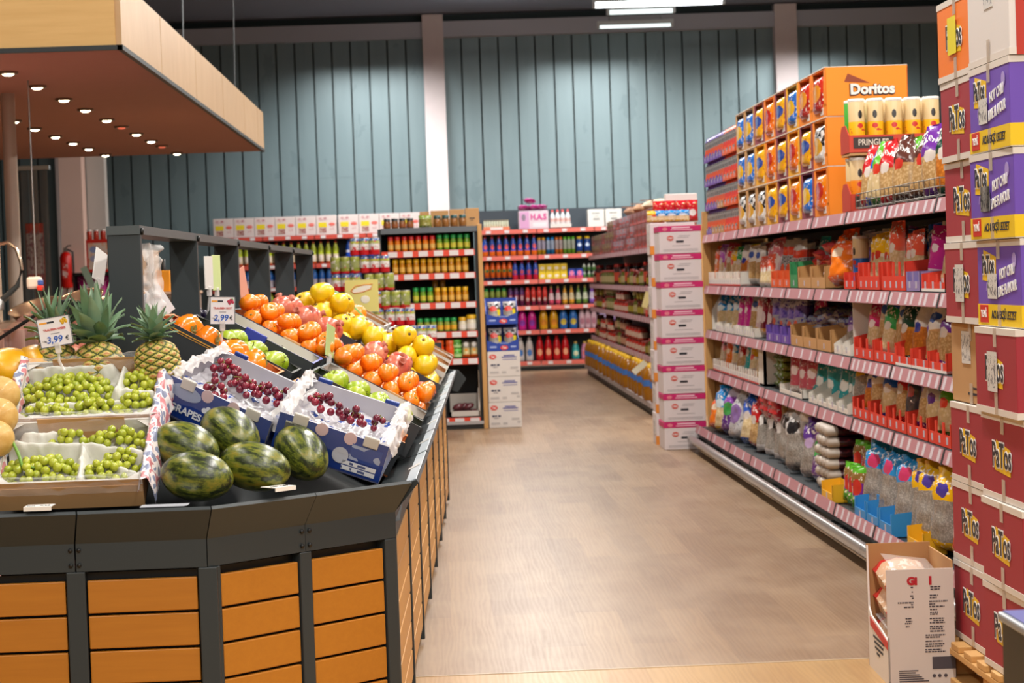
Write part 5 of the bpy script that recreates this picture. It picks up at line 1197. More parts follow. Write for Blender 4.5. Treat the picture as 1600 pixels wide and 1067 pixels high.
# ------------------------------------------------------------------ carton stacks on the pallet
MAR = P('#9c2634', .6, var=.04, name='maroon_carton_side'); PURP = P('#6a48b0', .55, var=.04, name='purple_carton_side'); ORC = P('#ee7a1c', .55, var=.03, name='orange_carton_side')
FLAPW = P('#d8cfc6', .6, name='pale_flap'); TAPE = film('packing_tape', '#d8c8b8', .35, .2)
YELP = P('#e8bc14', .5); WLET = P('#e6e4e4', .5); BLET = P('#1e2330', .5); STICK = pack('sticker', [(0, '#cfccc8')], inks=[(.1, .9, '#6a6a70', 90, 60, .56)], rough=.5); LILP = P('#a48fd0', .5)
PX, PY_, PZ = .385, .475, .262
def brand(o, y, z, size, sx):
    r = ROT_AISLE
    ob('logo_shadow', MB().poly([(-.11 * sx, -.04), (.1 * sx, -.05), (.106 * sx, .03), (-.085 * sx, .052)], -.0004, 0, 0).mesh('logo_shadow', YELP), o, (-.0005, y - .006, z - .004), (0, 0, FACE_AISLE))
    text('PaTos', size, o, WLET, (-.002, y, z), r, sx, .006); text('PaTos', size, o, BLET, (-.003, y, z), r, sx, .0015)
def mk_pcart(kind):
    def mk():
        o = ob('chips_carton', None); e_ = .002
        m_ = {'maroon': MAR, 'purple': PURP, 'orange': ORC, 'brown': CARD, 'white': P('#d9d2ce', .6)}[kind]
        ob('case', MB().bbox(0, PX, -PY_, 0, e_, PZ - e_, .004).mesh('case', m_), o)
        for z0, z1 in ((0, .022), (PZ - .022, PZ)) if kind != 'brown' else ():
            ob('pale_flap', MB().box(-.0015, PX + .001, -PY_ - .0015, .0015, z0 + e_ * .6, z1 - e_ * .6).mesh('pale_flap', FLAPW), o)
        for z0, z1 in ((.0, .07), (PZ - .06, PZ)): ob('tape', MB().box(-.0028, -.0018, -.26, -.225, z0 + .002, z1 - .002).mesh('tape', TAPE), o)
        if kind in ('maroon', 'orange'): brand(o, -.23, .135, .105, .82)
        if kind == 'purple':
            ob('yellow_band', MB().box(-.002, PX + .001, -PY_ - .002, 0, .004, .068).mesh('yellow_band', P('#e8c210', .5)), o)
            brand(o, -.13, .185, .075, .72)
            text('rolls', .05, o, LILP, (-.002, -.14, .125), ROT_AISLE, .9, .001, shear=.3)
            text('HOT CHILI', .042, o, WLET, (-.002, -.33, .165), (PI / 2, -.12, FACE_AISLE), .8, .0012, shear=.2); text('LIME FLAVOUR', .042, o, WLET, (-.002, -.33, .115), (PI / 2, -.12, FACE_AISLE), .72, .0012, shear=.2)
            ob('red_badge', MB().bbox(-.004, -.002, -.12, -.03, .012, .066, .001).mesh('red_badge', P('#c8281e', .5)), o); text('YEN\u0130', .03, o, WLET, (-.0046, -.075, .038), ROT_AISLE, .9, .0008)
            text('ACI & EK\u015e\u0130 LEZZET', .034, o, BLET, (-.0026, -.29, .036), ROT_AISLE, .9, .0006)
            ob('near_badge', MB().bbox(.05, .16, -PY_ - .004, -PY_ - .002, .01, .085, .002).mesh('near_badge', P('#c8281e', .5)), o); text('YEN\u0130', .045, o, WLET, (.105, -PY_ - .0046, .047), (PI / 2, 0, 0), .9, .001)
            ob('chip_print', MB().lathe([(0, 0), (.022, 0), (.022, .0005), (0, .0005)], 14, 0, False, Matrix.Translation((-.0015, -.41, .2)) @ Matrix.Rotation(-PI / 2, 4, 'Y')).mesh('chip_print', LILP), o)
        if kind == 'white':
            ob('red_side', MB().box(.02, PX, -PY_ - .002, -PY_, .0, PZ - .002).mesh('red_side', P('#b5301e', .5)), o)
            ob('small_print', MB().box(-.002, 0, -.3, -.2, .16, .24).mesh('small_print', STICK), o)
            ob('near_logo', MB().box(.11, .25, -PY_ - .004, -PY_ - .002, .03, .13).mesh('near_logo', BLET), o)
        if kind == 'brown':
            ob('shipping_label', MB().box(-.003, -.0005, -.24, -.14, .13, .235).mesh('shipping_label', STICK), o); text('FRAGILE', .02, o, INK, (-.001, -.34, .05), ROT_AISLE) if 0 else None
            ob('printed_lines', MB().box(-.001, -.0002, -.44, -.2, .03, .038).box(-.001, -.0002, -.44, -.26, .05, .056).mesh('printed_lines', INK), o)
        return o
    return mk
tiers = ['bottom', 'second', 'third', 'fourth', 'fifth', 'sixth', 'seventh', 'top']
stk = {'far': (1.683, 7.055, ['maroon', 'maroon', 'maroon', 'brown', 'maroon', 'maroon', 'maroon', 'orange']), 'near': (1.655, 6.545, ['maroon', 'maroon', 'maroon', 'maroon', 'purple', 'purple', 'purple', 'white'])}
for nm, (x0, y0, kinds_) in stk.items():
    for i, kd in enumerate(kinds_):
        o = put('pc' + kd, mk_pcart(kd), '%s crisps carton, %s of the %s stack on the pallet' % (kd, tiers[i] + ('' if tiers[i] in ('bottom', 'top') else ' from the bottom'), nm + 'er' if nm == 'near' else 'farther'), 'carton',
                (x0 + R.uniform(-.008, .008) + (.012 if kd == 'brown' else 0), y0 - R.uniform(0, .012), .146 + PZ * i), (0, 0, R.uniform(-.015, .015) + (.03 if kd == 'brown' else 0)), group=kd + ' crisps cartons')
        if (nm, i) in (('far', 4), ('near', 3)): ob('sticker', MB().box(-.0055, -.0045, -.27, -.16, .07, .19).mesh('sticker', STICK), o)
        if (nm, i) in (('near', 4), ('near', 5)): ob('sticker', MB().box(-.0055, -.0045, -.23, -.13, .085, .16).mesh('sticker', STICK), o)
        if (nm, i) == ('far', 7): ob('sticker', MB().box(-.0055, -.0045, -.27, -.16, .08, .2).mesh('sticker', P('#e2d21c', .5)), o)
        if nm == 'near' and i in (1, 2, 3): ob('torn_opening', MB().add([(.13, -PY_ - .003, PZ), (.16, -PY_ - .003, PZ * .8), (.24, -PY_ - .003, PZ * .62), (PX, -PY_ - .003, PZ * .55), (PX, -PY_ - .003, PZ)], [(0, 1, 2, 3, 4)]).mesh('torn_opening', BLACK), o)
pl = thing('pallet', 'wooden pallet under the crisps cartons', 'pallet', (1.64, 6.0, 0))
for y in (0.02, .56, 1.0):
    for x in (.03, .4, .75):
        ob('block', MB().bbox(x, x + .1, y, y + .09, .022, .1, .003).mesh('block', PINE), pl)
for k in range(7): ob('top_board', MB().bbox(.0, .9, .0 + .168 * k, .1 + .168 * k, .122, .144, .003).mesh('top_board', PINE), pl)
for x in (.0, .4, .75): ob('stringer', MB().bbox(x, x + .1, 0, 1.11, .1, .122, .003).mesh('stringer', PINE), pl); ob('skid', MB().bbox(x, x + .1, 0, 1.11, 0, .022, .003).mesh('skid', PINE), pl)

# ------------------------------------------------------------------ open display carton on the floor
cb = thing('display_carton', 'tall open white carton with cut-out side standing on the floor before the snack shelf', 'carton', (1.437, 6.965, 0), (0, 0, -.03))
W_, D_, H_ = .222, .385, .40
PRW = P('#cdc2bd', .65, var=.03, name='greyish_white_card')
ob('front_wall', MB().box(0, W_, 0, .006, 0, .385, 0, None, (0, 0, 0, 1, 0, 0)).mesh('front_wall', PRW, CARD_IN), cb)
ob('back_wall', MB().box(0, W_, D_ - .006, D_, 0, .425, 0, None, (1, 1, 1, 0, 1, 1)).mesh('back_wall', PRW, CARD_IN), cb)
ob('shelf_side_wall', MB().box(W_ - .006, W_, .006, D_ - .006, 0, .41, 0, None, (1, 1, 1, 1, 1, 0)).mesh('shelf_side_wall', PRW, CARD), cb)
ob('cut_side_wall', MB().poly([(0, 0), (D_, 0), (D_, .42), (D_ - .01, .42), (D_ - .02, .21), (D_ - .06, .185), (.12, .165), (.012, .15), (0, .16)], 0, .006, 0, Matrix(((0, 1, 0, 0), (1, 0, 0, 0), (0, 0, 1, 0), (0, 0, 0, 1)))).mesh('cut_side_wall', P('#e2dcd8', .6)), cb)
ob('base', MB().box(.006, W_ - .006, .006, D_ - .006, .002, .01).mesh('base', CARD_IN), cb)
ob('red_band', MB().poly([(.002, .118), (D_ - .05, .15), (D_ - .05, .178), (.06, .152), (.002, .145)], -.0015, -.0003, 0, Matrix(((0, 1, 0, 0), (1, 0, 0, 0), (0, 0, 1, 0), (0, 0, 0, 1)))).mesh('red_band', P('#c8241e', .5)), cb)
SIDEP = MB()
for k, (a, b) in enumerate(((.07, .28), (.09, .26), (.1, .25), (.16, .22))): SIDEP.box(-.0012, -.0002, a, b, .118 - .017 * k, .126 - .017 * k)
ob('side_lettering', SIDEP.mesh('side_lettering', INK), cb)
text('Gi', .035, cb, P('#b0182a', .5), (.085, -.001, .345), bold=.0022); text('l', .034, cb, P('#b0182a', .5), (.145, -.001, .345), bold=.003)
q = random.Random(5); FP = MB()
rows = [(.325, .08, .088), (.325, .145, .178), (.317, .145, .175), (.31, .083, .087), (.297, .077, .088), (.297, .142, .17), (.289, .083, .089), (.289, .142, .165), (.275, .036, .088), (.277, .14, .2), (.268, .08, .088), (.268, .14, .16), (.26, .056, .088), (.26, .14, .19), (.25, .142, .166), (.24, .142, .168), (.234, .142, .168), (.222, .06, .08), (.22, .14, .188), (.213, .062, .082), (.213, .152, .186), (.206, .058, .08), (.206, .14, .19), (.195, .06, .072), (.193, .14, .186), (.186, .14, .182), (.178, .14, .188), (.165, .125, .19), (.158, .125, .172), (.145, .124, .18), (.135, .124, .186), (.128, .124, .18), (.117, .122, .175), (.11, .122, .19)]
for z, a, b in rows:
    x = a
    while x < b: w2 = q.uniform(.004, .012); FP.box(x, min(b, x + w2), -.001, 0, z - .0022, z + .0022); x += w2 + .0022
FP.box(.145, .222, -.001, 0, .052, .093)
for k in range(6): FP.box(.034, .034 + q.uniform(.05, .1), -.001, 0, .012 + .007 * k, .0155 + .007 * k)
for x in (.15, .168, .188): FP.lathe([(0, 0), (.006, 0), (.006, .001), (0, .001)], 10, 0, False, Matrix.Translation((x, 0, .03)) @ Matrix.Rotation(PI / 2, 4, 'X'))
ob('front_lettering', FP.mesh('front_lettering', P('#4a444c', .6)), cb)
PBAG = pack('rusk_bag', [(0, '#b8202a'), (.16, '#d8b090'), (.74, '#c8242c')], [(.5, .85, .3, .06, '#e8e2dc')], [(.2, .7, '#e9dccc', 45, 25, .56)], None, .16, .6)
BM[('rusk', 'm')] = bag_mesh(.19, .30, .12, 9, .05, .008, 12, 16, False, .2).mesh('rusk_bag', PBAG)
for k, z in enumerate((.10, .20, .29)):
    o = ob('rusk_bag', BM[('rusk', 'm')], None, (1.555, 7.07 + .0 * k, z), (-PI / 2 + .12, .15 if k else -.1, 0)); tag(o, ['lower red and white bag lying in the cut-out carton', 'middle red and white bag bulging from the cut-out carton', 'top red bag barely showing over the carton front'][k], 'bag', 'red and white bags in the carton')
    ob('shine_film', MB().grid(6, 6, lambda a, b: (-.08 + .16 * a, -.064 - .012 * math.sin(PI * a) * math.sin(PI * b), .05 + .2 * b)).mesh('shine_film', FILM), o)
# dark counter corner nearest the lens
kc = thing('checkout_counter', 'dark counter corner with pale metal edge in front of the carton stacks', 'counter', (.935, 3.0, 0))
ob('body', MB().bbox(0.004, .9, .0, .6, 0, .785, .004).mesh('body', P('#2c2f2e', .5)), kc); ob('edge', MB().bbox(-.003, .9, -.01, .602, .782, .797, .004).mesh('edge', P('#8f949a', .35)), kc); ob('top', MB().box(.006, .9, .0, .598, .795, .799).mesh('top', P('#4a4f8c', .4)), kc)

# ------------------------------------------------------------------ stack of white and magenta cartons
MAG = P('#c81468', .5, name='magenta_print'); WCB = P('#ddd3d4', .6, var=.03, name='white_case'); OVAL = P('#d2452e', .5)
def oval(o, x, z, a, b, m_, y=-.001):
    ob('oval_logo', MB().lathe([(0, 0), (1, 0), (1, .001), (0, .001)], 20, 0, False, Matrix.Translation((x, y, z)) @ Matrix.Diagonal((a, 1, b, 1)) @ Matrix.Rotation(PI / 2, 4, 'X')).mesh('oval_logo', m_), o)
def bars(o, lst, m_, y=-.0012, nm='small_print'):
    mb = MB()
    for x0, x1, z0, z1 in lst: mb.box(x0, x1, y, 0, z0, z1)
    ob(nm, mb.mesh(nm, m_), o)
def mk_mag():
    o = ob('magenta_carton', None); h = .2165; w_ = .325
    ob('case', MB().bbox(0, w_, 0, .40, .001, h - .001, .004).mesh('case', WCB), o)
    ob('magenta_lid', MB().bbox(-.003, w_ + .003, -.003, .403, h - .046, h - .0005, .003).mesh('magenta_lid', MAG), o)
    oval(o, .085, .12, .026, .02, OVAL); text('OBA', .02, o, WLET, (.085, -.003, .12), bold=.0006)
    bars(o, [(.13, .19, .085, .102)], INK, nm='barcode'); bars(o, [(.15, .24, .135, .139), (.14, .23, .122, .126), (.1, .24, .06, .064), (.03, .3, .03, .034), (.03, .3, .02, .023)], P('#a09a9e', .6))
    oval(o, .045, h - .024, .02, .014, P('#e07a8c', .5), -.004); bars(o, [(.1, .24, h - .02, h - .01), (.09, .26, h - .034, h - .028)], P('#eec4d4', .5), -.0042, 'lid_lettering')
    return o
for i in range(8): put('mag', mk_mag, 'white carton with magenta lid, %s in the tall floor stack' % (ORD[i] + ' from the bottom' if 0 < i < 7 else ['bottom one', 'topmost'][i > 0]), 'carton', (1.708 + .001 * i + R.uniform(-.004, .004), 16.5, .2175 * i), (0, 0, R.uniform(-.01, .01)), group='white and magenta cartons')
def mk_org():
    o = ob('white_carton', None)
    ob('case', MB().bbox(0, .36, 0, .3, .001, .252, .004).mesh('case', WCB), o); ob('orange_corner', MB().box(-.002, .03, -.002, .06, .0, .07).mesh('orange_corner', P('#e08a2a', .5)), o); ob('side_label', MB().box(-.003, 0, .1, .2, .08, .2).mesh('side_label', STICK), o); return o
for i in range(7): put('org', mk_org, 'white carton with orange corner behind the magenta stack, %s from the bottom' % ORD[i], 'carton', (1.70 + .006 * (i % 2), 17.05, .254 * i), (0, 0, 0), group='white cartons with orange corner')
ZT = 7 * .254
for i, (x, st, nm) in enumerate(((1.74, 'yellow', 'yellow bag'), (1.80, 'sky', 'first blue bag'), (1.88, 'sky', 'middle blue bag'), (1.97, 'sky', 'last blue bag'))):
    put('bag' + st + 'small', mk_bag('small', st), nm + ' lying on top of the white cartons behind the magenta stack', 'bag of snacks', (x, 17.1, ZT + .01), (0, 0, .2), group='bags over the magenta stack').scale = (1, 1, .45)
for i in range(4): put('bagred foilsmall', mk_bag('small', 'red foil'), 'red bag standing behind the magenta stack, %s from the left' % ORD[i], 'bag of snacks', (1.79 + .09 * i, 17.2, ZT + .01), (0, 0, .1), group='red bags over the magenta stack').scale = (.8, 1, .85)
o = thing('white_box', 'flat white box with red lower edge behind the red bags', 'box', (1.85, 17.24, ZT)); ob('case', MB().bbox(0, .26, 0, .1, .0, .235, .004).mesh('case', WHITE), o); ob('red_edge', MB().box(-.001, .261, -.002, .1, .1, .15).mesh('red_edge', P('#c8322a', .5)), o)

# ------------------------------------------------------------------ middle shelf beyond
mx0, mx1 = 20.25, 29.6
def mk_unit2():
    o = ob('sauce_shelf_unit', None); L_ = .93
    ob('back_panel', MB().box(.47, .5, .002, L_ - .002, .05, 1.62).mesh('back_panel', P('#1c2226', .6)), o)
    ob('base', MB().box(-.12, .5, .003, L_ - .003, .08, .13).box(-.08, .5, .003, L_ - .003, 0, .08, 1).mesh('base', P('#a89a98', .5), BLACK), o)
    for z in (1.63, 1.24, .925, .53):
        ob('shelf', MB().box(0, .47, .003, L_ - .003, z - .03, z).mesh('shelf', SHELFM), o)
        r = ob('price_rail', MB().box(-.015, -.001, .01, L_ - .01, z - .055, z).mesh('price_rail', RAIL), o)
        for k in range(3): ob('price_tag', MB().box(-.018, -.0155, .06 + .3 * k, .2 + .3 * k, z - .05, z - .008).mesh('price_tag', P('#c4aab0', .5)), r)
    return o
for k in range(10): put('u2', mk_unit2, 'dark shelf unit of sauces and oil, %s from the wooden end panel' % ORD[k], 'shelf unit', (2.10, 20.32 + .93 * k, 0), (0, 0, 0), group='sauce and oil shelf units')
o = thing('end_panel', 'wooden end panel of the sauce and oil shelf', 'end panel', (2.03, 20.25, 0))
ob('edge_post', MB().bbox(0, .05, 0, .05, 0, 1.82, .004).mesh('edge_post', ENDWOOD), o); ob('board', MB().box(.05, .6, .01, .04, 0, 1.82).mesh('board', ENDWOOD), o)
OIL = P('#9a6212', .18, name='amber_oil'); OILCAP = P('#eab814', .4); OILLAB = P('#3f74c0', .45)
def mk_oil():
    o = ob('oil_bottle', MB().lathe([(0, 0), (.072, 0), (.078, .01), (.078, .1), (.072, .12), (.078, .14), (.078, .24), (.05, .30), (.025, .32), (0, .32)], 12).mesh('oil_bottle', OIL))
    ob('cap', MB().lathe([(.03, .31), (.032, .345), (0, .35)], 10).mesh('cap', OILCAP), o); ob('handle', MB().tube([(-.02, 0, .32), (-.06, 0, .31), (-.075, 0, .25)], .011, 6).mesh('handle', OILCAP), o)
    ob('label', MB().lathe([(.0795, .14), (.0795, .2)], 12).mesh('label', OILLAB), o); return o
for k in range(46):
    r_ = k % 2
    put('oil', mk_oil, 'amber oil bottle with yellow cap, %s row, %s from the wooden end panel' % (['front', 'second'][r_], ORD[k // 2]), 'bottle', (2.05 + .19 * r_ + R.uniform(-.02, .02), 20.42 + .4 * (k // 2), .131), (0, 0, R.uniform(0, 6)), group='oil bottles')
def mk_jar(nm, body, lid, lab, r, h, lr=None, neck=.8):
    if neck == .92:
        def mk():
            o = ob(nm, MB().lathe([(0, 0), (r * .92, 0), (r, r * .2), (r, h * .6), (r * .84, h * .72), (r * .84, h * .76)], 12).mesh(nm, P(body, .15)))
            ob('lid', MB().lathe([(r * .94, h * .74), (r * .96, h * .98), (r * .85, h), (0, h)], 12).mesh('lid', P(lid, .35)), o)
            if lab: ob('label', MB().lathe([(r * 1.012, h * .14), (r * 1.012, h * .46)], 12).mesh('label', P(lab, .5)), o)
            return o
        return mk
    def mk():
        o = ob(nm, MB().lathe([(0, 0), (r * .96, 0), (r, r * .15), (r, h * .72), (r * neck, h * .84), (r * neck, h * .88)], 12).mesh(nm, P(body, .22)))
        ob('lid', MB().lathe([(r * neck * 1.06, h * .86), (r * neck * 1.06, h), (0, h)], 12).mesh('lid', P(lid, .4)), o)
        if lab: ob('label', MB().lathe([(r * 1.012, h * .18), (r * 1.012, h * .6)], 12).mesh('label', P(lab, .5)), o)
        return o
    return mk
jt = [('dark red sauce jar', '#4a1510', '#7a241c', '#a87a60', .055, .17), ('brown paste jar', '#4c2814', '#6a2016', '#8a7a24', .055, .15), ('olive jar', '#4e4e1e', '#7a2418', '#9a8a60', .06, .18), ('red paste tin', '#962418', '#7a2a20', '#b89a88', .06, .13), ('tall dark bottle', '#30140f', '#982418', '#a83a24', .045, .25)]
for z, nm, pt in ((1.24, 'second', [4, 0, 1, 2, 4]), (.925, 'third', [0, 1, 3, 2, 3]), (.53, 'fourth', [1, 3, 2, 3, 0])):
    for r_ in range(2):
        for k in range(24):
            i = pt[(k * 5 // 24 + r_ + R.choice((0, 0, 0, 1, 2))) % 5]; t_ = jt[i]
            put('jar%d' % i, mk_jar(t_[0].split()[-2] + '_' + t_[0].split()[-1] if 0 else t_[0].split()[-1], *t_[1:]), '%s, %s sauce shelf, %s row, %s from the end panel' % (t_[0], nm, ['front', 'second'][r_], ORD[k]), t_[0].split()[-1], (2.15 + .17 * r_, 20.45 + .37 * k + .12 * r_, z + .001 + .0 * r_), (0, 0, 0), group=t_[0] + 's')
            if r_ == 0 and z != 1.24 and i != 4 and R.random() < .6:
                put('jar%d' % i, None, '%s stacked on another, %s sauce shelf, %s from the end panel' % (t_[0], nm, ORD[k]), t_[0].split()[-1], (2.15, 20.45 + .37 * k, z + .001 + t_[5]), (0, 0, 0), group='stacked ' + t_[0] + 's')
def mk_multi(a, b, c_):
    def mk():
        o = ob('wrapped_multipack', None); ob('case', MB().bbox(0, .36, 0, .42, 0, .128, .006).mesh('case', pack('mp' + a, [(0, a), (.42, b)], [(.5, .25, .3, .16, '#d8cccc')], [(.4, .95, c_, 9, 5, .52)], None, .3)), o)
        ob('side_print', MB().box(-.002, 0, .04, .38, .03, .085).mesh('side_print', P(b, .4)), o); ob('lettering_band', MB().box(-.004, -.002, .06, .36, .045, .07).mesh('lettering_band', P(c_, .4)), o); return o
    return mk
mt = [('red and grey', '#7a1c16', '#98909c', '#b82a1e'), ('red and olive', '#6a1c16', '#8a7a40', '#5a1a12'), ('orange-red', '#c0301c', '#7a3a2c', '#8a1c14')]
for k in range(20):
    for r_ in range(3 if k < 14 else 2):
        i = (0 if 5 < k < 12 else 1 if k >= 12 else 2) if (k + r_) % 4 else 2; m_ = mt[i]
        put('mp%d' % i, mk_multi(*m_[1:]), '%s wrapped multipack, sauce shelf top, %s tier, %s from end panel' % (m_[0], tiers[r_] if r_ else 'lowest', ORD[k]), 'multipack', (2.12, 20.36 + .455 * k, 1.63 + .13 * r_), (0, 0, 0), group=m_[0] + ' multipacks')
for i in range(3):
    o = thing('paper_bag', ['pale paper bag lying on the red multipacks, near one', 'brown paper bag lying on the red multipacks, middle one', 'brown flat bag on the red multipacks, far one'][i], 'bag', (2.2, 22.0 + 1.1 * i, 1.63 + .39)); ob('bag', bag_mesh(.3, .3, .12, 20 + i).mesh('bag', P(['#d8c4a8', '#c0906a', '#a87858'][i], .5)), o, (0, 0, .05), (-PI / 2 + .05, 0, -1)); ob('seal', MB().box(-.1, .1, -.02, .0, .1, .11).mesh('seal', P('#8a5a40', .6)), o)
def talker(label, X, Y, Z, col, ty):
    o = thing('shelf_talker', label, 'shelf sign', (X, Y, Z), (0, ty, 0), 'shelf signs'); ob('strip', MB().box(-.03, .03, -.002, .002, -.16, .0).mesh('strip', P(col, .5)), o); ob('hook', MB().tube([(0, 0, 0), (.02, 0, .01), (.05, 0, .01)], .003, 5).mesh('hook', STEEL), o)
talker('cream sign strip hanging aslant from the third sauce rail', 2.05, 20.9, 1.19, '#e4d494', .3); talker('pale sign strip hanging over the oil bottles', 2.0, 20.9, .5, '#dcdcc8', .9)
o = thing('red_white_column', 'red and white upright cardboard column on the third sauce shelf', 'display', (2.1, 21.6, .93)); ob('column', MB().box(0, .08, 0, .08, .07, .30).mesh('column', P('#d8d0cc', .5)), o); ob('red_base', MB().box(-.01, .09, -.01, .09, 0, .07).mesh('red_base', P('#c81e1e', .5)), o); ob('red_cap', MB().box(0, .08, 0, .08, .27, .32).mesh('red_cap', P('#d8402a', .5)), o)

# ------------------------------------------------------------------ jar shelf facing the entrance
JX0, JX1, JY = -.52, .335, 19.6
js = thing('jar_shelf', 'dark shelf of jars with red and white price rails and wooden side', 'shelf unit', (0, JY, 0))
ob('back_panel', MB().box(JX0, JX1, .44, .47, 0, 1.86).mesh('back_panel', P('#16191b', .7)), js)
ob('top_board', MB().box(JX0, JX1 + .03, -.02, .46, 1.815, 1.865).mesh('top_board', P('#5c6268', .5)), js)
ob('wooden_side', MB().bbox(JX1 + .03, JX1 + .07, -.03, .5, 0, 1.88, .004).mesh('wooden_side', ENDWOOD), js)
ob('left_side', MB().box(JX0 - .03, JX0, 0, .47, 0, 1.86).mesh('left_side', DARK2), js)
ob('slotted_post', MB().box(JX1, JX1 + .03, .0, .04, 0, 1.86).mesh('slotted_post', BLACK), js)
RW_R = P('#d8432a', .45); RW_W = P('#d9d2d2', .45)
JZ = [1.655, 1.445, 1.175, .905, .655, .11]
for z in JZ:
    ob('shelf', MB().box(JX0, JX1, 0, .44, z - .03, z).mesh('shelf', SHELFM), js)
    r = ob('price_rail', MB().box(JX0, JX1, -.015, 0, z - .058, z - .002).mesh('price_rail', RW_R), js)
    for k in range(6): ob('price_tag', MB().box(JX0 + .06 + .14 * k, JX0 + .145 + .14 * k, -.019, -.015, z - .054, z - .006).mesh('price_tag', RW_W), r)
ob('plinth', MB().box(JX0, JX1 + .03, -.02, .44, 0, .05).mesh('plinth', BLACK), js)
ob('base_rail', MB().box(JX0, JX1 + .03, -.03, -.018, .045, .075).mesh('base_rail', P('#a8a4a4', .4)), js)
def jrow(key, desc, body, lid, lab, z, xs, r=.03, h=.13, shelf='', cat='jar', nm='jar', dy=.06):
    for i, x in enumerate(xs):
        put('j' + key, mk_jar(nm, body, lid, lab, r, h, neck=.92), '%s on the %s jar shelf' % (desc, shelf) + (', %s from the left' % ORD[i] if len(xs) > 1 else ''), cat, (x, JY + dy, z + .001), (0, 0, 0), group=desc + 's, ' + shelf)
xs = lambda a, n, d: [a + d * i for i in range(n)]
jrow('or', 'orange-filled jar with red lid', '#e07a14', '#cc1414', '#dcae5a', JZ[0], xs(-.435, 7, .064), .027, .135, 'first'); jrow('gr', 'green-labelled jar with green lid', '#6a9a24', '#149440', '#c8c040', JZ[0], xs(.015, 5, .063), .027, .14, 'first')
jrow('ye', 'yellow jar with yellow lid', '#c88410', '#e8b414', '#e0b050', JZ[1], xs(-.40, 11, .0645), .0275, .135, 'second')
jrow('gr', 'green-lidded jar', '', '', '', JZ[2], xs(-.22, 3, .066), .03, .14, 'third'); jrow('ye', 'golden jar with yellow lid', '', '', '', JZ[2], xs(-.02, 5, .064), .03, .135, 'third')
jrow('am', 'amber jar stacked at the back', '#8a5a1c', '#a87418', None, JZ[2] + .0, xs(-.04, 2, .07), .03, .2, 'third', dy=.2)
jrow('gr2', 'small green-lidded jar', '#8a9a3a', '#1f9a48', '#e0a82a', JZ[3], xs(-.19, 6, .062), .028, .125, 'fourth'); jrow('wy', 'white and yellow tub', '#d8d0b8', '#d8a818', '#e0ddd2', JZ[3], [.20], .036, .125, 'fourth', 'tub', 'tub'); jrow('wy2', 'larger white and yellow tub', '#d8d0b8', '#e0b018', '#e0ddd2', JZ[3], [.285], .05, .145, 'fourth', 'tub', 'tub')
jrow('ot', 'orange tub', '#e0501c', '#e86424', None, JZ[4], xs(-.02, 2, .1), .045, .17, 'fifth', 'tub', 'tub')
for i in range(2): jrow('gt%d' % i, ['green tub, lower one', 'green tub, upper one'][i], '#4f9a34', '#6ac048', '#a8d088', JZ[4] + .085 * i, [.14], .045, .085, 'fifth', 'tub', 'tub')
for i, x in enumerate((.225, .30)):
    put('pkt', lambda: ob('packet', bagm('small', pack('whpkt', [(0, '#d8601c'), (.16, '#d9c88a'), (.5, '#a8a494'), (.8, '#4a4640')], [(.5, .7, .3, .12, '#e8e6e0'), (.5, .4, .2, .08, '#e89a20')], [], None, .25))), 'white and orange packet on the fifth jar shelf, %s one' % ORD[i], 'packet', (x, JY + .06, JZ[4] + .004), (-.1, 0, 0), group='white and orange packets').scale = (.58, .9, .85)
jrow('br', 'brown jar with dark lid', '#7a4a22', '#23282c', '#8a4a20', 1.866, xs(-.46, 4, .07), .033, .09, 'top'); jrow('te', 'brown glass jar with teal lid', '#8a5a2c', '#1f4a4c', None, 1.866, xs(.0, 4, .078), .034, .105, 'top')
put('bagpistachiosmall', mk_bag('small', 'pistachio'), 'green and yellow packet between the jars on the jar shelf top', 'packet', (-.11, JY + .06, 1.868), (0, 0, 0)).scale = (1, 1, .55)
for i, (x, w_) in enumerate(((-.16, .09), (-.06, .17), (.115, .14), (.26, .13))):
    put('brc%d' % i, lambda: None, '', '') if 0 else None
    o = thing('brown_carton', 'brown carton standing on the jar shelf top, %s from the left' % ORD[i], 'carton', (x, JY + .2, 1.866), (0, 0, 0), 'brown cartons on the jar shelf'); ob('case', MB().bbox(0, w_, 0, .2, 0, .15 + .006 * i, .004).mesh('case', CARD), o)
    bars(o, [(w_ * .3, w_ * .7, .07, .08), (w_ * .35, w_ * .6, .055, .06)], INK); 
o = thing('sausage_carton', 'white carton of dark red vacuum packs at the bottom of the jar shelf', 'carton', (.06, JY - .012, JZ[5] + .003)); ob('tray', MB().box(0, .27, 0, .01, 0, .055).box(0, .27, .3, .31, 0, .2).box(0, .01, 0, .3, 0, .06).poly([(0, 0), (.3, 0), (.3, .24), (.12, .26), (0, .08)], .26, .27, 0, Matrix(((0, 1, 0, 0), (1, 0, 0, 0), (0, 0, 1, 0), (0, 0, 0, 1)))).mesh('tray', WHT_CARD), o); ob('base', MB().box(0, .27, 0, .3, 0, .008).mesh('base', WHT_CARD), o)
SAUS = P('#5a2a30', .16, var=.3, name='vacuum_packed_red')
for i in range(7):
    put('saus', lambda: ob('vacuum_pack', MB().ell(.055, .035, .026, 14, 8).mesh('vacuum_pack', SAUS)), 'dark red vacuum pack in the white carton, %s layer, %s one' % (['lower', 'upper'][i // 4], ORD[i % 4]), 'vacuum pack', (.11 + .05 * (i % 4) + .02 * (i // 4), JY + .08 + .03 * (i % 2), JZ[5] + .04 + .055 * (i // 4)), (.4, -.35, .2), group='dark red vacuum packs')

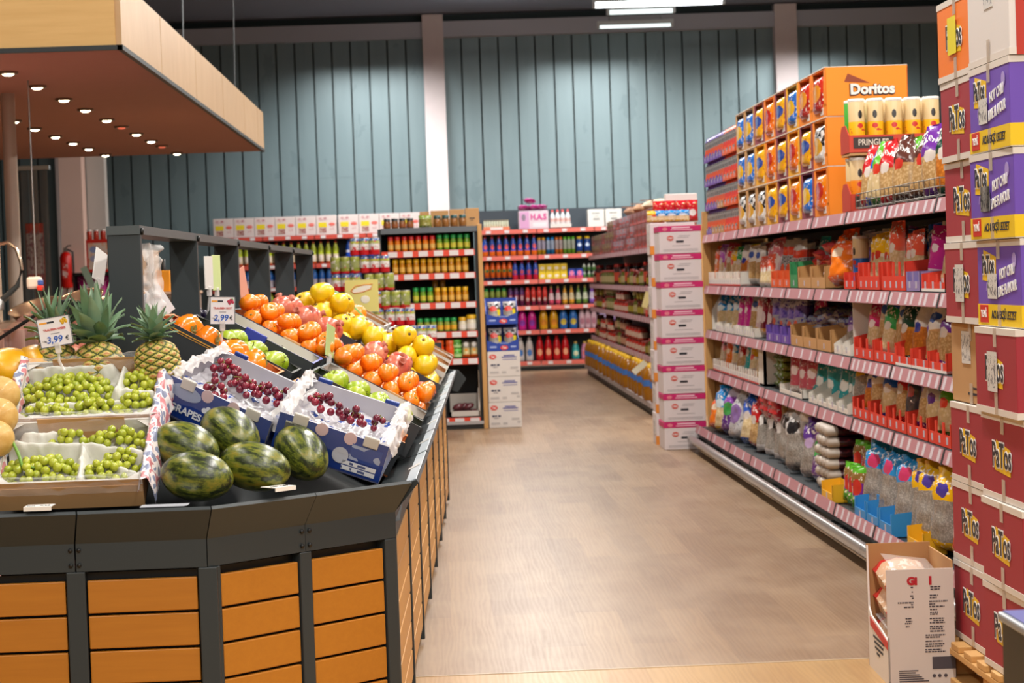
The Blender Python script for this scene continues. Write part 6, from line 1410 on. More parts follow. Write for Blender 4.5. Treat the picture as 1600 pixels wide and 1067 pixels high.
# white stack with blue display cases beside it
BLUEC = P('#1d3f9c', .45); REDL = P('#d23a2c', .5)
def mk_wst():
    o = ob('white_carton', None); ob('case', MB().bbox(0, .302, 0, .36, .001, .234, .004).mesh('case', P('#d5cfca', .6, var=.03)), o)
    oval(o, .05, .185, .034, .022, REDL); text('Tat', .026, o, WLET, (.05, -.003, .185), bold=.0008)
    bars(o, [(.15, .25, .19, .2), (.13, .27, .175, .184), (.14, .27, .155, .16)], P('#3a4494', .5), nm='blue_lettering'); bars(o, [(.03, .055, .1, .118), (.06, .075, .1, .118), (.085, .11, .1, .118), (.05, .09, .085, .09)], P('#4a4e64', .5), nm='symbols'); bars(o, [(.02, .1, .03, .05), (.13, .17, .03, .05), (.21, .28, .07, .09), (.26, .29, .04, .06)], P('#b5b0ae', .6)); return o
for i in range(3): put('wst', mk_wst, 'white carton with red oval logo beside the jar shelf, %s of three' % ['lowest', 'middle', 'top'][i], 'carton', (.412 + .002 * i, JY, .2355 * i), group='white cartons with red oval logo')
def mk_blc():
    o = ob('blue_display_case', None)
    ob('body', MB().box(0, .295, .004, .3, 0, .01).box(0, .295, .295, .3, 0, .24).poly([(0, 0), (.3, 0), (.3, .24), (.0, .1)], 0, .005, 0, Matrix(((0, 1, 0, 0), (1, 0, 0, 0), (0, 0, 1, 0), (0, 0, 0, 1)))).poly([(0, 0), (.3, 0), (.3, .24), (.0, .1)], .29, .295, 0, Matrix(((0, 1, 0, 0), (1, 0, 0, 0), (0, 0, 1, 0), (0, 0, 0, 1)))).mesh('body', BLUEC), o)
    ob('front', MB().poly([(0, 0), (.295, 0), (.295, .11), (.2, .07), (.16, .09), (.1, .07), (0, .1)], 0, .004).mesh('front', BLUEC), o)
    oval(o, .16, .03, .036, .022, REDL); text('Tat', .028, o, WLET, (.16, -.003, .03), bold=.0008); bars(o, [(.03, .09, .03, .045), (.22, .27, .03, .045), (.12, .2, .068, .074)], P('#9fb0dc', .5)); return o
SNK = pack('silver_snack', [(0, '#8f8a84'), (.62, '#2a2a30'), (.9, '#b5b2b4')], [(.45, .66, .3, .13, '#d6362c'), (.85, .5, .14, .16, '#e0cc2a')], [(.7, .95, '#c9c6c8', 40, 40, .55)], GREY, .16, .7)
for i in range(2):
    put('blc', mk_blc, 'blue display case of silver snack bags, %s one on the white cartons' % ['lower', 'upper'][i], 'display case', (.415, JY + .0, .7075 + .245 * i), group='blue display cases')
    for k in range(2): put('snk', lambda: ob('snack_bag', bagm('small', SNK)), 'black and silver snack bag with red logo, %s blue case, %s one' % (['lower', 'upper'][i], ['left', 'right'][k]), 'bag of snacks', (.495 + .14 * k, JY + .06, .7185 + .245 * i), (-.12, 0, 0), group='silver snack bags in blue cases')

# ------------------------------------------------------------------ stepped pile of tin multipacks
TIN = pack('tin', [(0, '#c2202a'), (.3, '#dcd8d4'), (.66, '#a8ac48'), (.84, '#3a66b0')], [], [(.1, .5, '#c81e26', 40, 30, .52), (.4, .85, '#c8202a', 40, 30, .58), (.5, .95, '#e6e4e0', 30, 40, .56)], None, .25, wob=True)
TIN2 = pack('tin_olive', [(0, '#c2242a'), (.14, '#8f9a3c'), (.85, '#a4a850')], [], [(.2, .8, '#d8d4c0', 30, 20, .6), (.0, .4, '#c8242a', 24, 24, .62)], None, .25)
RIMM = P('#b8b4ac', .3, .8)
def mk_tin(olive):
    def mk():
        o = ob('tin_multipack', None); me = MB().lathe([(0, .001), (.038, .001), (.04, .006), (.04, .132), (.038, .138)], 14).mesh('tin', TIN2 if olive else TIN); lid = MB().lathe([(.039, .134), (.039, .139), (.035, .137), (0, .137)], 14).mesh('tin_lid', RIMM)
        for i in range(3):
            for j in range(2):
                c = ob('tin', me, o, (.04 + .08 * i, .042 + .08 * j, 0), (0, 0, (i * 1.3 + j) if olive else -.2 * i)); ob('tin_lid', lid, c)
        ob('shrink_wrap', MB().box(-.001, .241, .001, .163, .045, .1).mesh('shrink_wrap', FILM), o); return o
    return mk
n = 0
for row, (z, xs_) in enumerate(((0.0, [-.9, -.64, -.38, -.12, .05]), (.146, [-.9, -.64, -.38, -.14]), (.292, [-.9, -.64, -.38, -.14]), (.438, [-.9, -.64, -.38, -.14]), (.584, [-.9, -.64, -.38, -.14]), (.73, [-.92, -.66, -.40, -.18]), (.876, [-.92, -.67, -.42, -.26]), (1.022, [-.93, -.68, -.43]), (1.168, [-.94, -.68, -.46]), (1.314, [-.86, -.59]), (1.46, [-.86, -.62]), (1.606, [-.70]))):
    for i, x in enumerate(xs_[:3] if row < 6 else xs_):
        ol = (row + i) % 3 == 1
        if row == 0 and i == 4: continue
        put('tin%d' % ol, mk_tin(ol), '%s multipack, stepped pile, %s layer from floor, %s from left' % ('olive-fronted tin' if ol else 'red and white tin', ORD[row], ORD[i]), 'multipack', (x - .02, 17.4 + .02 * (i % 2), z), (0, 0, R.uniform(-.04, .04)), group='tin multipacks')
o = thing('yellow_poster', 'pale yellow poster board on a stick beyond the produce stand', 'poster', (-.493, 13.55, 0)); ob('board', MB().box(-.105, .105, 0, .006, 1.2, 1.405).mesh('board', P('#e4d67c', .6)), o); ob('stick', MB().tube([(0, .01, 0), (0, .01, 1.22)], .008, 6).mesh('stick', DARK2), o); ob('foot', MB().box(-.12, .12, -.1, .12, 0, .012).mesh('foot', DARK2), o)
text('Kreuz', .05, o, P('#e9ddc0', .5), (0, -.002, 1.345), bold=.003, shear=.3) if 0 else None
ob('pale_swirl', MB().ell(.065, .001, .018, 16, 8, 0, None, Matrix.Translation((0, -.001, 1.345)) @ Matrix.Rotation(-.25, 4, 'Y')).ell(.03, .001, .025, 12, 8, 0, None, Matrix.Translation((.02, -.001, 1.28))).mesh('pale_swirl', P('#eee6d4', .5)), o)
ob('orange_outline', MB().tube([(-.07, 0, 1.335), (-.04, 0, 1.365), (.02, 0, 1.372), (.07, 0, 1.375), (.06, 0, 1.345), (.0, 0, 1.325), (-.05, 0, 1.32), (-.07, 0, 1.335)], .004, 5).mesh('orange_outline', P('#d88a4a', .5)), o)
# ------------------------------------------------------------------ shelves along the back wall
BY = 31.0
CORAL = P('#dc6a5c', .45, name='coral_price_rail')
def wall_unit(label, x0, x1, zs, rail):
    o = thing('wall_shelf_unit', label, 'shelf unit', (x0, BY, 0), group='shelf units along the back wall'); W = x1 - x0
    ob('back_panel', MB().box(0, W, .5, .53, 0, 2.36).mesh('back_panel', P('#333c44', .6)), o)
    for z in zs:
        ob('shelf', MB().box(.003, W - .003, 0, .5, z - .03, z).mesh('shelf', SHELFM), o)
        r = ob('price_rail', MB().box(.006, W - .006, -.014, 0, z - .06, z + .002).mesh('price_rail', rail), o)
        for k in range(3): ob('price_tag', MB().box(W * (.12 + .32 * k), W * (.12 + .32 * k) + .07, -.018, -.014, z - .05, z - .006).mesh('price_tag', RW_W), r)
    ob('plinth', MB().box(.0, W, .02, .5, 0, .09).mesh('plinth', BLACK), o); ob('base_rail', MB().box(0, W, .005, .02, .06, .1).mesh('base_rail', P('#b5b0ac', .4)), o)
BZ = [2.06, 1.68, 1.325, .945, .59, .14]
for i, (a, b) in enumerate(((.6, 1.44), (1.44, 2.28), (2.28, 3.12))): wall_unit('dark wall shelf of cleaning products with coral rails, %s from the jar shelf' % ORD[i], a, b, BZ, CORAL)
for i in range(4): wall_unit('dark wall shelf of drinks with red rails, %s from the jar shelf' % ORD[i], -.28 - .75 * (i + 1), -.28 - .75 * i, [2.08, 1.665, 1.34, 1.0, .6, .14], P('#c84a3c', .45))
def bottle(key, nm, prof, body, cap, labs, zcap, rcap, hcap):
    def mk():
        o = ob(nm, MB().lathe(prof, 12).mesh(nm, pack('bt' + key, body, labs, [], None, .25)))
        ob('cap', MB().lathe([(rcap, zcap), (rcap * .9, zcap + hcap), (0, zcap + hcap)], 10).mesh('cap', P(cap, .4)), o); return o
    return mk
def scal(prof, r, h): return [(a * r, b * h) for a, b in prof]
ROUND = [(0, 0), (.9, 0), (1, .04), (1, .5), (.85, .68), (.4, .84), (.36, .9), (0, .9)]; CANP = [(0, 0), (1, 0), (1, .8), (.7, .86), (0, .86)]; DROP = [(0, 0), (.8, 0), (1, .15), (.95, .4), (.5, .75), (.3, .88), (0, .88)]; WIDE = [(0, 0), (.9, 0), (1, .05), (.98, .55), (.7, .8), (.4, .88), (0, .88)]; JUICE = [(0, 0), (.9, 0), (1, .03), (1, .6), (.8, .72), (.42, .88), (.4, .92), (0, .92)]
def brow(key, desc, nm, prof, body, cap, labs, z, xs_, r, h, shelf, y=BY + .1):
    for i, x in enumerate(xs_):
        put('bt' + key, bottle(key, nm, scal(prof, r, h), body, cap, labs, h * .86, r * .42 if prof is not CANP else r * .8, h * .14), '%s on the %s wall shelf' % (desc, shelf) + (', %s from the left' % ORD[i] if len(xs_) > 1 else ''), nm.replace('_', ' ').split()[-1], (x, y, z + .001), (0, 0, 0), group=desc + 's, ' + shelf + ' wall shelf')
z = BZ[1]
brow('bl', 'blue and orange bleach bottle', 'bleach_bottle', ROUND, [(0, '#e0641c'), (.28, '#2a50b4')], '#d2342a', [(.55, .5, .3, .14, '#e05a5a')], z, xs(.685, 8, .102), .042, .30, 'first')
brow('sy', 'yellow spray can', 'spray_can', CANP, [(0, '#d8a81c'), (.35, '#b0aac0')], '#e8a818', [], z, xs(1.475, 2, .062), .029, .25, 'first'); brow('sb', 'blue spray can', 'spray_can', CANP, [(0, '#2a7ab0'), (.35, '#a8b8d0')], '#1f8ad8', [], z, xs(1.605, 2, .062), .029, .25, 'first'); brow('so', 'orange spray can', 'spray_can', CANP, [(0, '#e07a1c'), (.35, '#b8a8a8')], '#ec7a1c', [], z, xs(1.73, 2, .058), .028, .25, 'first'); brow('sg', 'green spray can', 'spray_can', CANP, [(0, '#7ab02a'), (.35, '#b0b8a8')], '#6ac42a', [], z, xs(1.85, 3, .06), .028, .25, 'first'); brow('dn', 'navy canister with yellow lid', 'canister', CANP, [(0, '#c8a01c'), (.16, '#1c4a9a')], '#e8c41c', [(.5, .6, .3, .12, '#c8d8e8')], z, xs(2.06, 2, .115), .048, .25, 'first')
z = BZ[2]
brow('or', 'orange and yellow cleaner bottle', 'cleaner_bottle', CANP, [(0, '#2a3a6a'), (.2, '#ee6a1c'), (.55, '#e0b02a'), (.7, '#ee6414')], '#ee5a1c', [(.5, .62, .3, .1, '#3a6a4a')], z, xs(.70, 5, .083), .035, .27, 'second'); brow('br', 'blue and red bleach bottle', 'bleach_bottle', ROUND, [(0, '#c8203a'), (.3, '#2a50b8')], '#d81c44', [(.5, .45, .3, .12, '#e05a6a')], z, xs(1.11, 4, .1), .042, .29, 'second')
for r_ in range(2):
    for k in range(4): put('ybx', lambda: ob('yellow_box', MB().bbox(-.05, .05, 0, .12, 0, .108, .004).mesh('yellow_box', pack('ybx', [(0, '#e0be1a')], [(.5, .45, .3, .2, '#e8dcc8')], [], None, .4))), 'yellow soap box on the second wall shelf, %s row, %s from left' % (['lower', 'upper'][r_], ORD[k]), 'box', (1.505 + .104 * k, BY + .05, z + .001 + .11 * r_), group='yellow soap boxes')
for k in range(2): put('pbx', lambda: ob('blue_pink_box', MB().bbox(-.05, .05, 0, .12, 0, .14, .004).mesh('blue_pink_box', pack('pbx', [(0, '#c83a6a'), (.3, '#2a4ab4')], [(.5, .55, .34, .26, '#e07aa0')], [], None, .4))), 'blue and pink box on the second wall shelf, %s one' % ORD[k], 'box', (1.935 + .112 * k, BY + .05, z + .001), group='blue and pink boxes')
for r_ in range(2): brow('gw%d' % r_, 'green bottle with white top, %s tier' % ['lower', 'upper'][r_], 'small_bottle', ROUND, [(0, '#5a8a4a'), (.6, '#d0d8c8')], '#dfe4dc', [], z + .105 * r_, xs(2.12, 3, .07), .028, .10, 'second')
z = BZ[3]
brow('pu', 'purple-red bottle', 'cleaner_bottle', CANP, [(0, '#7a2a5a'), (.4, '#a8405a'), (.7, '#5a2a6a')], '#5a3a60', [(.5, .5, .3, .16, '#d8b8c0')], z, xs(1.03, 3, .083), .034, .27, 'third'); brow('rd', 'red bottle', 'cleaner_bottle', CANP, [(0, '#a83050'), (.3, '#dc3c34')], '#dc3a2a', [(.5, .4, .3, .12, '#e8d0cc')], z, xs(1.28, 4, .084), .034, .27, 'third'); brow('gnl', 'dark bottle with green lid', 'cleaner_bottle', CANP, [(0, '#3a3a4a'), (.6, '#8a9a3a')], '#2a9a4a', [], z, xs(.68, 4, .085), .036, .27, 'third')
for k, (c_, l_, nm) in enumerate((('#d8506a', '#f0d0d4', 'pink'), ('#e0a030', '#f0dcb0', 'yellow'), ('#6a8a3a', '#dce4c8', 'green'), ('#8a5ab8', '#e0d0ec', 'violet'))): brow('dr%d' % k, nm + ' drop-shaped soap bottle', 'soap_bottle', DROP, [(0, c_), (.3, l_), (.7, c_)], '#b09a50', [], z, xs(1.625 + .198 * k, 2, .099), .042, .28, 'third')
z = BZ[4]
for k, (c_, l_, cp, nm, n_, d_, x_) in enumerate((('#c81e84', '#8a3aa0', '#e03aa0', 'magenta', 3, .14, 1.05), ('#dca01c', '#d8862a', '#e8b42a', 'yellow', 2, .15, 1.50), ('#2a6ab8', '#d0b84a', '#e0c02a', 'blue', 2, .145, 1.79), ('#dcb8c4', '#c88a9c', '#e8d8dc', 'pale pink', 3, .088, 2.06), ('#c8b0dc', '#9a7ac0', '#d0b8dc', 'lilac', 2, .14, 2.37))): brow('sf%d' % k, nm + ' softener bottle', 'softener_bottle', WIDE, [(0, c_)], cp, [(.5, .38, .34, .16, l_)], z, xs(x_, n_, d_), .064 if n_ < 3 or k == 0 else .045, .32, 'fourth')
z = BZ[5]
for k, (c_, l_, cp, nm, n_, d_, x_, h_) in enumerate((('#d8d0cc', '#4a78b8', '#dcd8d4', 'white detergent', 3, .13, 1.02, .35), ('#c8141c', '#e8a07a', '#d81c1c', 'red detergent', 4, .125, 1.43, .36), ('#2aa0a0', '#d8d8b0', '#c8a050', 'teal refill', 1, .1, 1.955, .26), ('#d88ab0', '#e06a50', '#d0a850', 'pink refill', 1, .1, 2.09, .26))): brow('dt%d' % k, nm + ' bottle', 'detergent_bottle', WIDE, [(0, c_)], cp, [(.5, .4, .3, .16, l_)], z, xs(x_, n_, d_), .058, h_, 'bottom')
# on top of that shelf
o = thing('tissue_box', 'white and pink box lettered HAS on the wall shelf top', 'box', (1.19, BY + .05, 2.062)); ob('case', MB().bbox(0, .43, 0, .3, 0, .265, .006).mesh('case', P('#d8c4cc', .5)), o); ob('lilac_panel', MB().box(.01, .15, -.002, 0, .01, .255).mesh('lilac_panel', P('#cf9ac0', .5)), o)
text('H.A.S', .12, o, P('#d22a8a', .5), (.285, -.003, .17), sx=.85, bold=.004); bars(o, [(.2, .4, .03, .09)], P('#dcd8dc', .5)); ob('lady_print', MB().ell(.03, .001, .05, 12, 8, 0, None, Matrix.Translation((.07, -.003, .17))).mesh('lady_print', P('#8a7a8a', .5)), o)
for k, (x, zz) in enumerate(((1.27, 2.36), (1.40, 2.36), (1.53, 2.36), (1.38, 2.46))): put('bagmagentapouch', mk_bag('pouch', 'magenta'), 'pink tissue pack lying on the lettered box, %s one' % ['first', 'middle', 'last', 'upper'][k], 'pack', (x, BY + .3, zz), (PI / 2 * .9, 0, R.uniform(-.3, .3)), group='pink tissue packs')
for k in range(4): put('vin', bottle('vin', 'vinegar_bottle', scal(ROUND, .036, .25), [(0, '#e0d4d4'), (.35, '#dcb0a8'), (.6, '#dfe2e2')], '#d84a4a', [], .22, .016, .035), 'clear bottle with red cap on the wall shelf top, %s from the left' % ORD[k], 'bottle', (1.68 + .075 * k, BY + .08, 2.075), group='red-capped bottles on the wall shelf')
o = thing('bottle_tray', 'white tray under the red-capped bottles', 'tray', (1.64, BY + .02, 2.062)); ob('tray', MB().box(0, .31, 0, .16, 0, .012).box(0, .31, 0, .006, 0, .06).mesh('tray', WHITE), o); ob('wrap', MB().box(.0, .31, -.002, -.001, .012, .09).mesh('wrap', FILM), o)
for k in range(2): o = thing('white_box', 'white square carton on the wall shelf top, %s of two' % ['left', 'right'][k], 'carton', (2.195 + .255 * k, BY + .05, 2.062), group='white square cartons'); ob('case', MB().bbox(0, .24, 0, .3, 0, .255, .004).mesh('case', P('#d9d6d0', .6)), o); bars(o, [(.06, .17, .19, .205), (.09, .16, .15, .156), (.08, .17, .1, .125)], P('#8a8a88', .5))
o = thing('herb_tray', 'orange-edged tray of small white pots on the wall shelf top', 'tray', (.67, BY + .05, 2.062)); ob('tray', MB().box(0, .38, 0, .25, 0, .045).mesh('tray', P('#e0805a', .5)), o); mb = MB()
ob('paper_edge', MB().box(.1, .28, -.002, 0, .005, .04).mesh('paper_edge', WHITE), o)
for k in range(10): put('pot', mk_jar('small_pot', '#c8ccb4', '#8a7a5a', None, .017, .10), 'small whitish pot in the orange-edged tray, %s from the left' % ORD[k], 'pot', (.69 + .037 * k, BY + .1, 2.108), group='small whitish pots')
# drinks
def mk_jbox():
    o = ob('juice_carton_box', None); ob('case', MB().bbox(0, .292, 0, .3, 0, .28, .004).mesh('case', P('#d8c8c4', .55)), o)
    ob('yellow_print', MB().box(.03, .15, -.002, 0, .11, .18).mesh('yellow_print', P('#e0c81c', .5)), o); ob('fruit_print', MB().box(.04, .14, -.002, 0, .03, .1).mesh('fruit_print', pack('fruitp', [(0, '#b89a90')], inks=[(0, 1, '#8a3a3a', 35, 25, .52)], rough=.5)), o)
    ob('red_print', MB().ell(.045, .001, .026, 12, 8, 0, None, Matrix.Translation((.225, -.001, .15))).mesh('red_print', P('#dc6a60', .5)), o); ob('line_print', MB().box(.2, .25, -.002, 0, .07, .11).box(.03, .15, -.002, 0, .21, .25).mesh('line_print', pack('linep', [(0, '#d8c0bc')], inks=[(0, 1, '#a85a64', 45, 35, .54)], rough=.5)), o); return o
for k in range(10): put('jbx', mk_jbox, 'white drinks box with yellow and red print, %s from the left' % ORD[k], 'box', (-3.24 + .298 * k + (.02 if k > 5 else 0), BY - .15 + .2, 2.081), group='white drinks boxes')
brow('ju', 'yellow-green juice bottle', 'juice_bottle', JUICE, [(0, '#c8501c'), (.1, '#dcc8a8'), (.45, '#b4c42a'), (.8, '#c8d04a')], '#d84a3a', [(.5, .28, .3, .14, '#e8dcd0')], 1.666, xs(-3.2, 17, .107), .045, .325, 'upper drinks')
brow('jb', 'blue drink bottle', 'juice_bottle', JUICE, [(0, '#c8c0cc'), (.4, '#2a6ac0'), (.8, '#4a8ad0')], '#c83a44', [], 1.341, xs(-3.2, 20, .107), .045, .28, 'second drinks'); brow('jg', 'yellow and red drink bottle', 'juice_bottle', JUICE, [(0, '#d8c8b0'), (.4, '#b8c42a')], '#c83a44', [(.5, .3, .3, .14, '#d84a34')], 1.001, xs(-3.2, 18, .107), .045, .29, 'third drinks')
brow('jw', 'blue water bottle', 'water_bottle', JUICE, [(0, '#1f4ab0'), (.5, '#dcdce8'), (.6, '#2a5ac8')], '#2a50b0', [], 1.666, xs(-1.3, 6, .11), .046, .33, 'upper drinks')

# ------------------------------------------------------------------ left: pillar, extinguisher, counter
struct('wall_pillar_4', MB().box(-4.20, -3.95, 24.02, 24.3, 0, 5.2), P('#d8b8ac', .7))
struct('wall_pillar_5', MB().box(-3.94, -3.74, 24.3, 24.5, 0, 5.2), P('#b8b4b0', .7))
ex = thing('fire_extinguisher', 'red fire extinguisher hanging on the pale pillar', 'fire extinguisher', (-4.14, 23.9, 1.43))
ob('cylinder', MB().lathe([(0, 0), (.06, 0), (.068, .02), (.068, .34), (.05, .385), (.02, .405), (0, .405)], 16).mesh('cylinder', P('#d81a12', .3)), ex); ob('valve', MB().bbox(-.02, .02, -.02, .02, .40, .45, .004).mesh('valve', P('#8a8078', .4, .6)), ex); ob('lever', MB().tube([(0, 0, .44), (.03, -.02, .47), (.07, -.03, .47)], .007, 6).mesh('lever', DARK2), ex); ob('hose', MB().tube([(.02, -.01, .43), (.08, 0, .40), (.085, -.02, .2), (.075, -.03, .06)], .011, 7).mesh('hose', BLACK), ex); ob('bracket', MB().box(-.02, .02, .05, .13, .2, .3).mesh('bracket', DARK2), ex)
ob('paper_label', MB().poly([(-.03, .1), (.03, .1), (.03, .28), (-.03, .28)], -.071, -.069).mesh('paper_label', pack('extlab', [(0, '#d83a30')], inks=[(.1, .9, '#e8c0b8', 35, 25, .5)], rough=.4)), ex)
ob('wall_pipe', MB().tube([(.0, .06, -.2), (0, .06, .0)], .018, 8).mesh('wall_pipe', P('#b8a89c', .4)), ex)
o = thing('promo_box', 'red-framed promotional box with blue and white print behind the frame post', 'box', (-3.60, 22, 1.58)); ob('case', MB().bbox(0, .26, 0, .3, 0, .335, .004).mesh('case', P('#d22418', .5)), o); ob('front_print', MB().box(.02, .24, -.002, 0, .03, .3).mesh('front_print', pack('promo', [(0, '#dcc8bc')], [(.7, .25, .14, .2, '#3a4a9a'), (.25, .75, .18, .12, '#8a9ac8'), (.25, .4, .18, .12, '#a8a8c8')], [(0, 1, '#e0a88a', 25, 20, .55)], None, .5)), o)
for k in range(4): put('prb', mk_jar('capped_bottle', '#c8402c', '#e0d8d4', None, .028, .1), 'white-capped bottle behind the promotional box, %s one' % ORD[k], 'bottle', (-3.57 + .07 * k, 22.05, 1.916), group='white-capped bottles on the box')
o = thing('promo_stand', 'dark stand with magenta packs under the promotional box', 'display stand', (-3.75, 22, 0)); ob('body', MB().box(0, .5, .05, .5, 0, 1.3).box(0, .5, .0, .5, 1.55, 1.58).box(0, .02, .0, .5, 1.3, 1.58).mesh('body', BLACK), o); ob('back', MB().box(0, .5, .45, .5, 1.3, 1.55).mesh('back', BLACK), o)
for k in range(3): put('bagmagentapouch', mk_bag('pouch', 'magenta'), 'magenta pack on the dark stand, %s one' % ORD[k], 'pack', (-3.64 + .14 * k, 22.12, 1.302), (-.1, 0, 0), group='magenta packs on the stand')
o = thing('green_placard', 'pale green placard leaning aslant before the magenta packs', 'placard', at(140, 442, 21.97), (0, -.4, 0)); ob('board', MB().box(-.035, .035, 0, .004, -.15, .15).mesh('board', P('#9fb8a4', .5)), o); ob('clip', MB().box(-.02, .02, -.005, .01, -.19, -.14).mesh('clip', STEEL), o)
o = thing('cream_cabinet', 'cream cabinet seen through the first frame opening', 'cabinet', (-2.72, 18.2, 0)); ob('body', MB().bbox(0, .3, 0, .4, 0, 1.72, .008).mesh('body', P('#d8bda4', .5)), o); ob('door', MB().bbox(.03, .28, -.012, 0, 1.45, 1.68, .006).mesh('door', P('#e2c8b0', .45)), o); ob('handle', MB().bbox(.09, .26, -.03, -.012, 1.42, 1.44, .004).mesh('handle', DARK2), o)
o = thing('orange_bottle_box', 'orange carton with black neck before the cream cabinet', 'carton', at(256, 460, 15.0)); ob('case', MB().bbox(-.045, .045, 0, .09, 0, .15, .004).mesh('case', P('#ee9a14', .45)), o); ob('neck', MB().lathe([(.015, .15), (.013, .23), (0, .23)], 8, 0, True, Matrix.Translation((0, .045, 0))).mesh('neck', BLACK), o)
st_ = thing('side_cabinet', 'low dark cabinet carrying the orange carton', 'cabinet', (-2.3, 14.9, 0)); p = at(256, 460, 15.0); ob('body', MB().bbox(0, .6, 0, .4, 0, p.z - .02, .005).mesh('body', P('#8a7a70', .5)), st_); ob('top', MB().bbox(-.01, .61, -.01, .41, p.z - .02, p.z, .004).mesh('top', P('#c8a890', .4)), st_)
# pipes, strip curtain and the wash tap behind the counter
o = thing('grey_pole', 'thick grey pole rising from counter to canopy', 'pole', (-2.56, 13.0, 0)); ob('tube', MB().tube([(0, 0, 0), (0, 0, 2.6)], .042, 16).mesh('tube', P('#a8988a', .4)), o); ob('foot', MB().lathe([(.1, 0), (.1, .012), (.045, .015)], 16).mesh('foot', STEEL), o)
o = thing('thin_pole', 'thin pale pole left of the thick grey one', 'pole', (-2.66, 13.0, 0)); ob('tube', MB().tube([(0, 0, 0), (0, 0, 2.6)], .016, 10).mesh('tube', P('#d8c0a8', .35)), o); ob('collar', MB().lathe([(.024, 1.3), (.024, 1.36), (.017, 1.37)], 10).mesh('collar', STEEL), o)
tp = thing('spray_tap', 'chrome wash tap with a spring hose arching over the counter', 'tap', (-2.63, 12.6, 0))
CHR = P('#c8b098', .2, .9, name='chrome')
ob('riser', MB().tube([(0, 0, 1.235), (0, 0, 1.62)], .012, 8).mesh('riser', CHR), tp); ob('spring_hose', MB().tube([(0, 0, 1.62), (.04, 0, 1.68), (.11, 0, 1.695), (.16, 0, 1.66), (.185, 0, 1.58), (.19, 0, 1.53)], .011, 8).mesh('spring_hose', CHR), tp); ob('spray_head', MB().tube([(.19, 0, 1.54), (.16, 0, 1.44), (.07, 0, 1.36)], [.012, .016, .02], 8).mesh('spray_head', DARK2), tp); ob('hook', MB().tube([(0, 0, 1.2), (.05, -.02, 1.24), (.07, -.02, 1.18)], .008, 6).mesh('hook', CHR), tp); ob('base', MB().lathe([(.03, 1.235), (.03, 1.25), (.014, 1.26)], 10).mesh('base', CHR), tp)
sc_ = thing('strip_curtain', 'clear plastic strip curtain tinted with brown reflections behind the grey pole', 'strip curtain', (-4.05, 20.5, 0))
for k in range(4): ob('strip', MB().grid(2, 10, lambda a, b: (.09 * k + .085 * a, .02 * math.sin(3 * a + k) + (k % 2) * .015, .02 + 2.55 * b)).mesh('strip', film('curtain_strip%d' % k, ['#b8a088', '#8a7460', '#c8b098', '#7a6450', '#a89078', '#6a5848', '#9a8470'][k], .35, .15)), sc_)  # reflections painted in as a different brown on each strip
ob('rail', MB().box(-.02, .38, -.03, .04, 2.56, 2.6).mesh('rail', STEEL), sc_)
o = thing('notice_board', 'reddish notice sheet behind the strip curtain', 'notice', (-4.05, 21.2, 1.45)); ob('sheet', MB().box(0, .16, 0, .01, 0, .62).mesh('sheet', pack('notice', [(0, '#b85a50'), (.2, '#b8a8a4'), (.85, '#c0443c')], inks=[(.1, .9, '#8a5a68', 30, 30, .54)], rough=.5)), o); ob('frame', MB().box(-.01, .17, .01, .02, -.01, .63).mesh('frame', P('#8a4038', .5)), o); ob('leg', MB().tube([(.08, .02, -1.45), (.08, .02, 0)], .012, 6).mesh('leg', DARK2), o)
# meat counter
mc = thing('meat_counter', 'pink-lit meat counter with sloping glass end and black rails', 'counter', (0, 9.5, 0))
ob('base', MB().bbox(-3.4, -1.44, .02, 2.5, 0, .98, .01).mesh('base', P('#d8a8a0', .4)), mc)
ob('pink_glow_panel', MB().box(-1.97, -1.52, .008, .018, .98, 1.10).mesh('pink_glow_panel', emit('pink_self_glow', '#f49aa0', 1.6)), mc)  # panel glows by itself to stand in for the counter's pink light
ob('white_price_panel', MB().box(-1.9, -1.76, .002, .008, 1.0, 1.06).mesh('white_price_panel', P('#ecd8d4', .4)), mc)
ob('dark_end_post', MB().bbox(-2.06, -1.95, -.01, .1, .9, 1.13, .004).mesh('dark_end_post', BLACK), mc)
RAILB = P('#1c1a18', .3)
ob('glass_edge', MB().tube([(-2.1, 0, 1.10), (-1.95, 0, 1.20), (-1.80, 0, 1.29), (-1.675, 0, 1.352), (-1.63, 0, 1.358)], .009, 6).mesh('glass_edge', RAILB), mc)
ob('dark_hood', MB().poly([(-1.69, 1.352), (-1.42, 1.346), (-1.42, 1.30), (-1.58, 1.298), (-1.66, 1.25), (-1.64, 1.31)], 0, 2.5).mesh('dark_hood', RAILB), mc)
GLS = film('counter_glass', '#d8c8b8', .10, .05)
ob('glass_pane', MB().grid(10, 4, lambda a, b: (-2.1 + .46 * a, 0.02 + 2.4 * b, 1.10 + .26 * math.sin(a * PI / 2))).mesh('glass_pane', GLS), mc)
ob('support', MB().bbox(-1.47, -1.43, .0, .05, .98, 1.31, .004).mesh('support', RAILB), mc)
MEAT = fruit_mat('meat', '#c8906a', '#a8604a', 8, .45, .1, '#d8b08c')
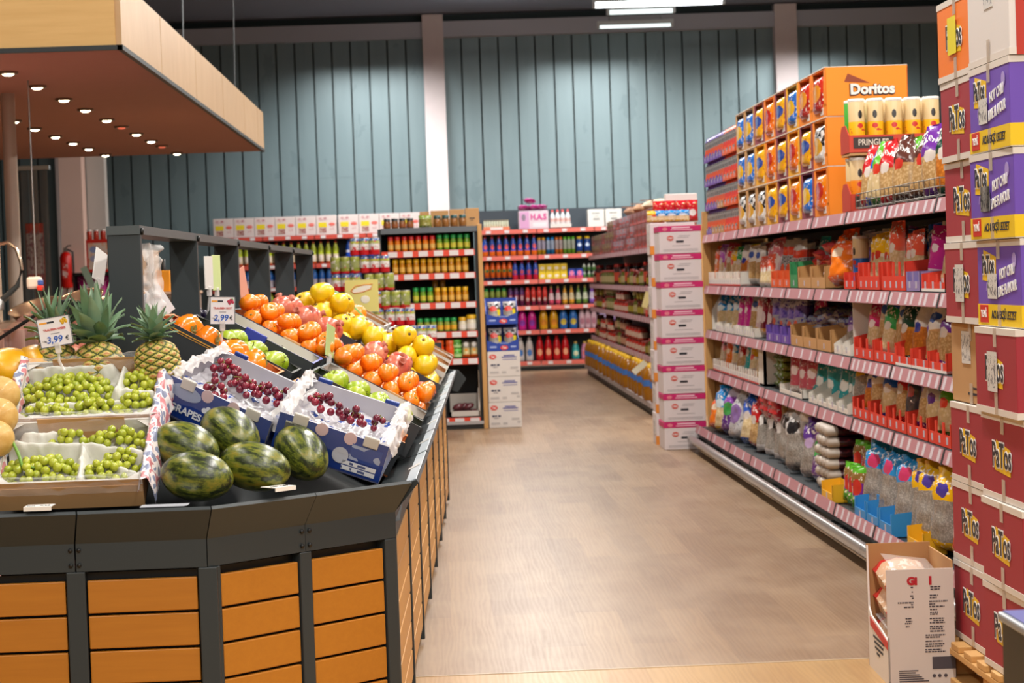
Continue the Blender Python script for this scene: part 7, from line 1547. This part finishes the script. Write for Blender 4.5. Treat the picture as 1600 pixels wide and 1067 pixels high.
_l = D.lights.new('counter_light', 'AREA'); _l.shape = 'RECTANGLE'; _l.size = .1; _l.size_y = 2.2; _l.energy = 16; _l.color = (1, .62, .58); _o = D.objects.new('counter_light', _l); _o.location = (-1.62, 10.7, 1.29); COL.objects.link(_o)
for k in range(12):
    put('meat', lambda: ob('meat_piece', MB().ell(.1, .09, .05, 16, 10, 0, lambda p, a, v: 1 + .12 * math.sin(3 * a + 2 * p.z)).mesh('meat_piece', MEAT)), 'piece of meat in the counter, %s row, %s from the glass end' % (['front', 'middle', 'rear'][k % 3], ORD[k // 3]), 'meat', (-1.95 + .16 * (k % 3), 9.75 + .32 * (k // 3), 1.03 + .04 * (k % 3)), (0, 0, k), group='meat pieces')
for k in range(3):
    put('basin', lambda: ob('steel_basin', MB().lathe([(.0, 0), (.1, 0), (.15, .08), (.155, .085), (.145, .08), (.098, .006), (0, .006)], 20).mesh('steel_basin', CHR)), 'shiny steel basin on the work table, %s one' % ORD[k], 'basin', (-2.3 + .2 * k, 12.3 + .3 * (k % 2), 1.24 + .04 * (k == 1)), (.3, -.2, 0), group='steel basins')
o = thing('work_table', 'steel work table behind the meat counter', 'table', (-3.2, 12.55, 0)); ob('top', MB().bbox(0, 1.6, -.4, .35, 1.19, 1.235, .005).mesh('top', CHR), o)
for x in (.05, 1.5):
    for y in (-.3, .25): ob('leg', MB().box(x, x + .05, y, y + .05, 0, 1.19).mesh('leg', CHR), o)
o = thing('bag_dispenser', 'white bag holder with red and blue tip above the work table', 'bag holder', at(55, 450, 12.2)); ob('body', MB().bbox(-.05, .03, 0, .08, -.02, .05, .015).mesh('body', P('#e8dccc', .4)), o); ob('red_tip', MB().bbox(.01, .04, -.01, .06, -.03, .0, .006).mesh('red_tip', P('#d8321c', .4)), o); ob('blue_tip', MB().bbox(.015, .04, -.01, .05, .0, .03, .006).mesh('blue_tip', P('#3a5aa8', .4)), o); ob('hanger', MB().tube([(0, .04, .05), (0, .04, 1.2)], .005, 5).mesh('hanger', STEEL), o)
